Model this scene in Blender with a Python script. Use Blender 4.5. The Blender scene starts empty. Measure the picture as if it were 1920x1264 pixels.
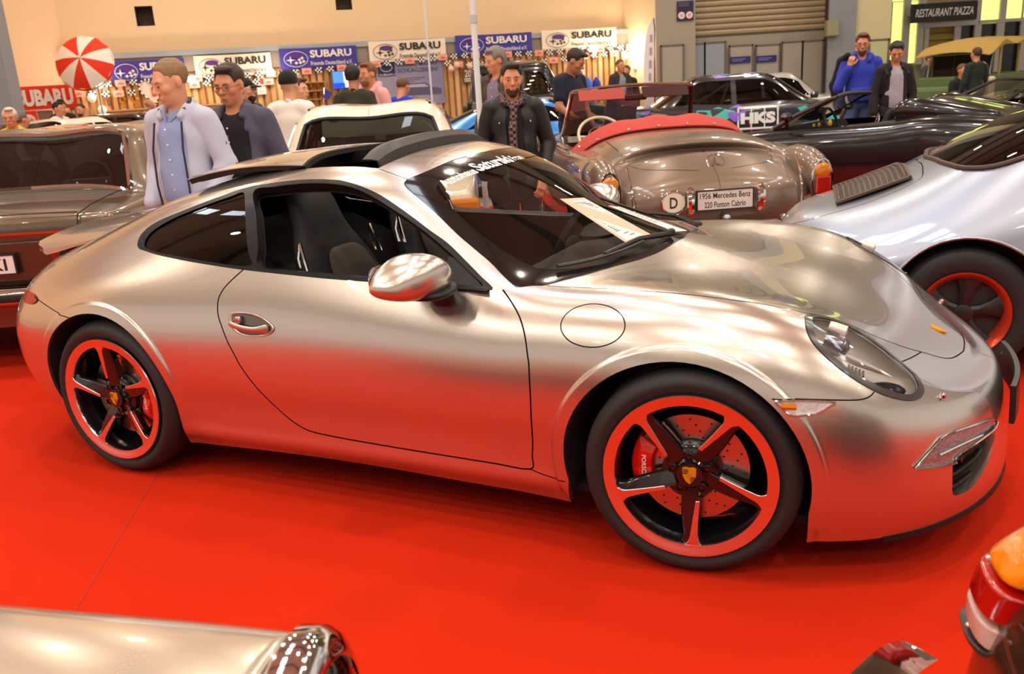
import bpy, bmesh, math, random
import numpy as np
from mathutils import Vector, Matrix
from mathutils.geometry import delaunay_2d_cdt

random.seed(7)
scn = bpy.context.scene
COL = scn.collection
PI = math.pi

# ------------------------------------------------------------------ camera
YAW, PITCH, ROLL = 0.45321, 0.28209, -0.06194          # the show car stands turned by YAW in the hall
CAM = Vector((0.2136, -3.7642, 1.5192))
cam_data = bpy.data.cameras.new('camera')
cam_data.sensor_fit = 'HORIZONTAL'; cam_data.sensor_width = 36.0
cam_data.lens = 1637.58 / 1920 * 36.0
cam_data.clip_end = 200
cam_data.dof.use_dof = True; cam_data.dof.focus_distance = 3.6; cam_data.dof.aperture_fstop = 5.0
cam = bpy.data.objects.new('camera', cam_data); COL.objects.link(cam)
_f = Vector((0, math.cos(PITCH), -math.sin(PITCH))); _r = Vector((1, 0, 0)); _u = _r.cross(_f)
_r2 = math.cos(ROLL) * _r + math.sin(ROLL) * _u; _u2 = -math.sin(ROLL) * _r + math.cos(ROLL) * _u
cam.matrix_world = Matrix(((_r2.x, _u2.x, -_f.x, CAM.x), (_r2.y, _u2.y, -_f.y, CAM.y), (_r2.z, _u2.z, -_f.z, CAM.z), (0, 0, 0, 1)))
scn.camera = cam

# ------------------------------------------------------------------ view, world and hall light
scn.view_settings.view_transform = 'Standard'
scn.view_settings.look = 'None'
scn.view_settings.gamma = 1.0
scn.view_settings.use_curve_mapping = False
scn.view_settings.exposure = 0.38
scn.cycles.use_denoising = True
scn.cycles.max_bounces = 7
scn.cycles.adaptive_threshold = .03
scn.cycles.sample_clamp_indirect = 6.0
world = bpy.data.worlds.new('hall_air'); scn.world = world
world.use_nodes = True
world.node_tree.nodes['Background'].inputs[0].default_value = (1.0, 0.87, 0.76, 1)
world.node_tree.nodes['Background'].inputs[1].default_value = 0.62

def area_light(name, loc, size, power, color, size_y=None, rot=(0, 0, 0), spread=PI):
    d = bpy.data.lights.new(name, 'AREA'); d.energy = power; d.color = color; d.size = size
    if size_y: d.shape = 'RECTANGLE'; d.size_y = size_y
    else: d.shape = 'DISK'
    d.spread = spread
    o = bpy.data.objects.new(name, d); COL.objects.link(o); o.location = loc; o.rotation_euler = rot
    return o
CEIL = 8.5
LAMP_SPOTS = [(x, y) for y in (-11, -6.5, -2, 2.5, 7, 11.5, 16) for x in (-12, -7.5, -3, 1.5, 6, 10.5) if not (x < -11 and y > 0)]
for i, (x, y) in enumerate(LAMP_SPOTS):
    area_light('hall_lamp_light', (x, y, CEIL - .56), .34, 80, (1.0, .88, .72))
SKYLIGHTS = [(x, y) for x in (-9.7, -.8, 8.3) for y in (-9, -4.4, .2, 4.8)]
for x, y in SKYLIGHTS:
    area_light('skylight_light', (x, y, CEIL - .06), .7, 50, (.80, .90, 1.0), size_y=3.4)
# ------------------------------------------------------------------ materials
def lin(c):
    if isinstance(c, str):
        c = c.lstrip('#'); c = [int(c[i:i + 2], 16) / 255 for i in (0, 2, 4)]
        return tuple((v / 12.92 if v <= .04045 else ((v + .055) / 1.055) ** 2.4) for v in c)
    return tuple(c)
_M = {}
def mat(name, col=(.5, .5, .5), rough=.5, metal=0., coat=0., trans=0., emit=0., spec=.5, ior=1.45, noise=None, bump=None, alpha=1., sheen=0., coat_rough=.03):
    if name in _M: return _M[name]
    m = bpy.data.materials.new(name); m.use_nodes = True; _M[name] = m
    nt = m.node_tree; b = nt.nodes['Principled BSDF']
    c = lin(col) + (1,)
    b.inputs['Base Color'].default_value = c
    b.inputs['Roughness'].default_value = rough; b.inputs['Metallic'].default_value = metal
    b.inputs['Coat Weight'].default_value = coat; b.inputs['Coat Roughness'].default_value = coat_rough
    b.inputs['Transmission Weight'].default_value = trans; b.inputs['IOR'].default_value = ior
    b.inputs['Specular IOR Level'].default_value = spec; b.inputs['Alpha'].default_value = alpha
    b.inputs['Sheen Weight'].default_value = sheen
    if emit: b.inputs['Emission Color'].default_value = c; b.inputs['Emission Strength'].default_value = emit
    if noise:                       # (scale, second colour, amount)
        n = nt.nodes.new('ShaderNodeTexNoise'); n.inputs['Scale'].default_value = noise[0]; n.inputs['Detail'].default_value = 4
        tc = nt.nodes.new('ShaderNodeTexCoord'); nt.links.new(tc.outputs['Object'], n.inputs['Vector'])
        r = nt.nodes.new('ShaderNodeMapRange'); r.inputs[1].default_value = .35; r.inputs[2].default_value = .65; r.inputs[4].default_value = noise[2]
        nt.links.new(n.outputs['Fac'], r.inputs[0])
        x = nt.nodes.new('ShaderNodeMix'); x.data_type = 'RGBA'; x.inputs[6].default_value = c; x.inputs[7].default_value = lin(noise[1]) + (1,)
        nt.links.new(r.outputs[0], x.inputs[0]); nt.links.new(x.outputs[2], b.inputs['Base Color'])
    if bump:                        # (scale, strength, distance)
        n = nt.nodes.new('ShaderNodeTexNoise'); n.inputs['Scale'].default_value = bump[0]; n.inputs['Detail'].default_value = 5
        tc = nt.nodes.new('ShaderNodeTexCoord'); nt.links.new(tc.outputs['Object'], n.inputs['Vector'])
        bp = nt.nodes.new('ShaderNodeBump'); bp.inputs['Strength'].default_value = bump[1]; bp.inputs['Distance'].default_value = bump[2]
        nt.links.new(n.outputs['Fac'], bp.inputs['Height']); nt.links.new(bp.outputs[0], b.inputs['Normal'])
    return m
def glass(name, tint=(.8, .85, .82), refl=1.0, clear=.85):
    """thin pane: mostly see-through, with a mirror coat"""
    if name in _M: return _M[name]
    m = bpy.data.materials.new(name); m.use_nodes = True; _M[name] = m
    nt = m.node_tree; nt.nodes.clear()
    out = nt.nodes.new('ShaderNodeOutputMaterial'); tr = nt.nodes.new('ShaderNodeBsdfTransparent'); gl = nt.nodes.new('ShaderNodeBsdfGlossy')
    gl.inputs['Roughness'].default_value = .01
    tr.inputs[0].default_value = tuple(v * clear for v in lin(tint)) + (1,)
    fr = nt.nodes.new('ShaderNodeFresnel'); fr.inputs[0].default_value = 1.5
    ml = nt.nodes.new('ShaderNodeMath'); ml.operation = 'MULTIPLY'; ml.inputs[1].default_value = refl; ml.use_clamp = True
    mx = nt.nodes.new('ShaderNodeMixShader')
    nt.links.new(fr.outputs[0], ml.inputs[0]); nt.links.new(ml.outputs[0], mx.inputs[0])
    nt.links.new(tr.outputs[0], mx.inputs[1]); nt.links.new(gl.outputs[0], mx.inputs[2]); nt.links.new(mx.outputs[0], out.inputs[0])
    return m
def paint(name, col, rough=.32, metal=.75, coat=1., flake=None):
    return mat(name, col, rough, metal, coat)
CHROME = mat('chrome', (.78, .76, .74), .06, 1.)
RUBBER = mat('rubber_black', (.012, .012, .013), .55)
TYRE = mat('tyre_rubber', (.018, .018, .019), .62, bump=(60, .15, .002))
BLACKP = mat('black_plastic', (.010, .0095, .0095), .42, spec=.35)
SATIN = mat('satin_black_trim', (.008, .008, .009), .36, spec=.28)
GLOSSB = mat('gloss_black', (.006, .006, .007), .12, coat=.6)
DARK = mat('dark_void', (.006, .006, .006), .9)

# ------------------------------------------------------------------ objects
def put(o, parent=None):
    COL.objects.link(o)
    if parent is not None: o.parent = parent
    return o
def ob(name, verts, faces, m, parent=None, smooth=True, sharp=None, normals=None):
    me = bpy.data.meshes.new(name)
    me.from_pydata([tuple(map(float, v)) for v in verts], [], [tuple(map(int, f)) for f in faces])
    me.validate(clean_customdata=False)
    if smooth:
        me.shade_smooth()
        if sharp: me.set_sharp_from_angle(angle=math.radians(sharp))
    if normals is not None and len(normals) == len(me.vertices):
        me.normals_split_custom_set_from_vertices([tuple(map(float, n)) for n in normals])
    if m is not None: me.materials.append(m)
    return put(bpy.data.objects.new(name, me), parent)
def tag(o, label, cat, group=None, kind=None):
    o['label'] = label; o['category'] = cat
    if group: o['group'] = group
    if kind: o['kind'] = kind
    return o
def thing(name, label, cat, loc=(0, 0, 0), rz=0., group=None):
    o = bpy.data.objects.new(name, None); o.empty_display_size = .1; COL.objects.link(o)
    o.location = loc; o.rotation_euler = (0, 0, rz)
    return tag(o, label, cat, group)
def struct(o): o['kind'] = 'structure'; return o

class MB:
    """collects primitive shapes of ONE part"""
    def __init__(s): s.v = []; s.f = []
    def add(s, v, f):
        k = len(s.v); s.v += [tuple(map(float, p)) for p in v]; s.f += [tuple(int(i) + k for i in q) for q in f]; return s
    def box(s, c, d, R=None):
        h = [x / 2 for x in d]
        P = [Vector((sx * h[0], sy * h[1], sz * h[2])) for sx in (-1, 1) for sy in (-1, 1) for sz in (-1, 1)]
        if R is not None: P = [R @ p for p in P]
        return s.add([p + Vector(c) for p in P], [(0, 1, 3, 2), (4, 6, 7, 5), (0, 4, 5, 1), (2, 3, 7, 6), (0, 2, 6, 4), (1, 5, 7, 3)])
    def loft(s, rings, caps=True, closed=True):
        n = len(rings[0]); v = [p for r in rings for p in r]; f = []
        for i in range(len(rings) - 1):
            for j in range(n if closed else n - 1):
                a, b = i * n + j, i * n + (j + 1) % n
                f.append((a, b, b + n, a + n))
        if caps and closed: f.append(tuple(range(n))[::-1]); f.append(tuple(range((len(rings) - 1) * n, len(rings) * n)))
        return s.add(v, f)
    def tube(s, path, r, n=8, caps=True, squash=None):
        P = [Vector(p) for p in path]; rings = []; prev = None
        rr = r if hasattr(r, '__len__') else [r] * len(P)
        for i, p in enumerate(P):
            t = (P[min(i + 1, len(P) - 1)] - P[max(i - 1, 0)]).normalized()
            if prev is None:
                a = Vector((0, 0, 1)) if abs(t.z) < .9 else Vector((1, 0, 0)); x = t.cross(a).normalized()
            else: x = (prev - t * prev.dot(t)).normalized()
            prev = x; y = t.cross(x)
            k = squash or 1.
            rings.append([p + rr[i] * (math.cos(2 * PI * j / n) * x + k * math.sin(2 * PI * j / n) * y) for j in range(n)])
        return s.loft(rings, caps)
    def lathe(s, prof, n=32, axis='y', c=(0, 0, 0), ang=2 * PI, a0=0):
        """prof: (radius, along axis)"""
        full = abs(ang - 2 * PI) < 1e-6; m = n if full else n + 1; rings = []
        for r, h in prof:
            ring = []
            for j in range(m):
                a = a0 + ang * j / n; p, q = r * math.cos(a), r * math.sin(a)
                ring.append({'y': (c[0] + p, c[1] + h, c[2] + q), 'z': (c[0] + p, c[1] + q, c[2] + h), 'x': (c[0] + h, c[1] + p, c[2] + q)}[axis])
            rings.append(ring)
        k = len(rings[0]); v = [p for r in rings for p in r]; f = []
        for i in range(len(rings) - 1):
            for j in range(k if full else k - 1):
                a, b = i * k + j, i * k + (j + 1) % k
                f.append((a, b, b + k, a + k))
        return s.add(v, f)
    def prism(s, poly, depth, fr):
        """poly: 2-D outline; fr(a, b, h) -> 3-D point, h from 0 to depth"""
        n = len(poly); v = [fr(a, b, 0) for a, b in poly] + [fr(a, b, depth) for a, b in poly]
        f = [tuple(range(n))[::-1], tuple(range(n, 2 * n))] + [(i, (i + 1) % n, n + (i + 1) % n, n + i) for i in range(n)]
        return s.add(v, f)
    def ball(s, c, r, n=12, m=8):
        r = r if hasattr(r, '__len__') else (r, r, r)
        rings = []
        for i in range(m + 1):
            t = PI * i / m; k = max(math.sin(t), 1e-4)
            rings.append([(c[0] + r[0] * k * math.cos(2 * PI * j / n), c[1] + r[1] * k * math.sin(2 * PI * j / n), c[2] - r[2] * math.cos(t)) for j in range(n)])
        return s.loft(rings, True)
    def build(s, name, m, parent=None, smooth=True, sharp=40, bevel=None, subsurf=None, fix=True):
        o = ob(name, s.v, s.f, m, parent, smooth, sharp)
        if fix:
            bm = bmesh.new(); bm.from_mesh(o.data); bmesh.ops.recalc_face_normals(bm, faces=bm.faces); bm.to_mesh(o.data); bm.free()
            if smooth and sharp: o.data.set_sharp_from_angle(angle=math.radians(sharp))
        if bevel:
            md = o.modifiers.new('bevel', 'BEVEL'); md.width = bevel; md.segments = 2; md.limit_method = 'ANGLE'; md.angle_limit = math.radians(35)
        if subsurf:
            md = o.modifiers.new('subsurf', 'SUBSURF'); md.levels = md.render_levels = subsurf
        return o
def rot(ax, a): return Matrix.Rotation(a, 3, ax)
def smooth_line(pts, n=8, closed=False):
    """Catmull-Rom through points"""
    P = np.array(pts, float); m = len(P); out = []
    rng = range(m) if closed else range(m - 1)
    for i in rng:
        g = (lambda k: P[k % m]) if closed else (lambda k: P[min(max(k, 0), m - 1)])
        a, b, c, d = g(i - 1), g(i), g(i + 1), g(i + 2)
        for k in range(n):
            t = k / n
            out.append(.5 * ((2 * b) + (c - a) * t + (2 * a - 5 * b + 4 * c - d) * t * t + (3 * b - a - 3 * c + d) * t ** 3))
    if not closed: out.append(P[-1])
    return np.array(out)
def text_geo(txt, size=1., bold=0., shear=0., align='CENTER', extrude=0.):
    cu = bpy.data.curves.new('text', 'FONT'); cu.body = txt; cu.size = size; cu.offset = bold; cu.shear = shear; cu.align_x = align; cu.align_y = 'CENTER'; cu.extrude = extrude
    cu.resolution_u = 3
    o = bpy.data.objects.new('text', cu); COL.objects.link(o)
    dg = bpy.context.evaluated_depsgraph_get(); me = o.evaluated_get(dg).to_mesh()
    v = [tuple(p.co) for p in me.vertices]; f = [tuple(q.vertices) for q in me.polygons]
    o.evaluated_get(dg).to_mesh_clear(); bpy.data.objects.remove(o); bpy.data.curves.remove(cu)
    return v, f
def lettering(name, txt, m, parent, width, height, fr, bold=0., shear=0.):
    """flat letters fitted into width x height, placed with fr(a, b)"""
    v, f = text_geo(txt, 1., bold, shear)
    A = np.array(v); lo, hi = A.min(0), A.max(0); c = (lo + hi) / 2
    sx = width / (hi[0] - lo[0]); sy = height / (hi[1] - lo[1])
    return ob(name, [fr((p[0] - c[0]) * sx, (p[1] - c[1]) * sy) for p in v], f, m, parent, smooth=False)

# ------------------------------------------------------------------ curved car shells
def _fit1(D, symA, symB, lam):
    # D (n,k) data -> control points; symA/symB: +1/-1 mirrored end, 0 = free end (linear ghost)
    n=len(D)
    def ghost(idx):
        # returns list of (index,weight) for control index idx in -1..n
        if idx<0:
            return [(1,symA)] if symA else [(0,2.0),(1,-1.0)]
        if idx>=n:
            return [(n-2,symB)] if symB else [(n-1,2.0),(n-2,-1.0)]
        return [(idx,1.0)]
    B=np.zeros((n,n))
    for i in range(n):
        for k,w in ((i-1,1/6),(i,4/6),(i+1,1/6)):
            for j,s in ghost(k): B[i,j]+=w*s
    L=np.zeros((max(n-3,1),n))
    for i in range(n-3): L[i,i:i+4]=[-1,3,-3,1]
    A=B.T@B+lam*L.T@L
    return np.linalg.solve(A,B.T@D)
class Shell:
    """bicubic B-spline half body. net (Nu,Nv,3) with y>=0; u tail->nose, v sill->centre line"""
    def __init__(s,net,lam=.03,ends=True,disp=None,top=True):
        net=np.array(net,float); s.Nu,s.Nv=net.shape[:2]; s.disp=disp
        C=net.copy()
        e=1 if ends else 0
        for k in range(3):
            sg=-1 if k==1 else 1
            C[:,:,k]=_fit1(C[:,:,k],sg*e,sg*e,lam)
            C[:,:,k]=_fit1(C[:,:,k].T,0,(sg if top else 0),lam).T
        G=np.zeros((s.Nu+2,s.Nv+2,3)); G[1:-1,1:-1]=C
        m=np.array([1,-1,1])
        if ends: G[0,1:-1]=C[1]*m; G[-1,1:-1]=C[-2]*m
        else: G[0,1:-1]=2*C[0]-C[1]; G[-1,1:-1]=2*C[-1]-C[-2]
        G[:,0]=2*G[:,1]-G[:,2]
        G[:,-1]=G[:,-3]*m if top else 2*G[:,-2]-G[:,-3]
        s.G=G
    def raw(s,u,v):
        u=np.clip(np.asarray(u,float),0,s.Nu-1);v=np.clip(np.asarray(v,float),0,s.Nv-1)
        iu=np.minimum(u.astype(int),s.Nu-2);iv=np.minimum(v.astype(int),s.Nv-2)
        def bas(t): return ((1-t)**3/6,(3*t**3-6*t**2+4)/6,(-3*t**3+3*t**2+3*t+1)/6,t**3/6)
        bu=bas(u-iu);bv=bas(v-iv)
        P=np.zeros(u.shape+(3,))
        for a in range(4):
            for b in range(4):
                P+=(bu[a]*bv[b])[...,None]*s.G[iu+a,iv+b]
        return P
    def __call__(s,u,v):
        P=s.raw(u,v)
        if s.disp is not None: P=s.disp(P)
        return P
    def jac(s,u,v,h=1e-3):
        u=np.asarray(u,float);v=np.asarray(v,float)
        u0=np.clip(u-h,0,s.Nu-1);u1=np.clip(u+h,0,s.Nu-1);v0=np.clip(v-h,0,s.Nv-1);v1=np.clip(v+h,0,s.Nv-1)
        Pu=(s(u1,v)-s(u0,v))/(u1-u0)[...,None]; Pv=(s(u,v1)-s(u,v0))/(v1-v0)[...,None]
        return Pu,Pv
    def normal(s,u,v):
        Pu,Pv=s.jac(u,v)
        n=np.cross(Pv,Pu); n/=np.maximum(np.linalg.norm(n,axis=-1,keepdims=True),1e-9)
        return n
    def grid(s,nu=220,nv=90):
        if not hasattr(s,'_g'):
            U,V=np.meshgrid(np.linspace(0,s.Nu-1,nu),np.linspace(0,s.Nv-1,nv),indexing='ij')
            s._g=(U.ravel(),V.ravel(),s(U.ravel(),V.ravel()))
        return s._g
    def locate(s,Q,axes=(0,1,2)):
        """nearest (u,v) to points Q, matching the given axes"""
        U,V,P=s.grid(); Q=np.atleast_2d(np.asarray(Q,float)); ax=list(axes)
        k=np.array([((P[:,ax]-q[ax])**2).sum(1).argmin() for q in Q]); u,v=U[k].copy(),V[k].copy()
        for _ in range(7):
            e=(Q-s(u,v))[:,ax]; Pu,Pv=s.jac(u,v); Pu=Pu[:,ax]; Pv=Pv[:,ax]
            a=(Pu*Pu).sum(1)+1e-7; b=(Pu*Pv).sum(1); c=(Pv*Pv).sum(1)+1e-7; p=(Pu*e).sum(1); q=(Pv*e).sum(1); d=a*c-b*b
            u=np.clip(u+np.clip((c*p-b*q)/d,-.4,.4),0,s.Nu-1); v=np.clip(v+np.clip((a*q-b*p)/d,-.4,.4),0,s.Nv-1)
        return np.stack([u,v],1)
def pip(poly, Q):
    """points Q (n,2) inside polygon"""
    poly = np.asarray(poly); x, y = Q[:, 0], Q[:, 1]; ins = np.zeros(len(Q), bool); n = len(poly)
    for i in range(n):
        x0, y0 = poly[i]; x1, y1 = poly[(i + 1) % n]
        if y0 == y1: continue
        c = ((y0 > y) != (y1 > y)) & (x < (x1 - x0) * (y - y0) / (y1 - y0) + x0)
        ins ^= c
    return ins
def seg_dist(line, Q):
    """distance of Q (n,k) to a polyline"""
    best = np.full(len(Q), 1e9); line = np.asarray(line)
    lo = line.min(0) - .05; hi = line.max(0) + .05
    sel = np.where(((Q > lo) & (Q < hi)).all(1))[0]
    if not len(sel): return best
    q = Q[sel]; b = best[sel]
    for a, c in zip(line[:-1], line[1:]):
        d = c - a; L = (d * d).sum()
        if L < 1e-12: continue
        t = np.clip(((q - a) @ d) / L, 0, 1)
        b = np.minimum(b, np.linalg.norm(q - (a + t[:, None] * d), axis=1))
    best[sel] = b
    return best
class Cut:
    """a half shell cut along outlines. outlines/seams are 3-D points on or near the shell (y may have any sign: its absolute value counts)"""
    def __init__(s, S, nu, nv, u0=None, u1=None, v0=0, v1=None):
        s.S = S; s.poly = {}; s.seams = []; s.cons = []
        s.ur = (0 if u0 is None else u0, S.Nu - 1 if u1 is None else u1); s.vr = (v0, S.Nv - 1 if v1 is None else v1)
        s.nu, s.nv = nu, nv
    def uv(s, pts, axes=(0, 1, 2)):
        P = np.array(pts, float); P[:, 1] = abs(P[:, 1]); return s.S.locate(P, axes)
    def outline(s, name, pts, smooth=4, axes=(0, 1, 2), uv=None, gap=0., raw=False):
        q = s.uv(pts, axes) if uv is None else np.array(uv)
        if smooth: q = smooth_line(q, smooth, closed=True)
        if not raw: q = np.stack([np.clip(q[:, 0], *s.ur), np.clip(q[:, 1], *s.vr)], 1)
        s.poly[name] = q
        if gap: s._gap(np.vstack([q, q[:1]]), gap)
        else: s.cons.append((q, True))
        return q
    def seam(s, pts, gap=.004, smooth=4, axes=(0, 1, 2), uv=None):
        q = s.uv(pts, axes) if uv is None else np.array(uv)
        if smooth: q = smooth_line(q, smooth)
        s._gap(q, gap); return q
    def _gap(s, q, w):
        S = s.S; Pu, Pv = S.jac(q[:, 0], q[:, 1]); P = S(q[:, 0], q[:, 1])
        t = np.gradient(P, axis=0); n = np.cross(Pv, Pu); d = np.cross(n, t); d /= np.maximum(np.linalg.norm(d, axis=1, keepdims=True), 1e-9)
        L, R = [], []
        for i in range(len(q)):
            J = np.stack([Pu[i], Pv[i]], 1); e = np.linalg.lstsq(J, d[i] * w / 2, rcond=None)[0]
            L.append(q[i] + e); R.append(q[i] - e)
        s.cons.append((np.array(L), False)); s.cons.append((np.array(R), False)); s.seams.append((P, w))
    def mesh(s):
        S = s.S; U = np.linspace(*s.ur, s.nu); V = np.linspace(*s.vr, s.nv)
        du, dv = U[1] - U[0], V[1] - V[0]
        G = np.stack(np.meshgrid(U, V, indexing='ij'), -1).reshape(-1, 2)
        sc = np.array([1 / du, 1 / dv])
        keep = np.ones(len(G), bool)
        pts = []; edges = []
        for q, closed in s.cons:
            q = np.stack([np.clip(q[:, 0], *s.ur), np.clip(q[:, 1], *s.vr)], 1)
            # resample so that no edge is longer than about one cell
            z = np.vstack([q, q[:1]]) if closed else q; res = []
            for a, b in zip(z[:-1], z[1:]):
                k = max(1, int(np.ceil(np.linalg.norm((b - a) * sc) / 1.0)))
                for i in range(k): res.append(a + (b - a) * i / k)
            if not closed: res.append(z[-1])
            k0 = len(pts); pts += res; n = len(res)
            edges += [(k0 + i, k0 + i + 1) for i in range(n - 1)] + ([(k0 + n - 1, k0)] if closed else [])
            zz = np.vstack([res, res[:1]]) if closed else np.array(res)
            border = (abs(G[:, 0] - s.ur[0]) < 1e-9) | (abs(G[:, 0] - s.ur[1]) < 1e-9) | (abs(G[:, 1] - s.vr[0]) < 1e-9) | (abs(G[:, 1] - s.vr[1]) < 1e-9)
            lo = zz.min(0) - [du, dv]; hi = zz.max(0) + [du, dv]
            m = np.where(keep & ~border & ((G > lo) & (G < hi)).all(1))[0]
            if len(m):
                best = np.full(len(m), 1e9); q2 = G[m] * sc
                for a, b in zip(zz[:-1] * sc, zz[1:] * sc):
                    d = b - a; L = (d * d).sum()
                    if L < 1e-14: continue
                    t = np.clip(((q2 - a) @ d) / L, 0, 1); best = np.minimum(best, np.linalg.norm(q2 - (a + t[:, None] * d), axis=1))
                keep[m[best < .45]] = False
        n0 = len(pts)
        allp = np.array(list(pts) + list(G[keep]))
        co, ed, fa = delaunay_2d_cdt([Vector(p) for p in allp * sc], edges, [], 0, 1e-5)[:3]
        s.q = np.array([tuple(c) for c in co]) / sc
        s.T = np.array([f for f in fa if len(f) == 3])
        s.P = S(s.q[:, 0], s.q[:, 1]); s.N = S.normal(s.q[:, 0], s.q[:, 1])
        c = s.q[s.T].mean(1); s.c = c; s.cP = s.P[s.T].mean(1)
        s.gapm = np.zeros(len(s.T), bool)
        for P, w in s.seams: s.gapm |= seg_dist(P, s.cP) < w * .5 + 2e-4
        # robust normals where the analytic one is degenerate
        fn = np.cross(s.P[s.T[:, 1]] - s.P[s.T[:, 0]], s.P[s.T[:, 2]] - s.P[s.T[:, 0]])
        fl = (fn * s.N[s.T[:, 0]]).sum(1) < 0
        s.T[fl] = s.T[fl][:, ::-1]
        s.free = ~s.gapm
        return s
    def inside(s, *names):
        m = np.zeros(len(s.T), bool)
        for n in names: m |= pip(s.poly[n], s.c)
        return m
    def part(s, name, mask, m, parent, side=-1, off=0., sharp=None, take=True, flip=False):
        """build the triangles of mask as one mesh; side -1 right, +1 left, 0 both"""
        if take: mask = mask & s.free; s.free = s.free & ~mask
        T = s.T[mask]
        if not len(T): return None
        idx, inv = np.unique(T, return_inverse=True); T = inv.reshape(-1, 3)
        P = s.P[idx] + off * s.N[idx]; N = s.N[idx]
        V, F, NN = [], [], []
        for sg in ((-1, 1) if side == 0 else (side,)):
            k = len(V); a = np.array([1, sg, 1.])
            V += list(P * a); NN += list(N * a * (-1 if flip else 1))
            Q = T[:, ::-1] if (sg < 0) != flip else T
            F += list(Q + k)
        o = ob(name, V, F, m, parent, True, None, NN)
        if side == 0:
            bm = bmesh.new(); bm.from_mesh(o.data); bm.free()
        return o
    def lip(s, name, q, depth, m, parent, side=-1, closed=True, inward=(0, 0, 0), flare=0.):
        """a strip that turns the edge q inwards"""
        S = s.S; q = np.array(q); P = S(q[:, 0], q[:, 1]); N = S.normal(q[:, 0], q[:, 1])
        Q = P - depth * N + np.array(inward)
        V, F = [], []
        n = len(q)
        for sg in ((-1, 1) if side == 0 else (side,)):
            k = len(V); a = np.array([1, sg, 1.]); V += list(P * a) + list(Q * a)
            F += [(k + i, k + (i + 1) % n, k + n + (i + 1) % n, k + n + i) for i in range(n if closed else n - 1)]
        return ob(name, V, F, m, parent, True, 50)
# ------------------------------------------------------------------ placing: a sight line of the camera met with a plane of the hall
FPX = 1637.58
def sight(px, py): return _r2 * ((px - 960) / FPX) - _u2 * ((py - 632) / FPX) + _f
def at(px, py, D):
    """the hall point seen at (px, py) on the plane D metres in front of the camera"""
    d = sight(px, py); return CAM + d * (D / d.y)
def at_z(px, py, z):
    d = sight(px, py); return CAM + d * ((z - CAM.z) / d.z)
_a0 = at(204, 114, 21.5); _a1 = at(1156, 52, 24.7)
BE = Vector((_a1.x - _a0.x, _a1.y - _a0.y, 0)).normalized(); BN = Vector((BE.y, -BE.x, 0))      # along the booth wall, and out of it
BO = Vector((_a0.x, _a0.y, 0))
def bw(px, py, off=0.):
    """(s, z) on the booth wall, shifted off metres towards the camera"""
    d = sight(px, py); o = BO + BN * off; t = (o - CAM).dot(BN) / d.dot(BN); p = CAM + d * t
    return (p - BO).dot(BE), p.z
def bp(s, z, off=0.): return BO + BE * s + BN * off + Vector((0, 0, z))
BROT = math.atan2(BE.y, BE.x)

# ------------------------------------------------------------------ hall shell
CARPET = mat('red_carpet', (.57, .020, .0018), .95, noise=(.7, (.50, .016, .0014), .5), bump=(700, .3, .002), spec=.15)
struct(ob('floor', [(-40, -30, -.006), (40, -30, -.006), (40, 40, -.006), (-40, 40, -.006)], [(0, 1, 2, 3)], mat('hall_floor_grey', '#a79a8c', .5, noise=(.5, '#988b7e', .6)), None, False))
fl = MB().box((.2, .6, -.003), (15.6, 14.2, .006)).build('red_carpet', CARPET, None, False); tag(fl, 'bright red carpet laid under the cars of the stand', 'carpet')
# a seam of the carpet web
a_, b_ = at_z(300, 880, 0), at_z(150, 1130, 0); dv = (b_ - a_).normalized()
a_ = a_ - dv * 3; b_ = b_ + dv * 4; n_ = Vector((-dv.y, dv.x, 0)) * .003
ob('carpet_seam', [a_ - n_ + Vector((0, 0, .0012)), b_ - n_ + Vector((0, 0, .0012)), b_ + n_ + Vector((0, 0, .0012)), a_ + n_ + Vector((0, 0, .0012))], [(0, 1, 2, 3)], mat('carpet_seam_dark', (.46, .016, .002), .9), fl, False)
WALLB = mat('wall_beige', '#f0d2a6', .85, noise=(.35, '#f2c8a4', .6))
WALLG = mat('wall_grey', '#a89c8c', .7); WALLBL = mat('wall_bluegrey', '#8c9096', .6)
def panel(name, s0, s1, z0, z1, m, fr, parent=None, t=.03, bevel=None, off=0.):
    """a flat board: fr(s, z, off)"""
    v = [fr(s, z, o) for o in (off, off + t) for s, z in ((s0, z0), (s1, z0), (s1, z1), (s0, z1))]
    return MB().add(v, [(3, 2, 1, 0), (4, 5, 6, 7), (0, 1, 5, 4), (1, 2, 6, 5), (2, 3, 7, 6), (3, 0, 4, 7)]).build(name, m, parent, False, bevel=bevel)
def fr_b(s, z, o=0.): return bp(s, z, o)
def wall_holes(name, s0, s1, z0, z1, holes, fr, m, off=0.):
    xs = sorted({s0, s1, *[h[0] for h in holes], *[h[1] for h in holes]}); zs = sorted({z0, z1, *[h[2] for h in holes], *[h[3] for h in holes]})
    V, F = [], []
    for a, b in zip(xs[:-1], xs[1:]):
        for c, d in zip(zs[:-1], zs[1:]):
            if any(h[0] <= a + 1e-6 and b <= h[1] + 1e-6 and h[2] <= c + 1e-6 and d <= h[3] + 1e-6 for h in holes): continue
            k = len(V); V += [fr(a, c, off), fr(b, c, off), fr(b, d, off), fr(a, d, off)]; F.append((k, k + 1, k + 2, k + 3))
    return struct(ob(name, V, F, m, None, False))
WOFF = -.25                                     # the hall wall stands behind the booth
sc_ = bw(112, 60, WOFF)[0]; se_ = bw(1166, 40, WOFF)[0]
holes = []
for (x0, y0, x1, y1) in ((251, 12, 291, 48), (627, -14, 661, 18)):
    a = bw(x0, y0, WOFF); b = bw(x1, y1, WOFF); holes.append((a[0], b[0], b[1], a[1]))
wb = wall_holes('wall_back', sc_, se_, 0, 9, holes, fr_b, WALLB, WOFF)
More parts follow.
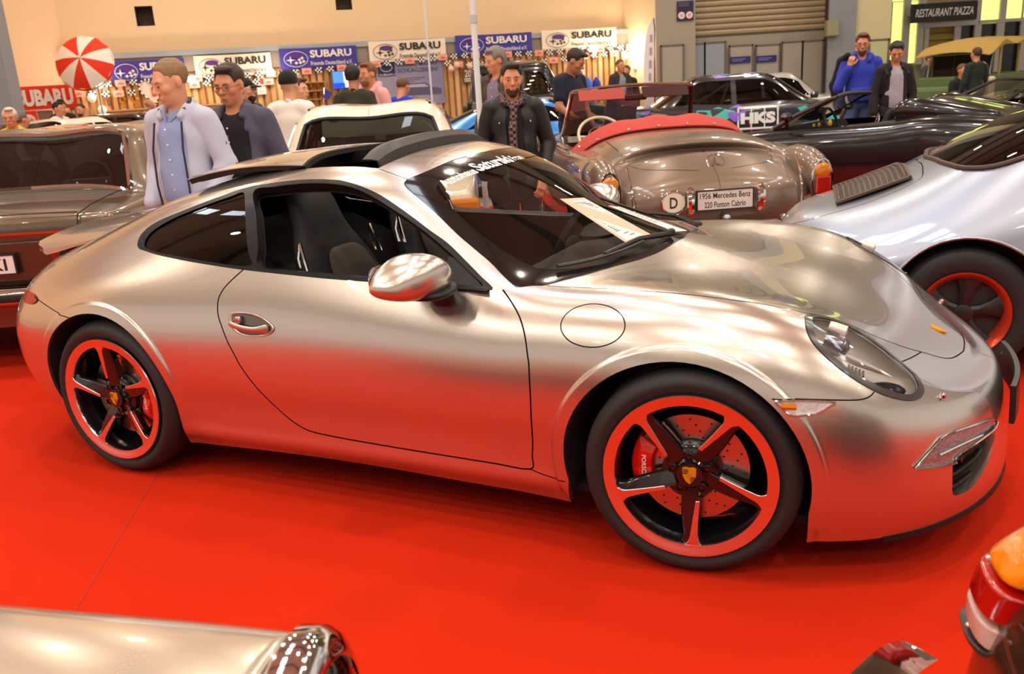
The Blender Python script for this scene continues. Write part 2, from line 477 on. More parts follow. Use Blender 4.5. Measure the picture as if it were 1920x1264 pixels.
for h in holes:
    V = [fr_b(s, z, o) for o in (WOFF, WOFF - .5) for s, z in ((h[0], h[2]), (h[1], h[2]), (h[1], h[3]), (h[0], h[3]))]
    ob('vent_recess', V, [(0, 1, 5, 4), (1, 2, 6, 5), (2, 3, 7, 6), (3, 0, 4, 7), (4, 5, 6, 7)], mat('recess_brown', (.16, .10, .075), .8), wb, False)
# left wall, stepping towards the camera
c0 = bp(sc_, 0, WOFF); c1 = Vector((c0.x - 2.7, c0.y - 7, 0)); c2 = Vector((c1.x - 2.2, c1.y - 14, 0))
struct(ob('wall_left', [c0, c1, c1 + Vector((0, 0, 9)), c0 + Vector((0, 0, 9)), c2, c2 + Vector((0, 0, 9))], [(1, 0, 3, 2), (4, 1, 2, 5)], mat('wall_left_peach', '#f0c8a0', .85), None, False))
p0 = at(-60, 150, 17.5); p1 = at(14, 150, 17.5)
o = MB().box(((p0.x + p1.x) / 2, p0.y + .2, 4.5), (p1.x - p0.x, .4, 9)).build('pillar_left', WALLBL, None, False); o.name = 'wall_pillar'; struct(o)
# right part: planes square to the camera
def frD(D):
    def f(s, z, o=0.): return Vector((s, CAM.y + D - o, z))
    return f
def rectD(x0, y0, x1, y1, D): a = at(x0, y0, D); b = at(x1, y1, D); return a.x, b.x, b.z, a.z
YR = mat('wall_yellow_column', '#f0d8ae', .8)
a = bp(se_, 0, WOFF); b = at(1229, 60, 23.5)
struct(ob('wall_column', [a, b.xy.to_3d(), Vector((b.x, b.y, 9)), Vector((a.x, a.y, 9))], [(0, 1, 2, 3)], YR, None, False))
s0 = at(1229, 60, 23.5).x; s1 = at(1303, 60, 23.5).x; s2 = at(1553, 60, 23.5).x
struct(panel('wall_right', s0, s1, 0, 9, mat('wall_grey'), frD(23.5), t=.05))
struct(panel('wall_service', s1, s2 + .2, 2.36, 9, mat('wall_service_grey', '#6f6658', .7), frD(23.9), t=.05))
struct(panel('wall_gate', s1, s2 + .2, 0, 2.36, mat('gate_wall_grey', '#a29789', .7), frD(23.9), t=.05))
sh = MB().box((0, 0, 0), (.01, .01, .01))
roll = thing('roller_shutter', 'beige slatted roller shutter above the grey gate panels', 'shutter', (0, 0, 0))
lm = [mat('shutter_slat', '#b09c7e', .5), None]
z = 2.40; k = 0
while z < 5.4:
    MB().prism([(0, z), (.05, z + .02), (.07, z + .07), (.05, z + .12), (0, z + .138)], s2 - s1, lambda a, b, h: (s1 + h, CAM.y + 23.85 - a, b)).build('shutter_slat', lm[0], roll, sharp=30)
    z += .142
panel('guide_rail', s2, s2 + .12, 0, 6, mat('rail_dark', '#4a3c34', .5), frD(23.8), roll, .15)
panel('guide_rail', s1 - .05, s1 + .04, 2.3, 6, mat('rail_grey', '#877c70', .5), frD(23.8), roll, .1)
# doors under the shutter and in the wall
def flat_door(name, label, rect, D, m, parts, group=None):
    x0, x1, z0, z1 = rect
    t = thing(name, label, 'door', (0, 0, 0), 0, group)
    panel('leaf', x0, x1, 0.02, z1, m, frD(D), t, .03)
    fm = mat('door_frame_dark', '#6b645c', .5)
    panel('frame', x0 - .04, x0, 0.02, z1 + .04, fm, frD(D), t, .045); panel('frame', x1, x1 + .04, 0.02, z1 + .04, fm, frD(D), t, .045); panel('frame', x0 - .04, x1 + .04, z1, z1 + .04, fm, frD(D), t, .045)
    return t
GD = mat('door_grey', '#aba294', .6); BD = mat('door_bluegrey', '#97a0aa', .5)
flat_door('service_door', 'beige grey door in the wall under the dark restroom sign', rectD(1241, 88, 1280, 150, 23.4), 23.42, GD, 1)
flat_door('gate_door', 'bluish steel door leaf at the left end of the gate', rectD(1304, 84, 1321, 150, 23.7), 23.8, BD, 1)
flat_door('gate_door', 'wide bluish steel door leaf right of the narrow one in the gate', rectD(1324, 82, 1359, 150, 23.7), 23.8, BD, 1)
for i, (x0, y0, x1) in enumerate(((1371, 88, 1410), (1421, 87, 1460), (1470, 81, 1503), (1508, 79, 1541))):
    lab = ('grey gate panel carrying the first blue sign', 'grey gate panel carrying the second blue sign', 'plain grey gate panel right of the blue signs', 'rightmost plain grey gate panel beside the dark rail')[i]
    flat_door('gate_panel', lab, rectD(x0, y0, x1, 160, 23.7), 23.8, GD, 1, 'gate panels')
for i, (x0, y0, x1, y1) in enumerate(((1371, 107, 1410, 117), (1421, 105, 1459, 115))):
    r = rectD(x0, y0, x1, y1, 23.6)
    t = tag(panel('blue_sign', r[0], r[1], r[2], r[3], mat('sign_blue', '#2a2a78', .5), frD(23.75), None, .02), ('left blue strip sign on a gate panel', 'right blue strip sign on a gate panel')[i], 'sign', 'blue strip signs')
    for k in (.32, .58): panel('text_line', r[0] + (r[1] - r[0]) * .1, r[0] + (r[1] - r[0]) * (.62 + .5 * (k - .32)), r[2] + (r[3] - r[2]) * k, r[2] + (r[3] - r[2]) * (k + .10), mat('sign_white_text', '#8a8ab8', .5), frD(23.75), t, .002, off=.02)
r = rectD(1271, 2, 1302, 37, 23.3)
t = tag(panel('restroom_sign', r[0], r[1], r[2], r[3], mat('sign_navy', '#2b2342', .5), frD(23.45), None, .04), 'dark navy sign with two white discs high on the grey wall', 'sign')
for k in (.27, .75):
    MB().lathe([(.085, 0), (.085, -.01), (.001, -.011)], 20, 'y', (r[0] + (r[1] - r[0]) * k, CAM.y + 23.45 - .04, r[2] + (r[3] - r[2]) * .27)).build('white_disc', mat('sign_white', '#f4dcd8', .5), t, False)
    MB().lathe([(.035, 0), (.035, -.003), (.02, -.0035)], 12, 'y', (r[0] + (r[1] - r[0]) * k, CAM.y + 23.45 - .051, r[2] + (r[3] - r[2]) * .27)).build('pictogram', mat('sign_red', '#c05058', .5), t, False)
for k in (.74, .86): panel('text_line', r[0] + (r[1] - r[0]) * .1, r[0] + (r[1] - r[0]) * (.75 - .3 * (.86 - k)), r[2] + (r[3] - r[2]) * k, r[2] + (r[3] - r[2]) * (k + .05), mat('sign_dim', '#6a6088', .5), frD(23.45), t, .002, off=.04)
# columns right of the gate
s3 = at(1557, 60, 22.6).x; s4 = at(1608, 60, 22.6).x; s5 = at(1676, 60, 22.6).x
struct(panel('wall_pier', s3, s4, 0, 9, WALLBL, frD(22.8), t=.1)); struct(panel('wall_corner', s4, s5, 0, 9, mat('wall_cream', '#d8cca0', .75), frD(22.9), t=.1))
r = rectD(1634, 77, 1661, 180, 22.7)
flat_door('side_door', 'pale greenish door in the cream wall behind the blue hooded man', r, 22.79, mat('door_palegreen', '#c8cc96', .6), 1)
r = rectD(1552, 38, 1574, 67, 22.5)
t = tag(MB().box(((r[0] + r[1]) / 2, CAM.y + 22.62, (r[2] + r[3]) / 2), (r[1] - r[0], .18, r[3] - r[2])).build('junction_box', mat('box_olive', '#8c8a68', .6), None, False, bevel=.01), 'olive grey junction box fixed high on the grey pier', 'box')
MB().box(((r[0] + r[1]) / 2, CAM.y + 22.53, (r[2] + r[3]) / 2), ((r[1] - r[0]) * .9, .02, (r[3] - r[2]) * .9)).build('lid', mat('box_olive_lid', '#97956f', .6), t, False, bevel=.006)
# restaurant front
D_ = 24.2
struct(panel('wall_restaurant', s5, s5 + 9, 0, 9, mat('front_warmgrey', '#8a7c68', .7), frD(D_ + .3), t=.05))
rf = thing('glass_facade', 'restaurant glass front with glowing yellow green panes and grey mullions', 'shop front', (0, 0, 0))
YG = mat('glow_pane', '#d6e87a', .4, emit=1.1); YW = mat('louvre_olive', '#8a7420', .6); DKP = mat('dark_pane', (.012, .010, .009), .2)
for (x0, y0, x1, y1) in ((1675, 5, 1697, 117), (1705, 3, 1726, 117), (1843, -30, 1880, 42), (1890, -34, 1913, 36), (1677, -60, 1725, 0), (1926, -40, 1960, 30)):
    r = rectD(x0, y0, x1, y1, D_ + .2); panel('glow_pane', r[0], r[1], r[2], r[3], YG, frD(D_ + .2), rf, .02)
for (x0, y0, x1, y1) in ((1800, 48, 1829, 140), (1836, 46, 1872, 140), (1878, 42, 1917, 140), (1924, 38, 1965, 140)):
    r = rectD(x0, y0, x1, y1, D_ + .2); panel('dark_pane', r[0], r[1], r[2], r[3], DKP, frD(D_ + .2), rf, .02)
r0 = rectD(1741, 52, 1793, 140, D_ + .2); zz = r0[2]
while zz < r0[3]:
    panel('louvre', r0[0], r0[1], zz, min(zz + .16, r0[3]), YW, frD(D_ + .2), rf, .02); zz += .185
MU = mat('mullion_grey', '#a8a29c', .4, .3)
for x, y0, y1 in ((1701, -20, 120), (1729, -20, 120), (1737, 48, 130), (1795, 46, 140), (1832.5, 42, 140), (1875, 40, 140), (1920, 36, 140), (1838, -40, 40), (1885, -40, 40)):
    r = rectD(x - 2.2, y0, x + 2.2, y1, D_); panel('mullion', r[0], r[1], r[2], r[3], MU, frD(D_ + .12), rf, .08)
r = rectD(1734, 44, 1836, 52, D_); panel('transom', r[0], r[1], r[2] + .08, r[3], MU, frD(D_ + .1), rf, .08)
r = rectD(1836, 38, 1960, 44, D_); panel('transom', r[0], r[1], r[2] + .1, r[3], MU, frD(D_ + .1), rf, .08)
r = rectD(1711, 8, 1832, 36, D_ - .6)
t = tag(panel('restaurant_sign', r[0], r[1], r[2], r[3], mat('sign_black', (.012, .009, .008), .5), frD(D_ - .5), None, .08), 'black restaurant sign board with white brush lettering', 'sign')
for k in (.12, .88): panel('bracket', r[0] + (r[1] - r[0]) * k - .03, r[0] + (r[1] - r[0]) * k + .03, r[2] + .2, r[2] + .26, mat('mullion_grey'), frD(D_ + .25), t, .76)
lettering('sign_lettering', 'RESTAURANT PIAZZA', mat('chalk_white', (.62, .60, .58), .6), t, (r[1] - r[0]) * .88, (r[3] - r[2]) * .42, lambda a, b: ((r[0] + r[1]) / 2 + a, CAM.y + D_ - .583, (r[2] + r[3]) / 2 + b), .012, .25)
# ceiling with lamp housings and skylight frames
struct(ob('ceiling', [(-26, -26, CEIL), (26, -26, CEIL), (26, 24, CEIL), (-26, 24, CEIL)], [(0, 3, 2, 1)], mat('ceiling_grey', (.74, .69, .63), .85), None, False))
TR = mat('truss_steel', (.20, .19, .18), .6)
for i, y in enumerate((-13.4, -8.8, -4.3, .2, 4.8, 9.4, 14)):
    o = MB().box((0, y, CEIL - .3), (50, .12, .5)).build('ceiling_beam', TR, None, False); o['kind'] = 'structure'
lampm = None
for i, (x, y) in enumerate(LAMP_SPOTS):
    t = thing('hall_lamp', 'round high bay lamp hanging from the dark hall ceiling', 'lamp', (x, y, CEIL), 0, 'high bay lamps under the hall ceiling')
    if lampm is None:
        s_ = MB().lathe([(.05, -.12), (.10, -.18), (.14, -.32), (.30, -.50), (.31, -.54), (.29, -.53), (.12, -.33)], 20, 'z').build('shade', mat('lamp_shade_grey', (.25, .24, .23), .4, .5), t, sharp=40)
        r_ = MB().tube([(0, 0, 0), (0, 0, -.14)], .012, 6).build('rod', TR, t)
        lampm = (s_.data, r_.data)
    else:
        put(bpy.data.objects.new('shade', lampm[0]), t); put(bpy.data.objects.new('rod', lampm[1]), t)
# ------------------------------------------------------------------ the club booth along the back wall
PINE = [mat('pine_a', '#dba46a', .6, noise=(3, '#c98d52', .6)), mat('pine_b', '#e8b880', .6, noise=(3, '#d69c62', .6)), mat('pine_c', '#c8955c', .6, noise=(3, '#b67f48', .6))]
s_lo = bw(142, 200)[0]; s_hi = bw(1206, 120)[0]
booth = thing('plank_wall', 'pine plank booth wall hung with banners and flag garlands', 'booth wall', (0, 0, 0))
panel('backing_board', s_lo, s_hi, 0, 2.22, mat('booth_backing', '#b98a58', .7), fr_b, booth, .03, off=-.06)
k = 0; s_ = s_lo
plank = None
while s_ < s_hi:
    w_ = .105
    panel('plank', s_, s_ + w_, 0, 2.2 - .02 * (k % 3), PINE[k % 3], fr_b, booth, .025, off=0.)
    s_ += .165; k += 1
t = thing('banner_rail', 'grey steel rail behind the row of club banners', 'rail', (0, 0, 0))
panel('rail', s_lo, s_hi, 2.62, 2.74, mat('rail_bluegrey', '#a5aab0', .4, .4), fr_b, t, .05, off=.02); panel('rail_infill', s_lo, s_hi, 2.25, 2.62, mat('rail_infill_grey', '#9a8a7c', .7), fr_b, t, .02, off=.0)
def ellipse(cx, cz, a, b, n=32): return [(cx + a * math.cos(2 * PI * i / n), cz + b * math.sin(2 * PI * i / n)) for i in range(n)]
def flat(name, poly, m, fr, parent, off): return ob(name, [fr(a, b, off) for a, b in poly], [tuple(range(len(poly)))], m, parent, False)
def ringflat(name, cx, cz, a, b, w, m, fr, parent, off, n=36):
    o = ellipse(cx, cz, a, b, n); i = ellipse(cx, cz, a - w, b - w, n)
    return ob(name, [fr(x, z, off) for x, z in o + i], [(k, (k + 1) % n, n + (k + 1) % n, n + k) for k in range(n)], m, parent, False)
def star(cx, cz, r, q=.22, n=4):
    out = []
    for i in range(2 * n):
        rr = r if i % 2 == 0 else r * q; a = PI / 2 + PI * i / n; out.append((cx + rr * math.cos(a) * 1.15, cz + rr * math.sin(a)))
    return out
PURP = mat('banner_purple', '#42379c', .6); CREAM = mat('banner_cream', '#f6e2cc', .6); BTXT = mat('banner_black', (.018, .014, .016), .6); WTXT = mat('banner_white', '#f2e6da', .6)
def club_banner(x0, y0, x1, y1, blue, label):
    a = bw(x0, y0, .1); b = bw(x1, y1, .1); s0, s1 = a[0], b[0]; zt = (a[1] + bw(x1, y1 - 36, .1)[1]) / 2; zb = zt - .50
    t = thing('club_banner', label, 'banner', (0, 0, 0), 0, 'club banners along the booth')
    n = 12; V = []; F = []
    for i in range(n + 1):
        q = i / n; s = s0 + (s1 - s0) * q; o = .1 + .012 * math.sin(q * 17 + x0)
        V += [bp(s, zt - .012 * math.sin(PI * q), o), bp(s, zb - .006 * math.sin(PI * q), o + .01)]
    F = [(2 * i, 2 * i + 1, 2 * i + 3, 2 * i + 2) for i in range(n)]
    ob('cloth', V, F, PURP if blue else CREAM, t)
    ink = WTXT if blue else BTXT
    w = s1 - s0; cz = (zt + zb) / 2; cx = s0 + w * .205
    e = ringflat('emblem_ring', cx, cz - .01, w * .155, .185, .012, ink, fr_b, t, .128)
    flat('emblem_patch', ellipse(cx + .03, cz + .075, w * .085, .06), mat('emblem_plum', '#5a2a7c' if blue else '#f0c8b4', .6), fr_b, t, .124)
    flat('emblem_star', star(cx - .13, cz - .03, .105), ink, fr_b, t, .127)
    for dx, dz in ((.02, -.09), (.10, -.02), (.17, .02), (.12, -.085), (.20, -.06)): flat('emblem_star', star(cx + dx - .02, cz + dz - .01, .045, .45), ink, fr_b, t, .127)
    lettering('lettering', 'SUBARU', ink, t, w * .54, .175, lambda a, b: bp(s0 + w * .66 + a, zt - .155 + b, .13), .035)
    lettering('lettering', 'Freunde Deutschland e.V.', ink, t, w * .54, .095, lambda a, b: bp(s0 + w * .66 + a, zb + .125 + b, .13), .012)
for args in ((204, 114, 350, 145, 1, 'purple club banner at the left end beside the red and white parasol'), (362, 105, 511, 134, 0, 'cream club banner above the man with glasses'),
             (522, 92, 671, 120, 1, 'purple club banner above the television screen'), (690, 79, 837, 106, 0, 'cream club banner above the grey car poster'),
             (853, 67.5, 998, 95, 1, 'purple club banner crossed by the tall white pole'), (1015, 58, 1156, 86, 0, 'cream club banner at the right end above the navy polo man')):
    club_banner(*args)
# garlands of chequered flags and pink pennants
FW = mat('flag_white', '#f6eee6', .7); FB = mat('flag_black', (.01, .01, .012), .7); FP = mat('pennant_pink', '#f0a898', .7); FPT = mat('pennant_red', '#e06a5c', .7)
def garland(pts, label, w=.165, h=.125, start=0):
    t = thing('flag_garland', label, 'garland', (0, 0, 0), 0, 'flag garlands on the booth')
    P = [bw(x, y, .16) for x, y in pts]; P = smooth_line(P, 12)
    MB().tube([bp(s, z + .01, .16) for s, z in P[::3]], .004, 5).build('cord', FB, t)
    L = np.concatenate([[0], np.cumsum(np.linalg.norm(np.diff(P, axis=0), axis=1))]); d = .12; k = start
    while d < L[-1]:
        s = np.interp(d, L, P[:, 0]); z = np.interp(d, L, P[:, 1])
        if k % 3 != 1:
            f = ob('chequered_flag', [bp(s + a, z + b, .165 + .01 * (b != 0)) for a, b in ((-w / 2, 0), (w / 2, 0), (w / 2, -h), (-w / 2, -h))], [(3, 2, 1, 0)], FW, t, False)
            V, F = [], []
            for i in range(4):
                for j in range(3):
                    if (i + j) % 2 == 0:
                        x0 = s - w / 2 + w * i / 4; z0 = z - h * j / 3; n = len(V)
                        V += [bp(a, b, .169 + .01 * (z - b) / h) for a, b in ((x0, z0), (x0 + w / 4, z0), (x0 + w / 4, z0 - h / 3), (x0, z0 - h / 3))]; F.append((n + 3, n + 2, n + 1, n))
            ob('checks', V, F, FB, f, False)['kind'] = 'stuff'
        else:
            f = ob('pink_pennant', [bp(s + a, z + b, .165) for a, b in ((-.115, .01), (.115, .01), (.115, -.135), (-.115, -.135))], [(3, 2, 1, 0)], FP, t, False)
            flat('car_print', [(s - .08, z - .10), (s - .05, z - .055), (s, z - .035), (s + .05, z - .055), (s + .08, z - .10)], FPT, fr_b, f, .168)
        d += .285; k += 1
garland([(190, 153), (350, 143), (520, 133), (700, 116), (860, 100), (1000, 95), (1200, 82)], 'upper flag garland running just under the club banners')
garland([(85, 168), (200, 171), (300, 163), (400, 150), (520, 148)], 'lower left flag garland crossing the red banner', start=2)
garland([(830, 112), (870, 116), (1000, 112), (1100, 100), (1205, 92)], 'lower right flag garland above the black van')
# parasol turned to the camera
def parasol():
    D = 19.5; c = at(149, 108, D); t = thing('parasol', 'red and white segmented parasol tilted towards the hall', 'parasol', (c.x, c.y, 0))
    ax = Vector((.10, -.93, .36)).normalized(); up = Vector((0, 0, 1)); e1 = ax.cross(up).normalized(); e2 = e1.cross(ax); n = 10; R = .60
    P = lambda r, a, h: (e1 * (r * math.cos(a)) + e2 * (r * math.sin(a)) + ax * h) + Vector((0, 0, c.z))
    for k in range(n):
        a0 = 2 * PI * k / n + .12; a1 = a0 + 2 * PI / n; V, F = [], []; m_ = 6
        for i in range(m_ + 1):
            q = i / m_
            for j in range(5):
                w = j / 4; a = a0 + (a1 - a0) * w; sag = 1 - .04 * math.sin(PI * w) * q
                V.append(P(R * q * sag, a, -.26 * q * q))
        F = [(i * 5 + j, i * 5 + j + 1, i * 5 + j + 6, i * 5 + j + 5) for i in range(m_) for j in range(4)]
        g = ob('canopy_panel', V, F, mat('parasol_red', '#f0340c', .7) if k % 2 else mat('parasol_white', '#fbe9dc', .7), t)
        V = [P(R * .985 * 1, a0 + (a1 - a0) * j / 4, -.26 + .0) for j in range(5)] + [P(R * 1.0, a0 + (a1 - a0) * j / 4, -.33) for j in range(5)]
        ob('valance', V, [(j, j + 1, j + 6, j + 5) for j in range(4)], mat('parasol_red') if k % 2 else mat('parasol_white'), g)
    MB().tube([P(0, 0, .03), P(0, 0, -.9)], .015, 8).build('pole', CHROME, t)
    e = P(0, 0, -.9); MB().tube([e, Vector((e.x, e.y, 0))], .02, 8).build('stand', mat('stand_grey', (.4, .4, .4), .4, .6), t)
    MB().ball(tuple(P(0, 0, .04)), .03).build('finial', mat('parasol_white'), t)
parasol()
# red banners at the left end
def frT(p, q):
    e = (q - p); e.z = 0; L = e.length; e.normalize(); nn = Vector((e.y, -e.x, 0))
    return (lambda s, z, o=0.: Vector((p.x, p.y, 0)) + e * s + nn * o + Vector((0, 0, z))), L
pA, pB = at(16, 162, 20.0), at(137, 160, 20.6); fT, LT = frT(pA, pB)
zt = (pA.z + pB.z) / 2; zb = zt - .50
t = thing('red_banner', 'red cloth banner with big white letters at the far left', 'banner', (0, 0, 0))
V = []
for i in range(13): q = i / 12; V += [fT(LT * q, zt, .012 * math.sin(q * 14)), fT(LT * q + .03, zb, .012 * math.sin(q * 14 + 1))]
ob('cloth', V, [(2 * i, 2 * i + 1, 2 * i + 3, 2 * i + 2) for i in range(12)], mat('banner_red', '#ee3512', .7), t)
lettering('lettering', 'SUBARU', WTXT, t, LT * .90, .36, lambda a, b: fT(LT * .5 + .02 + a, (zt + zb) / 2 + b, .03), .05)
t = thing('red_poster', 'small red poster with a white disc below the red banner', 'poster', (0, 0, 0))
panel('sheet', LT * .08, LT * .34, zb - .52, zb - .02, mat('banner_red'), fT, t, .01)
flat('disc', ellipse(LT * .21, zb - .25, .13, .16), WTXT, fT, t, .018)
for dx, dz in ((-.05, .05), (.05, .04), (0, -.07)): flat('disc_star', star(LT * .21 + dx, zb - .25 + dz, .05, .4), mat('pennant_red'), fT, t, .022)
t = thing('slat_fence', 'row of upright pale wooden slats behind the pointing man', 'fence', (0, 0, 0))
for k in range(14): panel('slat', LT * .62 + k * .075, LT * .62 + k * .075 + .045, 0, zb - .05 - .01 * (k % 2), PINE[1], fT, t, .02, off=-.15)
t = thing('grey_partition', 'plain grey brown partition between the red poster and the slats', 'partition', (0, 0, 0)); panel('board', LT * .36, LT * .60, 0, zb - .03, mat('partition_grey', '#8f7468', .7), fT, t, .03, off=-.1)
panel('post', LT * .345, LT * .36, 0, zb - .03, PINE[1], fT, t, .04, off=-.08)
# booth lamps and paper globes
def globe(px, py, off, r, m, name, label, cat, group, cord=True):
    s, z = bw(px, py, off); p = bp(s, z, off); t = thing(name, label, cat, (p.x, p.y, p.z), 0, group)
    MB().ball((0, 0, 0), (r, r, r * 1.05), 18, 12).build('globe', m, t)
    MB().lathe([(.02, r * 1.03), (.02, r * 1.12), (.001, r * 1.13)], 8, 'z').build('neck', WTXT, t)
    if cord: MB().tube([(0, 0, r), (0, 0, .9)], .003, 5).build('cord', WTXT, t)
GLOW = mat('lamp_glow', '#fff2dc', .5, emit=14.); PAPER = mat('paper_white', '#fdeedd', .8, emit=.35); BAL = mat('balloon_blush', '#f6c8b4', .35)
for px, py, lab in ((186, 158, 'glaring bare lamp under the parasol edge'), (359, 149, 'glaring bare lamp left of the man with glasses'), (507, 135, 'glaring bare lamp right of the red notice'), (1114, 92, 'glaring bare lamp right of the navy polo man'), (1187, 83, 'glaring bare lamp at the right end of the booth'), (1172, 104, 'glaring round lamp among the balloons')):
    globe(px, py, .35, .085, GLOW, 'booth_lamp', lab, 'lamp', 'bare booth lamps', False)
    s, z = bw(px, py, .35); q = bp(s, z, .62); L_ = bpy.data.lights.new('booth_lamp_light', 'POINT'); L_.energy = 14; L_.color = (1., .86, .66); L_.shadow_soft_size = .1; lo_ = bpy.data.objects.new('booth_lamp_light', L_); COL.objects.link(lo_); lo_.location = q
for px, py, lab in ((172, 184, 'upper white paper globe at the left of the booth'), (192, 206, 'lower white paper globe at the left of the booth')): globe(px, py, .5, .095, PAPER, 'paper_globe', lab, 'globe lamp', 'paper globes')
for px, py, lab in ((846, 129, 'blush balloon left of the two above the grey poster edge'), (857, 122, 'blush balloon just below the right garland'), (881, 124, 'blush balloon above the number sign'), (1196, 108, 'blush balloon by the feather flag'), (1203, 123, 'lower blush balloon by the feather flag'), (1191, 128, 'lowest blush balloon at the right end')): globe(px, py, .4, .075, BAL, 'balloon', lab, 'balloon', 'balloons on the booth', False)
# heart wreath
s, z = bw(286, 170, .2); t = thing('heart_wreath', 'white heart framed by a black and white rope on the planks', 'wreath', tuple(bp(s, z, .2)))
hp = [(.22 * math.sin(a) ** 3, (.20 * math.cos(a) - .075 * math.cos(2 * a) - .03 * math.cos(3 * a) - .015 * math.cos(4 * a))) for a in np.linspace(0, 2 * PI, 48, endpoint=False)]
hl = lambda a, b, o=0.: BE * (a * 1.3) + BN * o + Vector((0, 0, b * 1.35))
ob('heart_board', [hl(a, b, -.02) for a, b in hp], [tuple(range(48))[::-1]], mat('banner_cream'), t, False)
for h_, mm in ((0, FB), (1, FW)):
    q = MB()
    for i in range(h_, 48, 2): q.tube([hl(*hp[i]), hl(*hp[(i + 1) % 48])], .018, 6)
    q.build('rope', mm, t)['kind'] = 'stuff'
flat('red_card', [(-.02, -.1), (.06, -.1), (.06, .06), (-.02, .06)], mat('banner_red'), lambda a, b, o: hl(a, b, o), t, .0)
# things on the booth wall
def framed(px0, py0, px1, py1, name, label, cat, border, fill, off=.08, t=.03, group=None):
    a = bw(px0, py0, off); b = bw(px1, py1, off); o = thing(name, label, cat, (0, 0, 0), 0, group)
    s0, s1 = a[0], b[0]; z1 = (a[1] + bw(px1, py0 - (px1 - px0) * .062, off)[1]) / 2; z0 = z1 - (py1 - py0) * (21.7 / FPX)
    panel('frame', s0, s1, z0, z1, border, fr_b, o, t, off=off); panel('picture', s0 + .015, s1 - .015, z0 + .015, z1 - .015, fill, fr_b, o, .004, off=off + t)
    return o, s0, s1, z0, z1
framed(200, 187, 209, 197, 'picture_frame', 'small brown framed picture on the planks', 'picture', mat('frame_brown', (.08, .05, .03), .5), mat('picture_rust', '#8c4a34', .6))
framed(222, 184, 231, 194, 'picture_frame', 'small dark framed grey picture on the planks', 'picture', mat('frame_black', (.02, .02, .02), .5), mat('picture_grey', '#8c8a90', .6))
o, s0, s1, z0, z1 = framed(479, 147, 500, 176, 'notice_board', 'white notice with a red heading on the planks', 'notice', mat('notice_white', '#efe4da', .6), mat('notice_paper', '#f4ebe4', .6))
panel('heading', s0 + .01, s1 - .01, z1 - .14, z1 - .01, mat('notice_red', '#e2402c', .6), fr_b, o, .004, off=.116)
for k in range(5): panel('text_line', s0 + .04, s1 - .04, z1 - .19 - k * .035, z1 - .178 - k * .035, mat('notice_grey', '#9a9294', .6), fr_b, o, .002, off=.115)
o, s0, s1, z0, z1 = framed(621, 134, 677, 166, 'television', 'wall television with a bright blue picture', 'television', mat('tv_bezel', (.02, .02, .024), .3), mat('tv_screen', '#3f74e8', .2, emit=1.3), .15, .05)
panel('screen_glow', s0 + .28, s1 - .02, z0 + .10, z1 - .03, mat('tv_white', '#cfe2ff', .2, emit=1.4), fr_b, o, .002, off=.205); panel('screen_sea', s0 + .02, s0 + .30, z0 + .02, z0 + .14, mat('tv_deep', '#1c3cc0', .2, emit=1.), fr_b, o, .003, off=.205)
flat('screen_figure', [(s0 + .30, z0 + .03), (s0 + .42, z0 + .03), (s0 + .44, z0 + .22), (s0 + .38, z0 + .30), (s0 + .32, z0 + .20)], mat('tv_white'), fr_b, o, .2095)
GP = mat('poster_mauve', '#8d86a6', .6, noise=(1.2, '#b3a6b4', .8))
o, s0, s1, z0, z1 = framed(703, 117, 836, 200, 'car_poster', 'tall grey mauve car poster with headline behind the white car', 'poster', GP, GP, .05, .01)
w = s1 - s0
PT = mat('poster_text', '#4a4668', .6)
lettering('headline_lettering', 'SUBARU MACHT', PT, o, w * .60, .085, lambda a, b: bp(s0 + w * .62 + a, z1 - .10 + b, .072), .01); lettering('headline_lettering', 'SCHLAGZEILEN!', PT, o, w * .60, .095, lambda a, b: bp(s0 + w * .62 + a, z1 - .24 + b, .072), .01)
panel('inset_photo', s0 + w * .03, s0 + w * .28, z1 - .36, z1 - .02, mat('inset_navy', '#2c2a58', .5), fr_b, o, .006, off=.066)
lettering('inset_lettering', 'SUBARU', WTXT, o, w * .22, .045, lambda a, b: bp(s0 + w * .155 + a, z1 - .32 + b, .075))
ringflat('inset_ring', s0 + w * .155, z1 - .15, .15, .10, .012, WTXT, fr_b, o, .075)
for k in range(3): panel('text_line', s0 + w * .40, s0 + w * (.72 - .08 * k), z1 - .44 - .045 * k, z1 - .425 - .045 * k, PT, fr_b, o, .002, off=.066)
flat('printed_car', [(s0 + w * .30, z1 - .86), (s0 + w * .30, z1 - .72), (s0 + w * .38, z1 - .66), (s0 + w * .46, z1 - .56), (s0 + w * .72, z1 - .56), (s0 + w * .82, z1 - .68), (s0 + w * .95, z1 - .72), (s0 + w * .95, z1 - .86)], mat('poster_car', '#5e5878', .6), fr_b, o, .07)
flat('printed_window', [(s0 + w * .44, z1 - .66), (s0 + w * .49, z1 - .59), (s0 + w * .70, z1 - .59), (s0 + w * .77, z1 - .67)], mat('poster_glass', '#b8b2c4', .6), fr_b, o, .073)
o, s0, s1, z0, z1 = framed(866, 128, 888, 157, 'number_sign', 'dark brown board with the number 20 on the planks', 'sign', mat('board_brown', '#6a4a34', .6), mat('board_brown2', '#7a5a40', .6))
lettering('lettering', '20', WTXT, o, (s1 - s0) * .6, (z1 - z0) * .45, lambda a, b: bp((s0 + s1) / 2 + a, z1 - (z1 - z0) * .36 + b, .118), .01)
for k in range(2): panel('text_line', s0 + .04, s1 - .04, z0 + .05 + k * .05, z0 + .075 + k * .05, WTXT, fr_b, o, .002, off=.115)
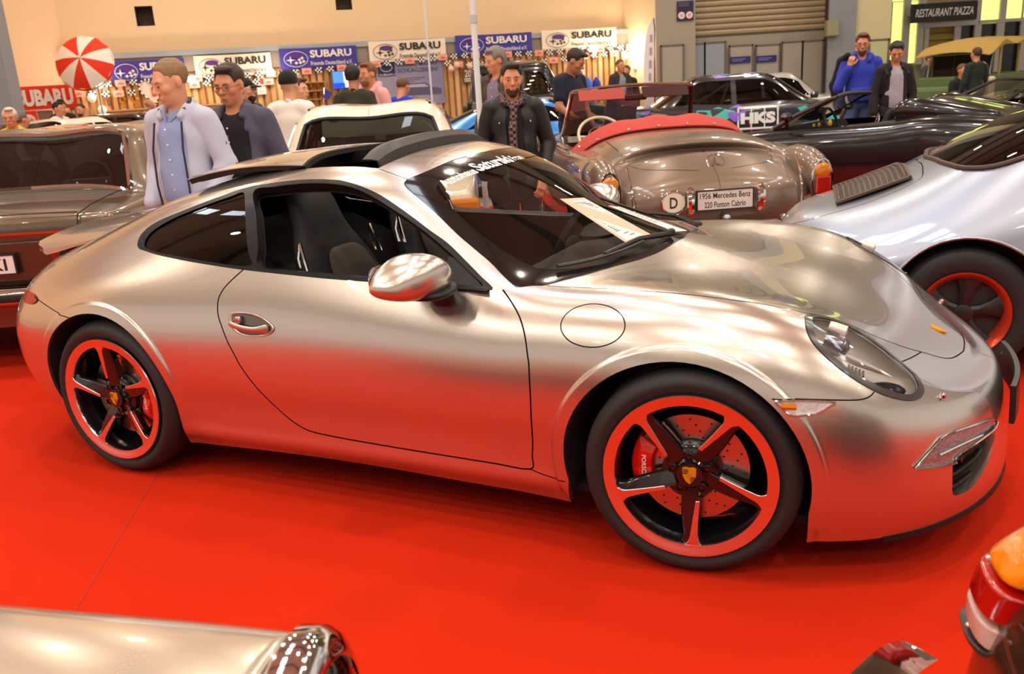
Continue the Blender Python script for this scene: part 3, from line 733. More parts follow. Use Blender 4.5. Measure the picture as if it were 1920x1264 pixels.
# trophy shelf, cups and pennant
a = bw(576, 188, .3); b = bw(612, 188, .3)
sh = thing('trophy_shelf', 'wooden trophy shelf beside the television', 'shelf', (0, 0, 0))
for dz in (0, .20, .40): panel('board', a[0], b[0], a[1] + dz, a[1] + dz + .02, PINE[2], fr_b, sh, .25, off=.03)
panel('side_board', a[0] - .02, a[0], a[1], a[1] + .42, PINE[2], fr_b, sh, .25, off=.03); panel('side_board', b[0], b[0] + .02, a[1], a[1] + .42, PINE[2], fr_b, sh, .25, off=.03)
GOLD = mat('trophy_gold', '#d8a038', .25, .9)
def cup(p, k, label, group):
    t = thing('trophy_cup', label, 'trophy', tuple(p), 0, group)
    MB().lathe([(.035 * k, 0), (.035 * k, .02 * k), (.012 * k, .03 * k), (.010 * k, .07 * k), (.035 * k, .10 * k), (.045 * k, .16 * k), (.041 * k, .16 * k), (.02 * k, .11 * k)], 14, 'z').build('bowl', GOLD, t)
    for sg in (-1, 1): MB().tube([(sg * .042 * k, 0, .15 * k), (sg * .065 * k, 0, .14 * k), (sg * .06 * k, 0, .11 * k), (sg * .035 * k, 0, .105 * k)], .005 * k, 5).build('handle', GOLD, t)
for i in range(5):
    s = a[0] + .05 + i * (b[0] - a[0] - .1) / 4
    cup(bp(s, a[1] + (.22 if i % 2 else .02), .15), .95, 'small gold cup standing on the trophy shelf', 'cups on the trophy shelf')
for px, py, lab in ((232, 203, 'gold cup below the dark framed picture'), (255, 202, 'gold cup left of the heart wreath')): s, z = bw(px, py, .3); cup(bp(s, z, .3), 1.4, lab, 'cups on the booth counter')
ct = thing('booth_counter', 'low pine counter along the plank wall', 'counter', (0, 0, 0)); s, z = bw(240, 204, .3)
panel('top', bw(196, 200, .3)[0], bw(420, 190, .3)[0], z - .04, z - .005, PINE[1], fr_b, ct, .45, off=.05); panel('front', bw(196, 200, .3)[0], bw(420, 190, .3)[0], 0, z - .04, PINE[0], fr_b, ct, .03, off=.42)
s, z = bw(608, 166, .4); t = thing('table_pennant', 'small purple pennant beside the television', 'pennant', (0, 0, 0))
flat('cloth', [(s, z), (s + .17, z - .11), (s + .08, z - .28), (s - .04, z - .20)], PURP, fr_b, t, .41); MB().tube([bp(s, z + .02, .4), bp(s - .05, z - .34, .4)], .006, 6).build('stick', CHROME, t)
# car print poster and bags at the right end of the booth
o, s0, s1, z0, z1 = framed(1066, 125, 1096, 163, 'car_print', 'white print of a violet car beside the navy polo man', 'poster', mat('print_white', '#f0e0e0', .6), mat('print_white'), .3, .01)
flat('printed_car', [(s0 + .06, z1 - .20), (s0 + .10, z1 - .11), (s0 + .26, z1 - .08), (s1 - .05, z1 - .15), (s1 - .05, z1 - .22)], mat('print_violet', '#8a4a80', .6), fr_b, o, .32)
flat('printed_badge', [(s0 + .08, z0 + .14), (s0 + .20, z0 + .14), (s0 + .20, z0 + .22), (s0 + .08, z0 + .22)], mat('print_navy', '#3a3a78', .6), fr_b, o, .32)
for i, (px, py, cname, lab) in enumerate(((1103, 158, '#2a62e0', 'bright blue gym bag hanging in the booth'), (1119, 157, '#1c2c9c', 'dark blue gym bag hanging beside the bright one'))):
    s, z = bw(px, py, .3); p = bp(s, z, .3); t = thing('gym_bag', lab, 'bag', tuple(p), 0, 'blue gym bags')
    MB().loft([[(rx * math.cos(q), ry * math.sin(q), zz) for q in np.linspace(0, 2 * PI, 14, endpoint=False)] for rx, ry, zz in ((.03, .03, .17), (.05, .04, .14), (.10, .06, .05), (.12, .07, -.08), (.10, .06, -.17), (.02, .02, -.19))]).build('sack', mat('bag_blue_%d' % i, cname, .6), t)
    MB().tube([(0, 0, .16), (.01, 0, .24), (0, 0, .30)], .006, 5).build('cord', FW, t)
# feather flag and orange panel
pf = at(1216, 150, 19.5); t = thing('feather_flag', 'tall white feather flag at the right end of the booth', 'flag', (pf.x, pf.y, 0))
zt = at(1220, 36, 19.5).z; z0 = .5
prof = [(0, z0, .10), (0, z0 + .3, .20), (.01, z0 + 1.0, .22), (.03, zt - .6, .21), (.06, zt - .25, .16), (.10, zt - .05, .07), (.12, zt, .01)]
PP = smooth_line([(a, b, c) for a, b, c in prof], 5); V = []
for a, b, c in PP: V += [(a - c / 2, .01 * math.sin(b * 5), b), (a + c / 2, .012 * math.sin(b * 5 + 1), b)]
ob('sail', V, [(2 * i, 2 * i + 1, 2 * i + 3, 2 * i + 2) for i in range(len(PP) - 1)], mat('flag_cloth', '#f2e6e6', .7), t)
MB().tube([(.12, 0, .0), (.125, 0, z0), (.135, 0, zt - .6), (.15, 0, zt - .2), (.13, 0, zt + .02)], .012, 6).build('mast', mat('mast_dark', (.05, .05, .05), .4), t)
MB().box((.1, 0, .02), (.4, .4, .04)).build('base', mat('mast_dark'), t, False)
for k in range(5): MB().box((.02 + .012 * k, -.018, z0 + .72 + k * .26), (.05, .003, .15)).build('print_mark', mat('flag_print_grey', '#b0a0a8', .6), t, False)
r = rectD(1213, 80, 1229, 139, 20.5); t = tag(panel('orange_panel', r[0], r[1], -.005, r[3], mat('panel_orange', '#f07a20', .6), frD(20.5), None, .03), 'orange display panel behind the feather flag', 'panel')
ringflat('printed_ring', (r[0] + r[1]) / 2, 1.62, .07, .10, .02, mat('panel_pale', '#f6c090', .6), lambda a, b, o: Vector((a, CAM.y + 20.5 - o, b)), t, .034)
# poles
def pole(x0, y0, x1, y1, D, r, label):
    a = at(x0, y0, D); t = thing('canopy_pole', label, 'pole', (a.x, a.y, 0))
    MB().lathe([(r, .02), (r, 4.6)], 12, 'z').build('tube', mat('pole_white', (.72, .72, .74), .35), t); MB().lathe([(r * 3, 0), (r * 3, .012), (r * 1.3, .02), (r * 1.2, .06)], 16, 'z').build('foot', mat('pole_white'), t)
    MB().lathe([(r * 1.25, 2.0), (r * 1.25, 2.06)], 12, 'z').build('sleeve', mat('pole_grey', (.5, .5, .52), .4), t)
pole(892, 100, 905, 260, 7.4, .024, 'tall white pole behind the coupe roof, left of the bearded man')
pole(803, 100, 808, 185, 13.5, .014, 'thin white pole in front of the grey car poster')
# ------------------------------------------------------------------ the silver coupe in the middle
HNET = np.array(
[[(-2041,0,220),(-2115,0,320),(-2157,0,450),(-2158,0,580),(-2131,0,700),(-2115,0,780),(-2052,0,840),(-1978,0,880),(-1923,0,905),(-1868,0,925)],
[(-2022,320,220),(-2097,330,320),(-2139,340,450),(-2139,340,580),(-2108,330,700),(-2087,300,780),(-2024,260,850),(-1942,200,890),(-1868,110,920),(-1794,0,945)],
[(-1930,600,220),(-2005,630,320),(-2047,645,450),(-2038,650,580),(-2002,635,690),(-1968,580,780),(-1905,480,860),(-1822,360,910),(-1748,190,945),(-1684,0,975)],
[(-1763,760,220),(-1808,795,320),(-1834,815,450),(-1829,820,580),(-1800,795,700),(-1751,715,810),(-1684,580,900),(-1610,440,965),(-1546,235,1010),(-1500,0,1040)],
[(-1566,800,210),(-1570,845,320),(-1572,872,450),(-1574,882,600),(-1540,855,750),(-1494,755,870),(-1420,615,970),(-1350,475,1045),(-1300,255,1090),(-1250,0,1120)],
[(-1250,810,160),(-1250,862,310),(-1250,895,450),(-1250,905,610),(-1250,875,780),(-1200,760,920),(-1150,645,1040),(-1100,510,1120),(-1050,270,1165),(-1000,0,1185)],
[(-900,800,152),(-900,850,290),(-900,880,440),(-900,885,600),(-900,855,770),(-880,765,925),(-850,675,1060),(-820,555,1165),(-780,290,1225),(-750,0,1245)],
[(-500,795,164),(-500,835,270),(-500,862,430),(-500,865,600),(-500,840,760),(-500,775,910),(-500,690,1070),(-480,575,1205),(-450,300,1265),(-420,0,1283)],
[(-100,790,167),(-100,830,260),(-100,855,420),(-100,860,590),(-100,838,745),(-100,775,885),(-100,685,1070),(-100,565,1222),(-100,300,1281),(-100,0,1299)],
[(200,790,162),(200,830,260),(200,855,420),(200,860,590),(200,838,735),(200,770,870),(200,665,1046),(200,530,1183),(200,290,1233),(200,0,1257)],
[(450,790,155),(450,830,260),(450,855,420),(450,860,590),(450,838,730),(450,757,860),(450,660,960),(450,500,1045),(450,260,1093),(450,0,1122)],
[(620,790,153),(620,830,260),(620,856,420),(620,861,585),(620,838,728),(620,745,850),(620,655,884),(620,500,947),(630,260,1005),(640,0,1033)],
[(800,795,144),(800,833,260),(800,860,420),(800,867,580),(800,845,729),(800,755,848),(800,630,864),(810,470,886),(820,250,928),(820,0,960)],
[(980,800,132),(980,838,260),(980,865,420),(980,874,575),(980,853,730),(980,755,855),(980,620,867),(980,450,874),(980,240,895),(980,0,915)],
[(1225,820,132),(1225,850,260),(1225,872,410),(1225,880,560),(1225,858,721),(1225,745,853),(1225,610,857),(1225,430,846),(1225,220,848),(1225,0,855)],
[(1500,800,132),(1500,835,250),(1500,855,400),(1500,860,540),(1500,835,689),(1500,725,812),(1500,590,810),(1500,420,794),(1500,220,793),(1500,0,798)],
[(1734,750,142),(1758,785,250),(1758,800,380),(1751,795,500),(1743,765,610),(1722,680,696),(1713,560,715),(1704,400,715),(1696,210,716),(1687,0,721)],
[(1946,590,161),(1962,615,250),(1947,625,370),(1937,615,470),(1917,580,550),(1870,510,586),(1852,430,611),(1844,310,626),(1835,160,634),(1835,0,638)],
[(2094,340,182),(2103,350,250),(2080,355,360),(2069,350,450),(2045,330,513),(2000,300,528),(1974,250,553),(1957,180,568),(1948,90,576),(1948,0,578)],
[(2137,0,182),(2147,0,250),(2124,0,360),(2113,0,450),(2088,0,508),(2052,0,513),(2026,0,533),(2009,0,548),(1996,0,556),(1987,0,560)]]
) / 1000.
FE = {
'dlo':[(-1099,-722,979),(-1077,-740,961),(-1041,-747,954),(-957,-760,941),(-820,-770,926),(-687,-776,914),(-507,-780,900),(-255,-782,887),(-49,-780,878),(215,-772,872),(378,-761,867),(538,-746,859),(481,-717,900),(410,-691,949),(339,-669,998),(264,-656,1040),(186,-640,1085),(106,-623,1128),(23,-605,1164),(-64,-589,1191),(-150,-575,1208),(-193,-572,1211),(-278,-568,1213),(-366,-565,1211),(-498,-565,1200),(-630,-572,1180),(-773,-603,1142),(-922,-631,1097),(-1023,-646,1065),(-1079,-665,1038),(-1103,-692,1009)],
'quarter_glass':[(-1054,-727,979),(-1027,-742,962),(-946,-755,949),(-824,-764,937),(-692,-770,925),(-474,-774,914),(-490,-750,968),(-544,-676,1099),(-607,-599,1167),(-675,-609,1152),(-756,-623,1130),(-907,-649,1085),(-979,-665,1057),(-1030,-684,1029),(-1053,-705,1004)],
'door_glass':[(-423,-774,912),(-241,-775,902),(-52,-774,892),(78,-769,890),(212,-765,885),(375,-754,878),(502,-743,869),(441,-717,911),(371,-694,958),(289,-673,1011),(203,-655,1061),(114,-639,1107),(15,-619,1152),(-67,-603,1179),(-139,-594,1193),(-240,-588,1200),(-352,-587,1198),(-471,-589,1188),(-557,-594,1177),(-490,-678,1100),(-445,-741,988)],
'door_edge':[(-498,-779,902),(-543,-796,867),(-579,-812,833),(-598,-826,800),(-601,-837,769),(-595,-848,732),(-578,-857,693),(-551,-866,634),(-523,-869,583),(-498,-869,535),(-432,-862,440),(-359,-851,358),(-307,-843,319),(-261,-838,297),(-212,-836,287),(-112,-834,280),(95,-832,273),(328,-831,268),(547,-830,264),(681,-830,262),(692,-841,313),(703,-855,401),(712,-866,523),(711,-861,636),(705,-854,675),(694,-839,724),(673,-815,770),(641,-787,808),(576,-740,859)],
'sill_ext':[(681,-830,262),(725,-828,250),(777,-826,242),(810,-827,241)],
'fuel':[(1025,-822,786),(1019,-811,801),(1006,-799,814),(987,-788,824),(962,-778,832),(935,-772,836),(906,-769,836),(879,-772,833),(855,-779,826),(835,-788,816),(821,-800,803),(813,-811,789),(812,-821,773),(818,-831,757),(831,-838,743),(849,-845,731),(873,-849,723),(899,-852,719),(927,-853,719),(954,-853,723),(979,-850,731),(1000,-846,742),(1015,-840,756),(1024,-832,771)],
'hood_side':[(711,-683,867),(863,-678,865),(1056,-701,868),(1273,-702,857),(1397,-681,841),(1486,-652,820),(1532,-631,804),(1571,-587,788),(1614,-550,767),(1667,-534,740),(1734,-493,701),(1853,-349,621),(1891,-304,597),(1929,-254,576),(1955,-198,565),(1983,-101,558),(2001,0,554),(2011,0,546)],
'headlight':[(1534,-674,802),(1536,-650,803),(1565,-604,791),(1601,-576,774),(1655,-558,748),(1702,-560,722),(1746,-561,693),(1797,-564,652),(1841,-567,615),(1861,-595,593),(1866,-621,581),(1856,-656,573),(1829,-692,576),(1783,-730,595),(1737,-755,620),(1677,-772,660),(1616,-774,707),(1569,-759,749),(1545,-728,782)],
'marker':[(1482,-862,603),(1549,-849,605),(1642,-821,600),(1626,-830,588),(1601,-842,571),(1563,-852,563),(1523,-860,565),(1501,-861,584)],
'fender_cut':[(1473,-862,608),(1549,-848,609),(1661,-811,604),(1705,-788,602),(1727,-771,607),(1738,-756,617)],
'rear_cut':[(-1661,-824,748),(-1620,-841,741),(-1539,-866,725),(-1455,-883,704),(-1403,-890,694),(-1355,-893,688)],
'fog':[(1861,-726,394),(1897,-685,435),(1935,-630,462),(2004,-516,452),(2058,-393,430),(2079,-336,408),(2073,-367,393),(2033,-478,397),(1974,-592,392),(1959,-617,377),(1957,-621,368),(1865,-723,383)],
'intake':[(1959,-617,380),(1976,-589,391),(2033,-478,393),(2073,-369,386),(2082,-351,365),(2073,-395,339),(2065,-429,313),(2033,-509,270),(2008,-552,253),(1973,-603,256),(1962,-620,283),(1958,-621,365)],
'windshield':[(617,-723,864),(516,-674,923),(433,-651,976),(357,-633,1025),(238,-598,1108),(153,-573,1159),(107,-550,1188),(104,-523,1204),(109,-512,1208),(146,-420,1228),(168,-151,1253),(166,2,1257),(172,2,1256)],
'cowl':[(617,-723,864),(673,-696,868),(710,-681,868),(785,-575,876),(859,-442,883),(925,-329,889),(971,-203,898),(994,-54,909),(978,0,915)],
'handle':[(-543,-846,734),(-526,-842,746),(-491,-840,749),(-440,-839,748),(-389,-841,737),(-348,-845,718),(-328,-849,700),(-336,-852,682),(-364,-855,668),(-409,-857,662),(-464,-859,663),(-509,-858,676),(-535,-853,703)],

}
FE = {k: [(a / 1000, b / 1000, c / 1000) for a, b, c in v] for k, v in FE.items()}
def sstep(a, b, t): t = np.clip((t - a) / (b - a), 0, 1); return t * t * (3 - 2 * t)
F_ARCH = (1.203, .325, .388, .375); R_ARCH = (-1.238, .350, .362, .366)
def hero_relief(P):
    P = P.copy(); x, y, z = P[..., 0], P[..., 1], P[..., 2]
    side = sstep(.55, .7, y)
    for cx, cz, rx, rz in (F_ARCH, R_ARCH):
        r = np.sqrt(((x - cx) / rx) ** 2 + ((z - cz) / rz) ** 2)
        P[..., 1] += side * .011 * (1 - sstep(1.085, 1.135, r))
    sl = sstep(-1.0, -.75, x) * (1 - sstep(.7, .9, x))
    P[..., 1] += side * sl * (.016 * np.exp(-((z - .215) / .042) ** 2) - .010 * np.exp(-((z - .36) / .08) ** 2))
    return P
CARS = {}
def arch_line(c, zlo0, zlo1, x0, x1):
    cx, cz, rx, rz = c
    a = np.linspace(math.radians(192), math.radians(-12), 40)
    p = [(x0, .8, zlo0)] + [(cx + rx * math.cos(t), .85, cz + rz * math.sin(t)) for t in a] + [(x1, .8, zlo1)]
    return p
mat('crest_gold', '#d08a0c', .5, spec=.15)
def hero_paint():
    m = mat('champagne_silver_paint', (.63, .57, .505), .27, .94, 1.0)
    nt = m.node_tree; b = nt.nodes['Principled BSDF']
    n = nt.nodes.new('ShaderNodeTexVoronoi'); n.inputs['Scale'].default_value = 900
    tc = nt.nodes.new('ShaderNodeTexCoord'); nt.links.new(tc.outputs['Object'], n.inputs['Vector'])
    bp = nt.nodes.new('ShaderNodeBump'); bp.inputs['Strength'].default_value = .06; bp.inputs['Distance'].default_value = .0006
    nt.links.new(n.outputs['Distance'], bp.inputs['Height']); nt.links.new(bp.outputs[0], b.inputs['Normal'])
    return m
def rounded(w, h, r, n=4, c=(0, 0)):
    """rounded rectangle outline"""
    out = []
    for (sx, sy, a0) in ((1, 1, 0), (-1, 1, 90), (-1, -1, 180), (1, -1, 270)):
        for k in range(n + 1):
            a = math.radians(a0 + 90 * k / n); out.append((c[0] + sx * (w / 2 - r) + r * math.cos(a), c[1] + sy * (h / 2 - r) + r * math.sin(a)))
    return out
def tyre_prof(r, rim, w):
    h = w / 2
    return [(rim - .012, -h * .80), (rim + .004, -h * .86), (rim + .03, -h * .97), (rim + (r - rim) * .55, -h), (r - .022, -h * .93), (r - .006, -h * .80), (r, -h * .60),
            (r - .0005, -h * .18), (r - .007, -h * .165), (r - .007, -h * .11), (r, -h * .10), (r, h * .10), (r - .007, h * .11), (r - .007, h * .165), (r - .0005, h * .18),
            (r, h * .60), (r - .006, h * .80), (r - .022, h * .93), (rim + (r - rim) * .55, h), (rim + .03, h * .97), (rim + .004, h * .86), (rim - .012, h * .80)]
RIM_FACE = mat('machined_alloy', (.80, .78, .77), .20, 1.)
RIM_BLACK = mat('rim_gloss_black', (.006, .006, .007), .16, 0, .8)
CALIPER = mat('caliper_red', '#d4160a', .30, 0, .6)
DISC = mat('brake_disc_steel', (.52, .49, .46), .26, 1., bump=(120, .1, .001))
def hero_wheel(parent, x, y, z, r, w, steer, a0, far=1, cal=1):
    """y axis points outwards (towards -y) when far = 1"""
    wheel = bpy.data.objects.new('wheel', None); put(wheel, parent); wheel.location = (x, y * far, z); wheel.rotation_euler = (0, 0, steer if far == 1 else steer + PI)
    rim = .258
    MB().lathe(tyre_prof(r, rim, w), 72).build('tyre', TYRE, wheel, sharp=60)
    o = -w / 2                                     # outer plane
    MB().lathe([(rim + .004, o + .010), (rim + .010, o + .004), (rim + .008, o - .001), (rim - .004, o + .001), (rim - .014, o + .004), (rim - .026, o + .006), (rim - .028, o + .012)], 72).build('rim_ring', RIM_FACE, wheel, sharp=30)
    MB().lathe([(rim - .027, o + .010), (rim - .034, o + .03), (rim - .040, o + .07), (rim - .046, o + .14), (rim - .020, o + w * .93)], 48).build('rim_barrel', RIM_BLACK, wheel, sharp=40)
    def fr(a, b, h): return (a, h, b)
    for k in range(5):
        t = a0 + k * 2 * PI / 5
        def pol(rr, da): return (rr * math.cos(t + da), rr * math.sin(t + da))
        # machined blade: widens into the ring on both sides
        m = MB(); n = 14; V = []; 
        L, Rr = [], []
        for i in range(n + 1):
            s = i / n; rr = .088 + (rim - .020 - .088) * s
            hw = .0065 + .0085 * s ** 1.5 + .022 * max(0, (s - .80) / .2) ** 2
            c = .020 * (1 - s) ** 1.2
            L.append((rr, c + hw)); Rr.append((rr, c - hw))
        dome = lambda rr: o + .006 + .030 * (1 - min(1, rr / .24)) ** 1.3
        ct, st = math.cos(t), math.sin(t)
        P = lambda q, dy: (q[0] * ct - q[1] * st, dome(q[0]) + dy, q[0] * st + q[1] * ct)
        rings = [[P(a, 0), P(b, 0), P(b, .016), P(a, .016)] for a, b in zip(L, Rr)]
        m.loft(rings); m.build('spoke_blade', RIM_FACE, wheel, sharp=30, bevel=.0015)
        # black body of the spoke, on the clockwise side and deeper
        m = MB(); rings = []
        for i in range(n + 1):
            s = i / n; rr = .05 + (rim - .026 - .05) * s
            a1 = .021 * (1 - s) ** 1.2 + .004; b1 = -(.030 + .006 * math.sin(PI * s) + .020 * max(0, (s - .8) / .2) ** 2)
            d = dome(rr)
            ring = [(rr, a1, .004), (rr, a1 - .012, .006), (rr, b1 + .006, .013), (rr, b1, .022), (rr, b1 + .004, .05), (rr, a1, .05)]
            rings.append([(q[0] * ct - q[1] * st, d + q[2], q[0] * st + q[1] * ct) for q in ring])
        m.loft(rings); m.build('spoke', RIM_BLACK, wheel, sharp=35, bevel=.002)
        c = (math.cos(t + PI / 5) * .056, o + .030, math.sin(t + PI / 5) * .056)
        MB().lathe([(.015, .012), (.0155, 0), (.012, -.001), (.011, .008), (.007, .008), (.007, .002), (.0005, .0015)], 16, c=c).build('wheel_bolt', RIM_BLACK, wheel, sharp=30)
    MB().lathe([(.092, o + .070), (.090, o + .050), (.080, o + .043), (.048, o + .040), (.041, o + .034), (.040, o + .022), (.034, o + .021), (.0005, o + .021)], 40).build('hub', RIM_BLACK, wheel, sharp=30)
    cap = MB(); sh = [(-.021, .024), (-.012, .028), (0, .026), (.012, .028), (.021, .024), (.020, -.002), (.012, -.018), (0, -.028), (-.012, -.018), (-.020, -.002)]
    cap.prism(sh, .0035, lambda a, b, h: (a, o + .0205 - h, b)); cap = cap.build('crest_badge', mat('crest_gold', '#d08a0c', .5, spec=.15), wheel, sharp=30)
    q = MB()
    for (a, b) in ((-.011, .013), (.011, -.012)):
        for k in range(3): q.box((a, o + .0166, b + (k - 1) * .006), (.016, .0012, .0028))
    q.build('crest_stripes', mat('crest_black', (.02, .008, .006), .4), cap, False)
    MB().prism([(-.007, .008), (.007, .008), (.006, -.004), (0, -.009), (-.006, -.004)], .0015, lambda a, b, h: (a, o + .0170 - h, b)).build('crest_shield', mat('crest_inner', '#c8781a', .4), cap, False)
    dsc = MB().lathe([(.175, o + .085), (.175, o + .107), (.09, o + .107), (.09, o + .085), (.175, o + .085)], 48).build('brake_disc', DISC, wheel, sharp=30)
    q = MB()
    for k in range(15):
        for j in range(4):
            a = k * 2 * PI / 15 + j * .12; rr = .105 + j * .018
            q.lathe([(.0035, o + .0845), (.0002, o + .0843)], 6, c=(rr * math.cos(a), 0, rr * math.sin(a)))
    q.build('disc_drillings', DARK, dsc, False)['kind'] = 'stuff'
    MB().lathe([(.092, o + .083), (.085, o + .070), (.0005, o + .07)], 32).build('disc_bell', mat('disc_bell_grey', (.22, .20, .19), .4, .8), wheel, sharp=30)
    m = MB(); rings = []
    for i in range(15):                            # caliper: an arc block behind the spokes
        s = i / 14; a = PI + (s - .5) * 1.15 * 1 + (0 if cal == 1 else PI); bul = .010 * abs(math.sin(s * PI * 2)) + .004 * math.sin(s * PI)
        ring = [(.118, .070), (.126, .062 - bul), (.165, .060 - bul), (.188, .066), (.192, .085), (.188, .12), (.118, .12)]
        rings.append([(rr * math.cos(a), o + h, rr * math.sin(a)) for rr, h in ring])
    m.loft(rings); ca = m.build('brake_caliper', CALIPER, wheel, sharp=35, bevel=.003)
    a = PI + (0 if cal == 1 else PI)
    def cfr(u, v):
        ang = a - u / .150; rr = .146 + v
        return (rr * math.cos(ang), o + .0475, rr * math.sin(ang))
    lettering('caliper_lettering', 'PORSCHE', mat('caliper_white', (.9, .88, .85), .5), ca, .085, .014, lambda u, v: (-(.146) + v * 1, o + .0475, -u) if cal == 1 else (.146 - v, o + .0475, u), .01)
    return wheel

def build_hero():
    car = thing('sports_coupe', 'champagne silver sports coupe with black five-spoke wheels and raised rear spoiler, nearest the camera', 'car', (0, 0, 0), -YAW)
    PA = hero_paint()
    S = Shell(HNET, lam=.01, disp=hero_relief)
    c = Cut(S, 250, 112)
    top = lambda L: c.uv([(a, b, 0) for a, b in L], (0, 1))
    c.outline('dlo', FE['dlo'], 4); c.outline('quarter', FE['quarter_glass'], 4); c.outline('window', FE['door_glass'], 4)
    # wheel arches
    arch = {}
    for nm, A in (('farch', arch_line(F_ARCH, .152, .139, .812, 1.577)), ('rarch', arch_line(R_ARCH, .20, .15, -1.615, -.895))):
        q = c.uv(A, (0, 2)); arch[nm] = q
        q2 = np.vstack([q, [[q[-1][0], 0], [q[0][0], 0]]]); c.outline(nm, None, 0, uv=q2)
    # windscreen with its black border
    w = FE['windshield'][:11]; cw = FE['cowl'][:8]
    ws = np.vstack([smooth_line(c.uv(w), 4), top([(.172, 0)]), top([(1.0, 0)]), smooth_line(c.uv(cw[::-1]), 3)])
    ws[len(smooth_line(c.uv(w), 4)):, 1] = np.minimum(ws[len(smooth_line(c.uv(w), 4)):, 1], 9); 
    k = len(w) * 4 - 3; ws[k, 1] = ws[k + 1, 1] = 9
    c.outline('ws', None, 0, uv=ws)
    g = [(.640, .595), (.54, .600), (.440, .590), (.33, .567), (.25, .535), (.215, .505), (.222, .44), (.262, .25), (.275, .10)]
    g2 = [(.955, .08), (.925, .22), (.865, .36), (.78, .48), (.69, .565)]
    wg = np.vstack([smooth_line(top(g), 3), top([(.278, 0)]), top([(.96, 0)]), smooth_line(top(g2), 3)])
    k = (len(g) - 1) * 3 + 1; wg[k, 1] = wg[k + 1, 1] = 9
    c.outline('wsglass', None, 0, uv=wg)
    # sunroof opening
    so = [(-.039, .492), (-.016, .42), (0, .30), (.008, .15)]
    sb = [(-.47, .470), (-.30, .480), (-.12, .490)]
    sq = np.vstack([smooth_line(top(so), 3), top([(.010, 0)]), top([(-.55, 0)]), top([(-.53, .25), (-.50, .42)]), smooth_line(top(sb), 3)])
    k = (len(so) - 1) * 3 + 1; sq[k, 1] = sq[k + 1, 1] = 9
    c.outline('sunroof', None, 0, uv=sq)
    rw = np.vstack([top([(-1.52, .30), (-1.35, .40), (-1.10, .44), (-.86, .46), (-.80, .30)]), top([(-.78, 0)]), top([(-1.56, 0)])]); rw[-2:, 1] = 9
    c.outline('rear_window', None, 0, uv=rw)
    # panel joints
    door_q = c.seam(FE['door_edge'], .0055, 4)
    c.poly['door'] = np.vstack([door_q, c.uv(FE['dlo'][11:5:-1])])
    c.seam(FE['sill_ext'], .004, 3)
    c.outline('fuel', FE['fuel'], 2, gap=.0040)
    hs = FE['hood_side'][:16]
    hq = np.vstack([smooth_line(c.uv(hs), 3), top([(2.000, 0)])]); hq[-1, 1] = 9
    c.seam(None, .0045, 0, uv=hq)
    c.poly['hood'] = np.vstack([hq, top([(1.0, 0)]) * [1, 0] + [0, 9], smooth_line(c.uv(cw[::-1]), 3)])
    c.outline('lamp', FE['headlight'], 4)
    lens = np.array(c.poly['lamp']); ctr = lens.mean(0)
    P3 = S(lens[:, 0], lens[:, 1]); cc = P3.mean(0)
    li = c.uv([tuple(cc + (p - cc) * (1 - .022 / max(np.linalg.norm(p - cc), .05))) for p in P3[::4]]); c.outline('lens', None, 4, uv=li)
    c.outline('marker', FE['marker'], 2)
    fq = c.seam(FE['fender_cut'], .004, 3)
    c.seam([(1.800, .560, .650), (1.825, .47, .637), (1.853, .349, .621)], .004, 2)
    rq = c.seam(FE['rear_cut'], .004, 3)
    c.outline('tail', [(-1.83, .74, .74), (-1.80, .765, .765), (-1.69, .809, .758), (-1.625, .838, .741), (-1.665, .841, .720), (-1.77, .80, .715)], 3)
    c.outline('fog', FE['fog'], 3); c.outline('intake', FE['intake'], 2)
    for A_ in (F_ARCH, R_ARCH):
        for k_ in (1.085, 1.110, 1.135):
            a_ = np.linspace(math.radians(188), math.radians(-8), 60); c.cons.append((c.uv([(A_[0] + A_[2] * k_ * math.cos(t_), .85, A_[1] + A_[3] * k_ * math.sin(t_)) for t_ in a_], (0, 2)), False))
    c.seam([(.103, .521, .1205 * 10), (.022, .509, 1.228), (-.039, .492, 1.243)], .003, 2)
    bq = np.vstack([fq, c.uv([(1.77, .65, .65), (1.800, .560, .650), (1.825, .47, .637), (1.853, .349, .621)]), hq[-13:]])
    ua = arch['farch'][-1][0] - .6
    c.poly['bumper'] = np.vstack([bq, [[19.01, 9.01], [19.01, -.01], [ua, -.01], [ua, fq[0][1]]]])
    ub = arch['rarch'][0][0] + .6
    c.poly['rbumper'] = np.vstack([rq[::-1], c.uv([(-1.72, .81, .737), (-1.80, .765, .735), (-1.95, .60, .73), (-2.07, .33, .72), (-2.11, .1, .71)]), [[-.01, 4.1], [-.01, -.01], [ub, -.01], [ub, rq[-1][1]]]])
    c.mesh()
    GL = glass('hero_clear_glass', (.90, .93, .90), 1.3, .92); GT = glass('hero_tinted_glass', (.10, .11, .10), 1.6, .8)
    arches = c.inside('farch', 'rarch'); c.free &= ~arches
    openw = c.inside('window'); c.free &= ~(openw)
    ds = c.inside('door')
    for sd in (-1, 1):
        fr0 = c.free.copy()
        c.part('quarter_window', c.inside('quarter'), GT, car, sd, -.004)
        c.part('window_trim', c.inside('dlo'), SATIN, car, sd, .0015)
        d = c.part('door', ds & ~c.inside('dlo'), PA, car, sd)
        c.part('fuel_flap' if sd < 0 else 'fender_cap', c.inside('fuel'), PA, car, sd)
        hl = c.part('headlight_lens', c.inside('lens'), glass('lamp_lens_glass', (.93, .94, .95), 1.2, .95), car, sd, .002)
        c.part('headlight_rim', c.inside('lamp'), mat('lamp_rim_grey', (.075, .068, .064), .25, .3, .5), car, sd, .003)
        c.part('side_marker', c.inside('marker'), mat('marker_lens', (.72, .70, .70), .12, .25, 1., bump=(60, .4, .006)), car, sd, -.002)
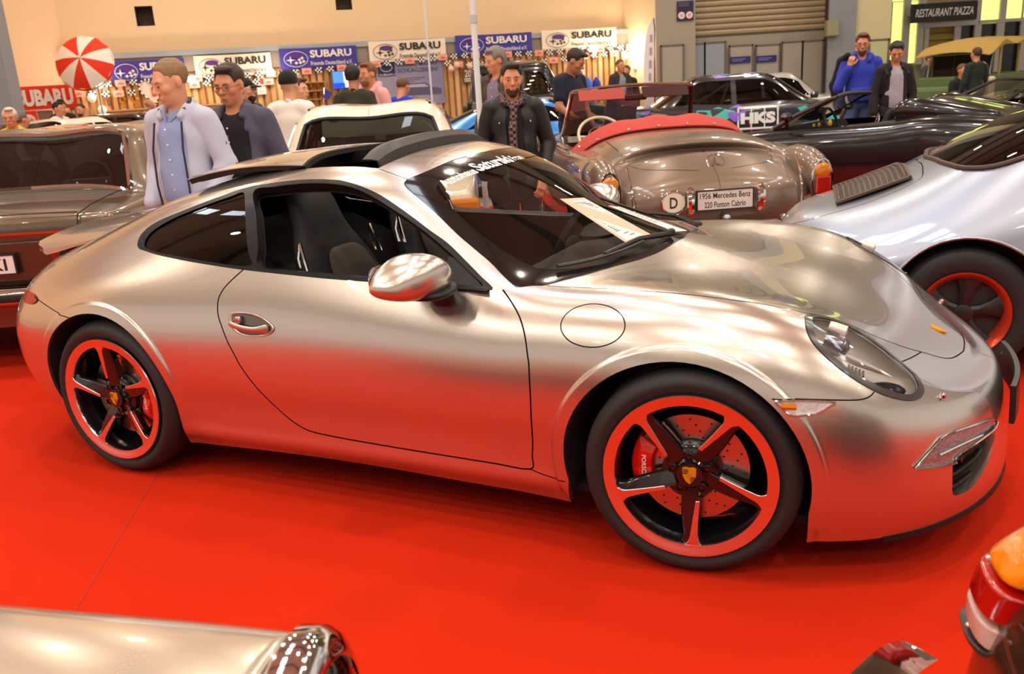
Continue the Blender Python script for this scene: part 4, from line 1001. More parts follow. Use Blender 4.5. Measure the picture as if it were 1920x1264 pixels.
        c.part('tail_lamp', c.inside('tail'), mat('tail_lens_red', '#9c0404', .15, 0, .25, spec=.3, bump=(300, .4, .002)), car, sd, .004)
        c.part('fog_lamp', c.inside('fog'), mat('fog_lens', (.30, .29, .33), .10, .5, 1., bump=(70, .8, .010)), car, sd, .003)
        c.free &= ~c.inside('intake')
        fp = c.poly['fog']; fP = (S(fp[:, 0], fp[:, 1]) + .006 * S.normal(fp[:, 0], fp[:, 1])) * [1, sd, 1]; MB().tube(list(fP) + [fP[0]], .0032, 6, caps=False).build('fog_lamp_rim', CHROME, car)
        fm_ = c.uv([(1.90, .66, .410), (1.95, .585, .415), (2.01, .475, .408), (2.055, .375, .402)]); fM = (S(fm_[:, 0], fm_[:, 1]) + .008 * S.normal(fm_[:, 0], fm_[:, 1])) * [1, sd, 1]; MB().tube(list(fM), .0045, 6).build('fog_lamp_bar', CHROME, car)
        mp = c.poly['marker']; mP = (S(mp[:, 0], mp[:, 1]) + .001 * S.normal(mp[:, 0], mp[:, 1])) * [1, sd, 1]; MB().tube(list(mP) + [mP[0]], .0035, 5, caps=False).build('marker_rim', CHROME, car)
        am = c.uv([(1.50, .861, .590), (1.535, .855, .585)]); aM = (S(am[:, 0], am[:, 1]) + .003 * S.normal(am[:, 0], am[:, 1])) * [1, sd, 1]; MB().tube(list(aM), .009, 6).build('marker_bulb', mat('indicator_orange', '#d07808', .15, 0, .8), car)
        c.part('fender', (~c.inside('hood', 'ws', 'bumper', 'rbumper', 'sunroof', 'rear_window')) & (c.cP[:, 0] > .60) & (c.cP[:, 2] < .95), PA, car, sd)
        if sd < 0: keep = c.free.copy(); c.free = fr0
        else: c.free = keep
    # parts that run across the middle
    c.part('hood', c.inside('hood') & ~c.inside('ws'), PA, car, 0)
    c.part('windscreen', c.inside('wsglass'), GL, car, 0, -.003)
    c.part('windscreen_border', c.inside('ws'), mat('frit_black', (.010, .009, .009), .12, 0, .3), car, 0, -.001)
    c.part('front_bumper', c.inside('bumper'), PA, car, 0)
    c.part('rear_bumper', c.inside('rbumper'), PA, car, 0)
    c.part('rear_window', c.inside('rear_window'), GT, car, 0, -.003)
    op = c.inside('sunroof'); c.free &= ~op
    c.part('body_shell', c.free.copy(), PA, car, 0)
    # inner skin seen through the openings and behind the joints
    inn = ~(c.inside('ws', 'quarter', 'window', 'rear_window', 'sunroof', 'farch', 'rarch', 'intake', 'lens'))
    cab = inn & (c.cP[:, 0] > -1.35) & (c.cP[:, 0] < .98) & (c.cP[:, 2] > .28)
    c.part('cabin_lining', cab, mat('cabin_cloth_dark', (.020, .017, .016), .8), car, 0, -.045, take=False, flip=True)
    c.part('under_skin', inn & ~c.inside('dlo'), DARK, car, 0, -.009, take=False)
    for nm in ('farch', 'rarch'):
        q = arch[nm]
        for sg in (-1, 1): c.lip('arch_edge', q, .012, PA, car, sg, False)
        # inner liner
        P = S(q[:, 0], q[:, 1]); P = P - .012 * S.normal(q[:, 0], q[:, 1])
        cx = F_ARCH[0] if nm[0] == 'f' else R_ARCH[0]
        for sg in (-1, 1):
            V = [p * [1, sg, 1] for p in P] + [(cx + (p[0] - cx) * .97, sg * (abs(p[1]) - .14), p[2]) for p in P] + [(cx + (p[0] - cx) * .97, sg * .42, p[2]) for p in P]
            n = len(P); F = [(r * n + i, r * n + i + 1, (r + 1) * n + i + 1, (r + 1) * n + i) for r in (0, 1) for i in range(n - 1)]
            F.append(tuple(range(2 * n, 3 * n)))
            ob('wheel_housing', V, F, mat('housing_black', (.008, .008, .008), .85), car)
    for sg in (-1, 1): c.lip('window_reveal', c.poly['window'], .03, BLACKP, car, sg, True)
    c.lip('sunroof_reveal', sq[:-1], .05, BLACKP, car, 0, False)
    q = c.poly['intake']
    for sg in (-1, 1): c.lip('intake_reveal', q, .05, PA, car, sg, True, inward=(-.02, 0, 0))
    # underfloor
    m = MB()
    pl = [(-2.0, .45), (-1.9, .65), (-1.62, .74), (-.85, .76), (.82, .76), (1.58, .76), (1.85, .62), (2.0, .42)]
    poly = pl + [(a, -b) for a, b in pl[::-1]]
    m.prism(poly, .03, lambda a, b, h: (a, b, .17 + h)); m.build('underfloor', mat('underfloor_black', (.01, .01, .01), .8), car, False)
    # ---- front details
    for sg in (-1, 1):
        m = MB()
        for k in range(3):                        # intake slats
            z = .275 + k * .042
            m.tube([(1.93, sg * .63, z - .004), (1.975, sg * .555, z), (2.02, sg * .46, z + .006), (2.045, sg * .37, z + .012)], .009, 6, squash=.5)
        sl = m.build('intake_slat', BLACKP, car)
        sl['kind'] = 'stuff'
        # lamp interior: bowl, projector, indicator fins
        P = S(c.poly['lens'][:, 0], c.poly['lens'][:, 1]) * [1, sg, 1]; N = S.normal(c.poly['lens'][:, 0], c.poly['lens'][:, 1]) * [1, sg, 1]
        cc = P.mean(0); nn = N.mean(0); nn /= np.linalg.norm(nn)
        n = len(P); rings = [P, P - .02 * nn, cc + (P - cc) * .85 - .045 * nn, cc + (P - cc) * .45 - .065 * nn, cc + (P - cc) * .02 - .07 * nn]
        V = np.vstack(rings); F = [(r * n + i, r * n + (i + 1) % n, (r + 1) * n + (i + 1) % n, (r + 1) * n + i) for r in range(4) for i in range(n)]
        ob('lamp_bowl', V, F, mat('lamp_bowl_silver', (.74, .67, .61), .45, .2), car)
        ax = np.array([.75, sg * .42, .52]); ax /= np.linalg.norm(ax)
        def along(nm, c0, prof, mt, ax=ax):
            c0 = np.array(c0); a = Vector(ax); b = a.orthogonal().normalized(); d = a.cross(b); mm = MB(); R = []
            for r, h in prof: R.append([tuple(Vector(c0) + a * h + r * (math.cos(2 * PI * j / 20) * b + math.sin(2 * PI * j / 20) * d)) for j in range(20)])
            mm.loft(R); return mm.build(nm, mt, car, sharp=35)
        fx = np.array([.80, 0, -.25]); fx /= np.linalg.norm(fx)
        along('projector', (1.590, sg * .672, .735), [(.030, 0), (.034, .02), (.034, .050), (.029, .054), (.028, .058), (.022, .068), (.012, .073), (.001, .075)], mat('projector_grey', (.42, .41, .43), .18, .7), fx)
        along('lamp_tube', (1.60, sg * .655, .775), [(.016, 0), (.018, .01), (.018, .05), (.001, .055)], mat('lamp_inner_light', (.75, .68, .62), .3, .3), fx)
        along('lamp_blade', (1.655, sg * .675, .690), [(.014, 0), (.014, .04), (.008, .10), (.001, .145)], mat('lamp_inner_light'), np.array([.86, -sg * -.15, -.30]))
        m = MB()
        for k in range(5): m.lathe([(.020, 0), (.023, .003), (.020, .006)], 16, 'x', (1.66 + k * .010, sg * .705, .655 - k * .004))
        m.build('lamp_ribs', CHROME, car)['kind'] = 'stuff'
        m = MB(); m.ball((1.765, sg * .675, .598), (.055, .030, .022)); m.build('turn_bulb_cover', mat('lamp_dark_blue', (.03, .035, .045), .2), car)
        m = MB(); m.lathe([(.010, -.006), (.010, .004), (.006, .010), (.001, .011)], 14, 'z', (1.918, sg * .575, .560)); m.build('washer_nozzle', CHROME, car, sharp=30)
    pl = [(.05 * math.cos(a) * .5, .062 * math.sin(a) * .5) for a in np.linspace(0, 2 * PI, 14, endpoint=False)]
    # crest on the hood
    uvb = top([(1.905, 0.0)])[0]; pb = S(np.array([uvb[0]]), np.array([9.]))[0]
    m = MB(); sh = [(-.022, .026), (0, .029), (.022, .026), (.020, -.004), (0, -.030), (-.020, -.004)]
    m.prism(sh, .005, lambda a, b, h: (pb[0] - b * .93, a, pb[2] + b * .38 + h)); m.build('hood_crest', mat('crest_gold'), car, sharp=30)
    # number plate holder, bowed over the nose
    R = []
    for i in range(13):
        y = -.26 + .52 * i / 12; x = 2.150 - .40 * y * y
        R.append([(x, y, .372), (x + .016, y, .372), (x + .010, y, .500), (x - .006, y, .500)])
    m = MB(); m.loft(R); m.build('plate_holder', mat('plate_black', (.015, .014, .014), .35), car, sharp=30)
    R = [[(x_ + .0012, y, z) for x_, y, z in ((2.150 - .40 * y * y + .0155, y, .38), (2.150 - .40 * y * y + .0105, y, .492))] for y in np.linspace(-.255, .255, 13)]
    m = MB(); m.loft(R, False, False); m.build('front_plate', mat('plate_back', (.03, .03, .03), .4), car)
    # chin lip
    R = []
    for u in np.linspace(16.2, 19, 16):
        p = S(np.array([u]), np.array([0.]))[0]; R.append([(p[0] - .10, p[1] * .93, p[2] - .002), (p[0] + .004, p[1] * 1.003, p[2] + .002), (p[0] + .006, p[1] * 1.004, p[2] - .012), (p[0] - .10, p[1] * .93, p[2] - .012)])
    for sg in (-1, 1): m = MB(); m.loft([[(a, b * sg, d) for a, b, d in r] for r in R]); m.build('chin_lip', BLACKP, car)
    # ---- mirrors
    for sg in (-1, 1):
        ring = lambda y, x0, x1, z0, z1: [(x0 - .045 + (x1 - x0) * (.5 + .5 * math.copysign(abs(math.cos(a)) ** .8, math.cos(a))), sg * y, z0 + (z1 - z0) * (.5 + .5 * math.copysign(abs(math.sin(a)) ** .8, math.sin(a)))) for a in np.linspace(0, 2 * PI, 28, endpoint=False)]
        st = [(.795, .395, .440, .905, .935), (.802, .365, .462, .890, .950), (.825, .338, .484, .880, .972), (.86, .310, .494, .871, 1.000), (.90, .292, .492, .864, 1.014), (.94, .280, .478, .860, 1.010), (.98, .274, .452, .863, .992), (1.01, .276, .420, .874, .962), (1.03, .284, .385, .888, .935), (1.038, .30, .35, .905, .918)]
        m = MB(); m.loft([ring(*s_) for s_ in st]); m.build('mirror_housing', PA, car, subsurf=1)
        st2 = [(.795, .385, .480, .866, .912), (.82, .345, .500, .856, .905), (.86, .318, .506, .853, .901), (.90, .300, .500, .853, .896), (.935, .295, .485, .856, .892), (.955, .30, .46, .862, .886)]
        m = MB(); m.loft([ring(*s_) for s_ in st2]); m.build('mirror_shoe', BLACKP, car, subsurf=1)
        m = MB(); m.loft([[(cx + .052 * math.cos(a) * k, sg * (yy + .03 * math.sin(a) * k), zz) for a in np.linspace(0, 2 * PI, 16, endpoint=False)] for cx, yy, zz, k in ((.375, .795, .805, .95), (.378, .80, .83, .92), (.380, .815, .86, .95), (.380, .82, .875, 1.0))]); m.build('mirror_foot', BLACKP, car, subsurf=1)
        m = MB(); m.prism(rounded(.20, .085, .035, 4), .004, lambda a, b, h: (.2325 - h, sg * (.91 + a), .932 + b)); m.build('mirror_glass', mat('mirror_silver', (.7, .7, .7), .02, 1.), car, sharp=30)
    # sail panel in the window corner
    for sg in (-1, 1):
        V = c.uv([(.50, .744, .872), (.40, .752, .880), (.335, .757, .885), (.352, .70, .965), (.385, .69, .952), (.44, .713, .915)])
        P = S(V[:, 0], V[:, 1]) - .008 * S.normal(V[:, 0], V[:, 1]); ob('window_corner_panel', P * [1, sg, 1], [tuple(range(len(P)))], BLACKP, car, False)
    # ---- door handles
    for sg in (-1, 1):
        hu = c.uv(FE['handle']); q = smooth_line(hu, 3, True); P = S(q[:, 0], q[:, 1]) * [1, sg, 1]; N = S.normal(q[:, 0], q[:, 1]) * [1, sg, 1]; cc = P.mean(0); nn = N.mean(0)
        n = len(P); rings = [P + .0015 * N, P + .004 * N, cc + (P - cc) * .94 + .005 * N, cc + (P - cc) * .87 + .002 * N]
        V = np.vstack(rings); F = [(r * n + i, r * n + (i + 1) % n, (r + 1) * n + (i + 1) % n, (r + 1) * n + i) for r in range(3) for i in range(n)]
        hd = ob('door_handle', V, F, PA, car)
        rings = [cc + (P - cc) * .87 + .0018 * N] + [cc + (P - cc) * k + (.0016 + d) * N for k, d in ((.8, .0006), (.55, .0008), (.02, .0008))]
        V = np.vstack(rings); F = [(r * n + i, r * n + (i + 1) % n, (r + 1) * n + (i + 1) % n, (r + 1) * n + i) for r in range(3) for i in range(n)]
        ob('handle_bowl', V, F, mat('handle_bowl_dark', (.16, .135, .115), .25, .8, .6), hd)
        f0 = cc + nn * .010; rr = []
        for i in range(11):
            s = i / 10; x = -.098 + .192 * s; zc = .002 - .010 * s + .010 * math.sin(PI * s) * -1; hh = .009 + .014 * max(0, s - .72) * 3.0 + .004 * (1 - s); d = .016 - .010 * abs(2 * s - 1) ** 3
            rr.append([f0 + np.array([x, sg * (d + .006 * math.cos(a)), zc + hh * math.sin(a)]) for a in np.linspace(0, 2 * PI, 10, endpoint=False)])
        m = MB(); m.loft(rr); m.build('grip', PA, hd, subsurf=1)
        m = MB(); m.lathe([(.016, -.004), (.016, .006), (.012, .009), (.001, .010)] if sg > 0 else [(.016, .004), (.016, -.006), (.012, -.009), (.001, -.010)], 20, 'y', tuple(f0 + np.array([-.052, sg * .002, .014]))); m.build('lock_cylinder', mat('lock_silver', (.6, .57, .52), .2, 1.), hd, sharp=30)
    # ---- rear spoiler, raised
    hw = 13; R = []
    prof = lambda s: (-1.46 - .62 * s)
    for j in range(2 * hw + 1):
        t = (j - hw) / hw; y = t * .545; a = abs(t)
        x0 = -1.43 - .14 * a ** 2.2; x1 = -2.085 + .04 * a ** 2 + .13 * max(0, (a - .86) / .14) ** 1.5
        zb = lambda x, y: float(S.raw(*[np.array([v]) for v in c.S.locate([(x, abs(y), 0)], (0, 1))[0]])[0][2])
        z0 = zb(x0, y) + .004; z1 = .968 - .24 * y * y
        N_ = 9; up = [(x0 + (x1 - x0) * k / N_, y, z0 + (z1 - z0) * (k / N_) - .012 * (k / N_) * (1 - k / N_) + .010 * max(0, k / N_ - .8) * 2) for k in range(N_ + 1)]
        lo = [(p[0], p[1], p[2] - (.010 + .018 * (k / N_) ** 2)) for k, p in enumerate(up)]
        R.append(up + lo[::-1])
    m = MB(); m.loft(R); m.build('rear_spoiler', PA, car, sharp=32)
    m = MB()
    R = [[(x, y, z) for x, z in ((-1.55, .90), (-1.95, .80), (-1.93, .925 - .2 * y * y), (-1.56, .985 - .2 * y * y))] for y in np.linspace(-.46, .46, 9)]
    m.loft(R); m.build('spoiler_bellows', BLACKP, car, False)
    # ---- sunroof: lid slid back and tilted, wind deflector
    R = []; R2 = []
    for j in range(17):
        y = -.475 + .95 * j / 16; up = []
        for k in range(11):
            s = k / 10; x = -.40 - .09 * (1 - (y / .475) ** 2) - .62 * s - .03 * s * (1 - (y / .475) ** 2)
            uvp = c.S.locate([(x, abs(y), 0)], (0, 1))[0]; z = S.raw(np.array([uvp[0]]), np.array([uvp[1]]))[0][2]
            up.append((x, y, z + .016 + .050 * s + .010 * math.sin(PI * s)))
        lo = [(a, b, d - .004) for a, b, d in up]
        R.append(up + lo[::-1]); R2.append([(a + .004, b * .99, d - .0045) for a, b, d in up] + [(a + .006, b * .97, d - .024) for a, b, d in up[::-1]])
    m = MB(); m.loft(R); m.build('sunroof_lid', PA, car, sharp=32)
    m = MB(); m.loft(R2); m.build('lid_frame', BLACKP, car, sharp=32)
    for sg in (-1, 1):
        m = MB(); m.tube([(-.55, sg * .45, 1.262), (-.75, sg * .445, 1.238), (-.98, sg * .435, 1.20)], .007, 6); m.build('lid_rail', BLACKP, car)
    m = MB(); R = []
    for j in range(21):
        t = (j - 10) / 10; y = .455 * t; x = -.045 + .035 * (1 - t * t); z = 1.262 + .034 * (1 - t * t)
        e = .050 * (1 - .75 * t ** 8)
        R.append([(x, y, z - .02), (x - .012, y, z + e * .55), (x - .045, y, z + e), (x - .085, y, z + e * .95), (x - .088, y, z + e * .80), (x - .05, y, z + e * .82), (x - .02, y, z + e * .3), (x - .012, y, z - .02)])
    m.loft(R); m.build('wind_deflector', mat('deflector_brown_black', (.030, .024, .021), .45), car, sharp=35)
    # ---- lettering on the windscreen strip
    wm = mat('decal_white', (.86, .86, .84), .5)
    def on_glass(y0, x0, k=1.0):
        def f(a, b):
            y = y0 + a; x = x0 - .2 * y * y - b
            uvp = c.S.locate([(x, abs(y), 0)], (0, 1))[0]; q = (np.array([uvp[0]]), np.array([uvp[1]])); p = (S(*q) + .0022 * S.normal(*q))[0]
            return (p[0], -abs(p[1]) if y < 0 else abs(p[1]), p[2])
        return f
    lettering('windscreen_lettering', 'Autohaus', wm, car, .205, .040, on_glass(-.385, .275), .02)
    lettering('windscreen_lettering', 'Saturski', wm, car, .285, .062, on_glass(-.125, .262), .03)
    lettering('windscreen_lettering', 'Fran', wm, car, .10, .040, on_glass(.085, .268), .015)
    # papers behind the windscreen
    return car, S, c
HERO, HERO_S, HERO_C = build_hero()
for x, y, z, r, w, st, a0 in ((1.225, -.766, .3352, .335, .245, .0939, math.radians(57)), (-1.225, -.752, .3382, .338, .285, 0, math.radians(95))):
    hero_wheel(HERO, x, y, z, r, w, st, a0, 1, 1 if x > 0 else 2)
    hero_wheel(HERO, x, y, z, r, w, st, a0, -1)
# ------------------------------------------------------------------ cabin of the coupe
SEATM = mat('seat_leather_black', (.020, .018, .017), .6, spec=.3); SEATC = mat('seat_cloth_brown', (.060, .045, .036), .85, bump=(500, .3, .002)); DASHM = mat('dash_grey', (.105, .098, .085), .6, bump=(300, .2, .001))
def sring(cx, y, z, w, d, tilt, n=18, e=.7):
    out = []
    for a in np.linspace(0, 2 * PI, n, endpoint=False):
        c, s = math.cos(a), math.sin(a); u = math.copysign(abs(c) ** e, c) * d / 2; v = math.copysign(abs(s) ** e, s) * w / 2
        out.append((cx + u * math.cos(tilt), y + v, z + u * math.sin(tilt)))
    return out
def seat(parent, x, y, m1, m2, name='seat', high=True, s=1.0):
    e = bpy.data.objects.new(name, None); put(e, parent); e.location = (x, y, 0)
    st = [(.02, .38, .34, .10), (0, .44, .46, .15), (-.05, .56, .50, .17), (-.10, .68, .50, .17), (-.15, .80, .49, .16), (-.195, .90, .44, .14), (-.225, .97, .34, .125), (-.245, 1.03, .285, .12), (-.265, 1.10, .27, .115), (-.28, 1.145, .24, .10), (-.285, 1.165, .15, .06)]
    if not high: st = st[:7] + [(-.235, .99, .22, .09)]
    MB().loft([sring(a * s, 0, .38 + (z - .38) * s, w, d, -.28) for a, z, w, d in st]).build('backrest', m1, e, subsurf=1)
    st2 = [(0, .46, .25, .05), (-.05, .56, .29, .06), (-.10, .68, .30, .06), (-.15, .80, .29, .06), (-.185, .88, .26, .055), (-.205, .925, .18, .03)]
    MB().loft([sring(a * s + .075 * s, 0, .38 + (z - .38) * s, w, d, -.28) for a, z, w, d in st2]).build('seat_insert', m2, e, subsurf=1)
    for sg in (-1, 1):
        MB().loft([sring(a, sg * .215, z, .075, d, -.25) for a, z, d in ((.10, .46, .14), (.07, .56, .17), (.02, .68, .16), (-.06, .80, .12))]).build('side_bolster', m1, e, subsurf=1)
    MB().loft([[(px, w * math.copysign(abs(math.cos(a)) ** .6, math.cos(a)), zc + h * math.copysign(abs(math.sin(a)) ** .6, math.sin(a))) for a in np.linspace(0, 2 * PI, 16, endpoint=False)] for px, w, zc, h in ((-.02, .20, .38, .06), (.05, .24, .39, .08), (.25, .25, .40, .09), (.42, .25, .41, .085), (.50, .23, .40, .07), (.53, .18, .38, .04))]).build('cushion', m1, e, subsurf=1)
    if high:
        for sg in (-1, 1):
            MB().tube([(-.155, sg * .243, .97), (-.135, sg * .252, .90), (-.12, sg * .256, .85), (-.15, sg * .256, .85), (-.165, sg * .250, .91), (-.155, sg * .243, .97)], .007, 6).build('release_lever', CHROME, e)
    return e
for sg in (-1, 1): seat(HERO, -.21, sg * .355, SEATM, SEATC)
R = []
for y in np.linspace(-.70, .70, 19):
    t = abs(y) / .70; xf = .93 - .20 * t * t; R.append([(xf, y, .845 - .03 * t), (xf - .10, y, .862 - .03 * t), (.58 - .02 * t, y, .868 - .02 * t), (.49, y, .850), (.455, y, .80), (.475, y, .66), (.56, y, .50), (xf, y, .50)])
MB().loft(R).build('dashboard', DASHM, HERO, sharp=50, bevel=.01)
MB().loft([sring(.55, .36, .875, .36, .16, 0), sring(.55, .36, .90, .30, .13, 0), sring(.55, .36, .905, .2, .08, 0)]).build('instrument_hood', DASHM, HERO)
m = MB(); ctr = Vector((.395, .36, .80)); ax = Vector((-.92, 0, .39)).normalized(); e1 = Vector((0, 1, 0)); e2 = ax.cross(e1)
m.tube([ctr + (e1 * math.cos(a) + e2 * math.sin(a)) * .185 for a in np.linspace(0, 2 * PI, 41)], .0165, 10)
sw = m.build('steering_wheel', SEATM, HERO)
m = MB()
for a in (0.1, PI - .1, -PI / 2): m.tube([ctr + ax * -.03, ctr + (e1 * math.cos(a) + e2 * math.sin(a)) * .10 + ax * -.015, ctr + (e1 * math.cos(a) + e2 * math.sin(a)) * .18], [.026, .018, .013], 8, squash=.5)
m.build('wheel_spokes', BLACKP, sw)['kind'] = 'stuff'
MB().ball(tuple(ctr - ax * .02), (.055, .06, .055)).build('airbag_boss', SEATM, sw)
MB().tube([ctr + e1 * -.11 - ax * .01, ctr + e1 * -.06 - ax * .012], .012, 8).build('spoke_trim', CHROME, sw)
MB().tube([ctr - ax * .03, ctr - ax * .25], .035, 10).build('steering_column', BLACKP, HERO)
MB().box((.15, 0, .42), (.9, .22, .22)).build('centre_console', SEATM, HERO, bevel=.03)
MB().box((-.05, 0, .30), (1.9, 1.38, .04)).build('cabin_floor', DARK, HERO, False)
R = [[(-.62, y, .55), (-.70, y, .80), (-.95, y, .90), (-1.25, y, .94), (-1.25, y, .5)] for y in np.linspace(-.62, .62, 7)]
MB().loft(R).build('rear_bench', SEATM, HERO, sharp=50, bevel=.02)
for sg in (-1, 1):
    V = [(x, sg * (.735 - .02 * (z > .8)), z) for x in (-.50, .0, .55) for z in (.35, .60, .80, .875 + .0)]
    ob('door_card', V, [(i * 4 + j, i * 4 + j + 1, i * 4 + j + 5, i * 4 + j + 4) for i in range(2) for j in range(3)], SEATM, HERO)
    ob('window_sill', [(x, sg * y, z) for x, z in ((-.49, .898), (.0, .880), (.53, .862)) for y in (.775, .715)], [(0, 1, 3, 2), (2, 3, 5, 4)], BLACKP, HERO)
# far roof lining: header and inner mirror
MB().loft([sring(.20, .02, 1.135, .24, .03, .3), sring(.185, .02, 1.165, .26, .045, .3), sring(.17, .02, 1.195, .22, .03, .3)]).build('inner_mirror', BLACKP, HERO, subsurf=1)
MB().tube([(.18, .02, 1.19), (.21, .02, 1.225)], .012, 8).build('mirror_stem', BLACKP, HERO)
MB().prism(rounded(.17, .10, .045, 4), .006, lambda a, b, h: (.30 + b * -.25 - h, -.16 + a, 1.115 + b)).build('sun_sensor', BLACKP, HERO, sharp=30)
# wipers
def on_ws(x, y, up):
    q = HERO_S.locate([(x, abs(y), 0)], (0, 1))[0]; q = (np.array([q[0]]), np.array([q[1]])); p = (HERO_S(*q) + up * HERO_S.normal(*q))[0]; return Vector((p[0], p[1] * (-1 if y < 0 else 1), p[2]))
for (pts, nm) in (([(.70, -.565), (.77, -.47), (.84, -.34), (.89, -.20)], 'wiper_blade'), ([(.62, .10), (.72, .26), (.76, .40), (.74, .53)], 'wiper_blade')):
    P = [on_ws(x, y, .016) for x, y in pts]; P = [Vector(p) for p in smooth_line([tuple(p) for p in P], 5)]
    MB().tube(P, .010, 6, squash=.6).build(nm, mat('wiper_black', (.02, .018, .017), .4), HERO)
    n = len(P); mid = P[n // 2]
    piv = on_ws(.955, -.03 if pts[0][1] < 0 else .42, .012)
    MB().tube([mid + Vector((0, 0, .006)), mid * .5 + piv * .5 + Vector((0, 0, .020)), piv], [.007, .009, .012], 6).build('wiper_arm', mat('wiper_black'), HERO)
    MB().lathe([(.016, 0), (.016, .012), (.010, .018), (.001, .02)], 12, 'z', tuple(piv)).build('wiper_pivot', mat('wiper_black'), HERO)
# paper sheets propped against the inside of the screen
PAP = mat('paper_sheet', '#e6dcd6', .9, spec=.1); PAPB = mat('paper_backing', '#d8b8a0', .9, spec=.1); INK = mat('ink_grey', '#5e5860', .8)
def sheet(name, label, c4, border, lines):
    A, B, Cc, Dd = [Vector(p) for p in c4]       # top-left, top-right, bottom-right, bottom-left as read
    f = lambda a, b, h=0.: (A * (1 - a) * (1 - b) + B * a * (1 - b) + Cc * a * b + Dd * (1 - a) * b) + nrm * h
    nrm = (B - A).cross(Dd - A).normalized(); nrm = nrm if nrm.z > 0 else -nrm
    M = HERO_M
    t = thing(name, label, 'paper'); t.location = HERO.location; t.rotation_euler = HERO.rotation_euler
    q = MB(); q.add([f(a, b, h) for h in (0, -.0015) for a, b in ((0, 0), (1, 0), (1, 1), (0, 1))], [(0, 1, 2, 3), (7, 6, 5, 4), (0, 4, 5, 1), (1, 5, 6, 2), (2, 6, 7, 3), (3, 7, 4, 0)]); q.build('backing', PAPB if border else PAP, t, False)
    if border: ob('page', [f(a, b, .001) for a, b in ((.08, .06), (.92, .06), (.92, .94), (.08, .94))], [(0, 1, 2, 3)], PAP, t, False)
    V, F = [], []
    for a0, a1, b in lines:
        k = len(V); V += [f(a, bb, .002) for a, bb in ((a0, b), (a1, b), (a1, b + .013), (a0, b + .013))]; F.append((k, k + 1, k + 2, k + 3))
    ob('printed_lines', V, F, INK, t, False)['kind'] = 'stuff'
HERO_M = None
ln = [(.16, .84 - .1 * ((i * 7) % 4 == 0), .12 + .028 * i) for i in range(6)] + [(.35, .65, .31)] + [(.16, .84 - .12 * ((i * 5) % 3 == 0), .36 + .028 * i) for i in range(5)] + [(.16, .80, .53 + .028 * i) for i in range(3)] + [(.16, .84 - .2 * (i % 2), .64 + .028 * i) for i in range(5)] + [(.3, .7, .82), (.4, .6, .87)]
sheet('info_sheet', 'typed sheet on beige card lying on the coupe windscreen', [on_ws(.544, -.139, .012), on_ws(.592, -.005, .012), on_ws(.905, -.112, .012), on_ws(.857, -.251, .012)], True, ln)
sheet('paper_strip', 'narrow white paper strip beside the typed sheet on the windscreen', [on_ws(.672, .060, .010), on_ws(.690, .150, .010), on_ws(1.0 - .02, .115, .010), on_ws(.955, .022, .010)], False, [(.2, .6, .10), (.2, .8, .14)] + [(.15, .85, .22 + .06 * i) for i in range(8)])
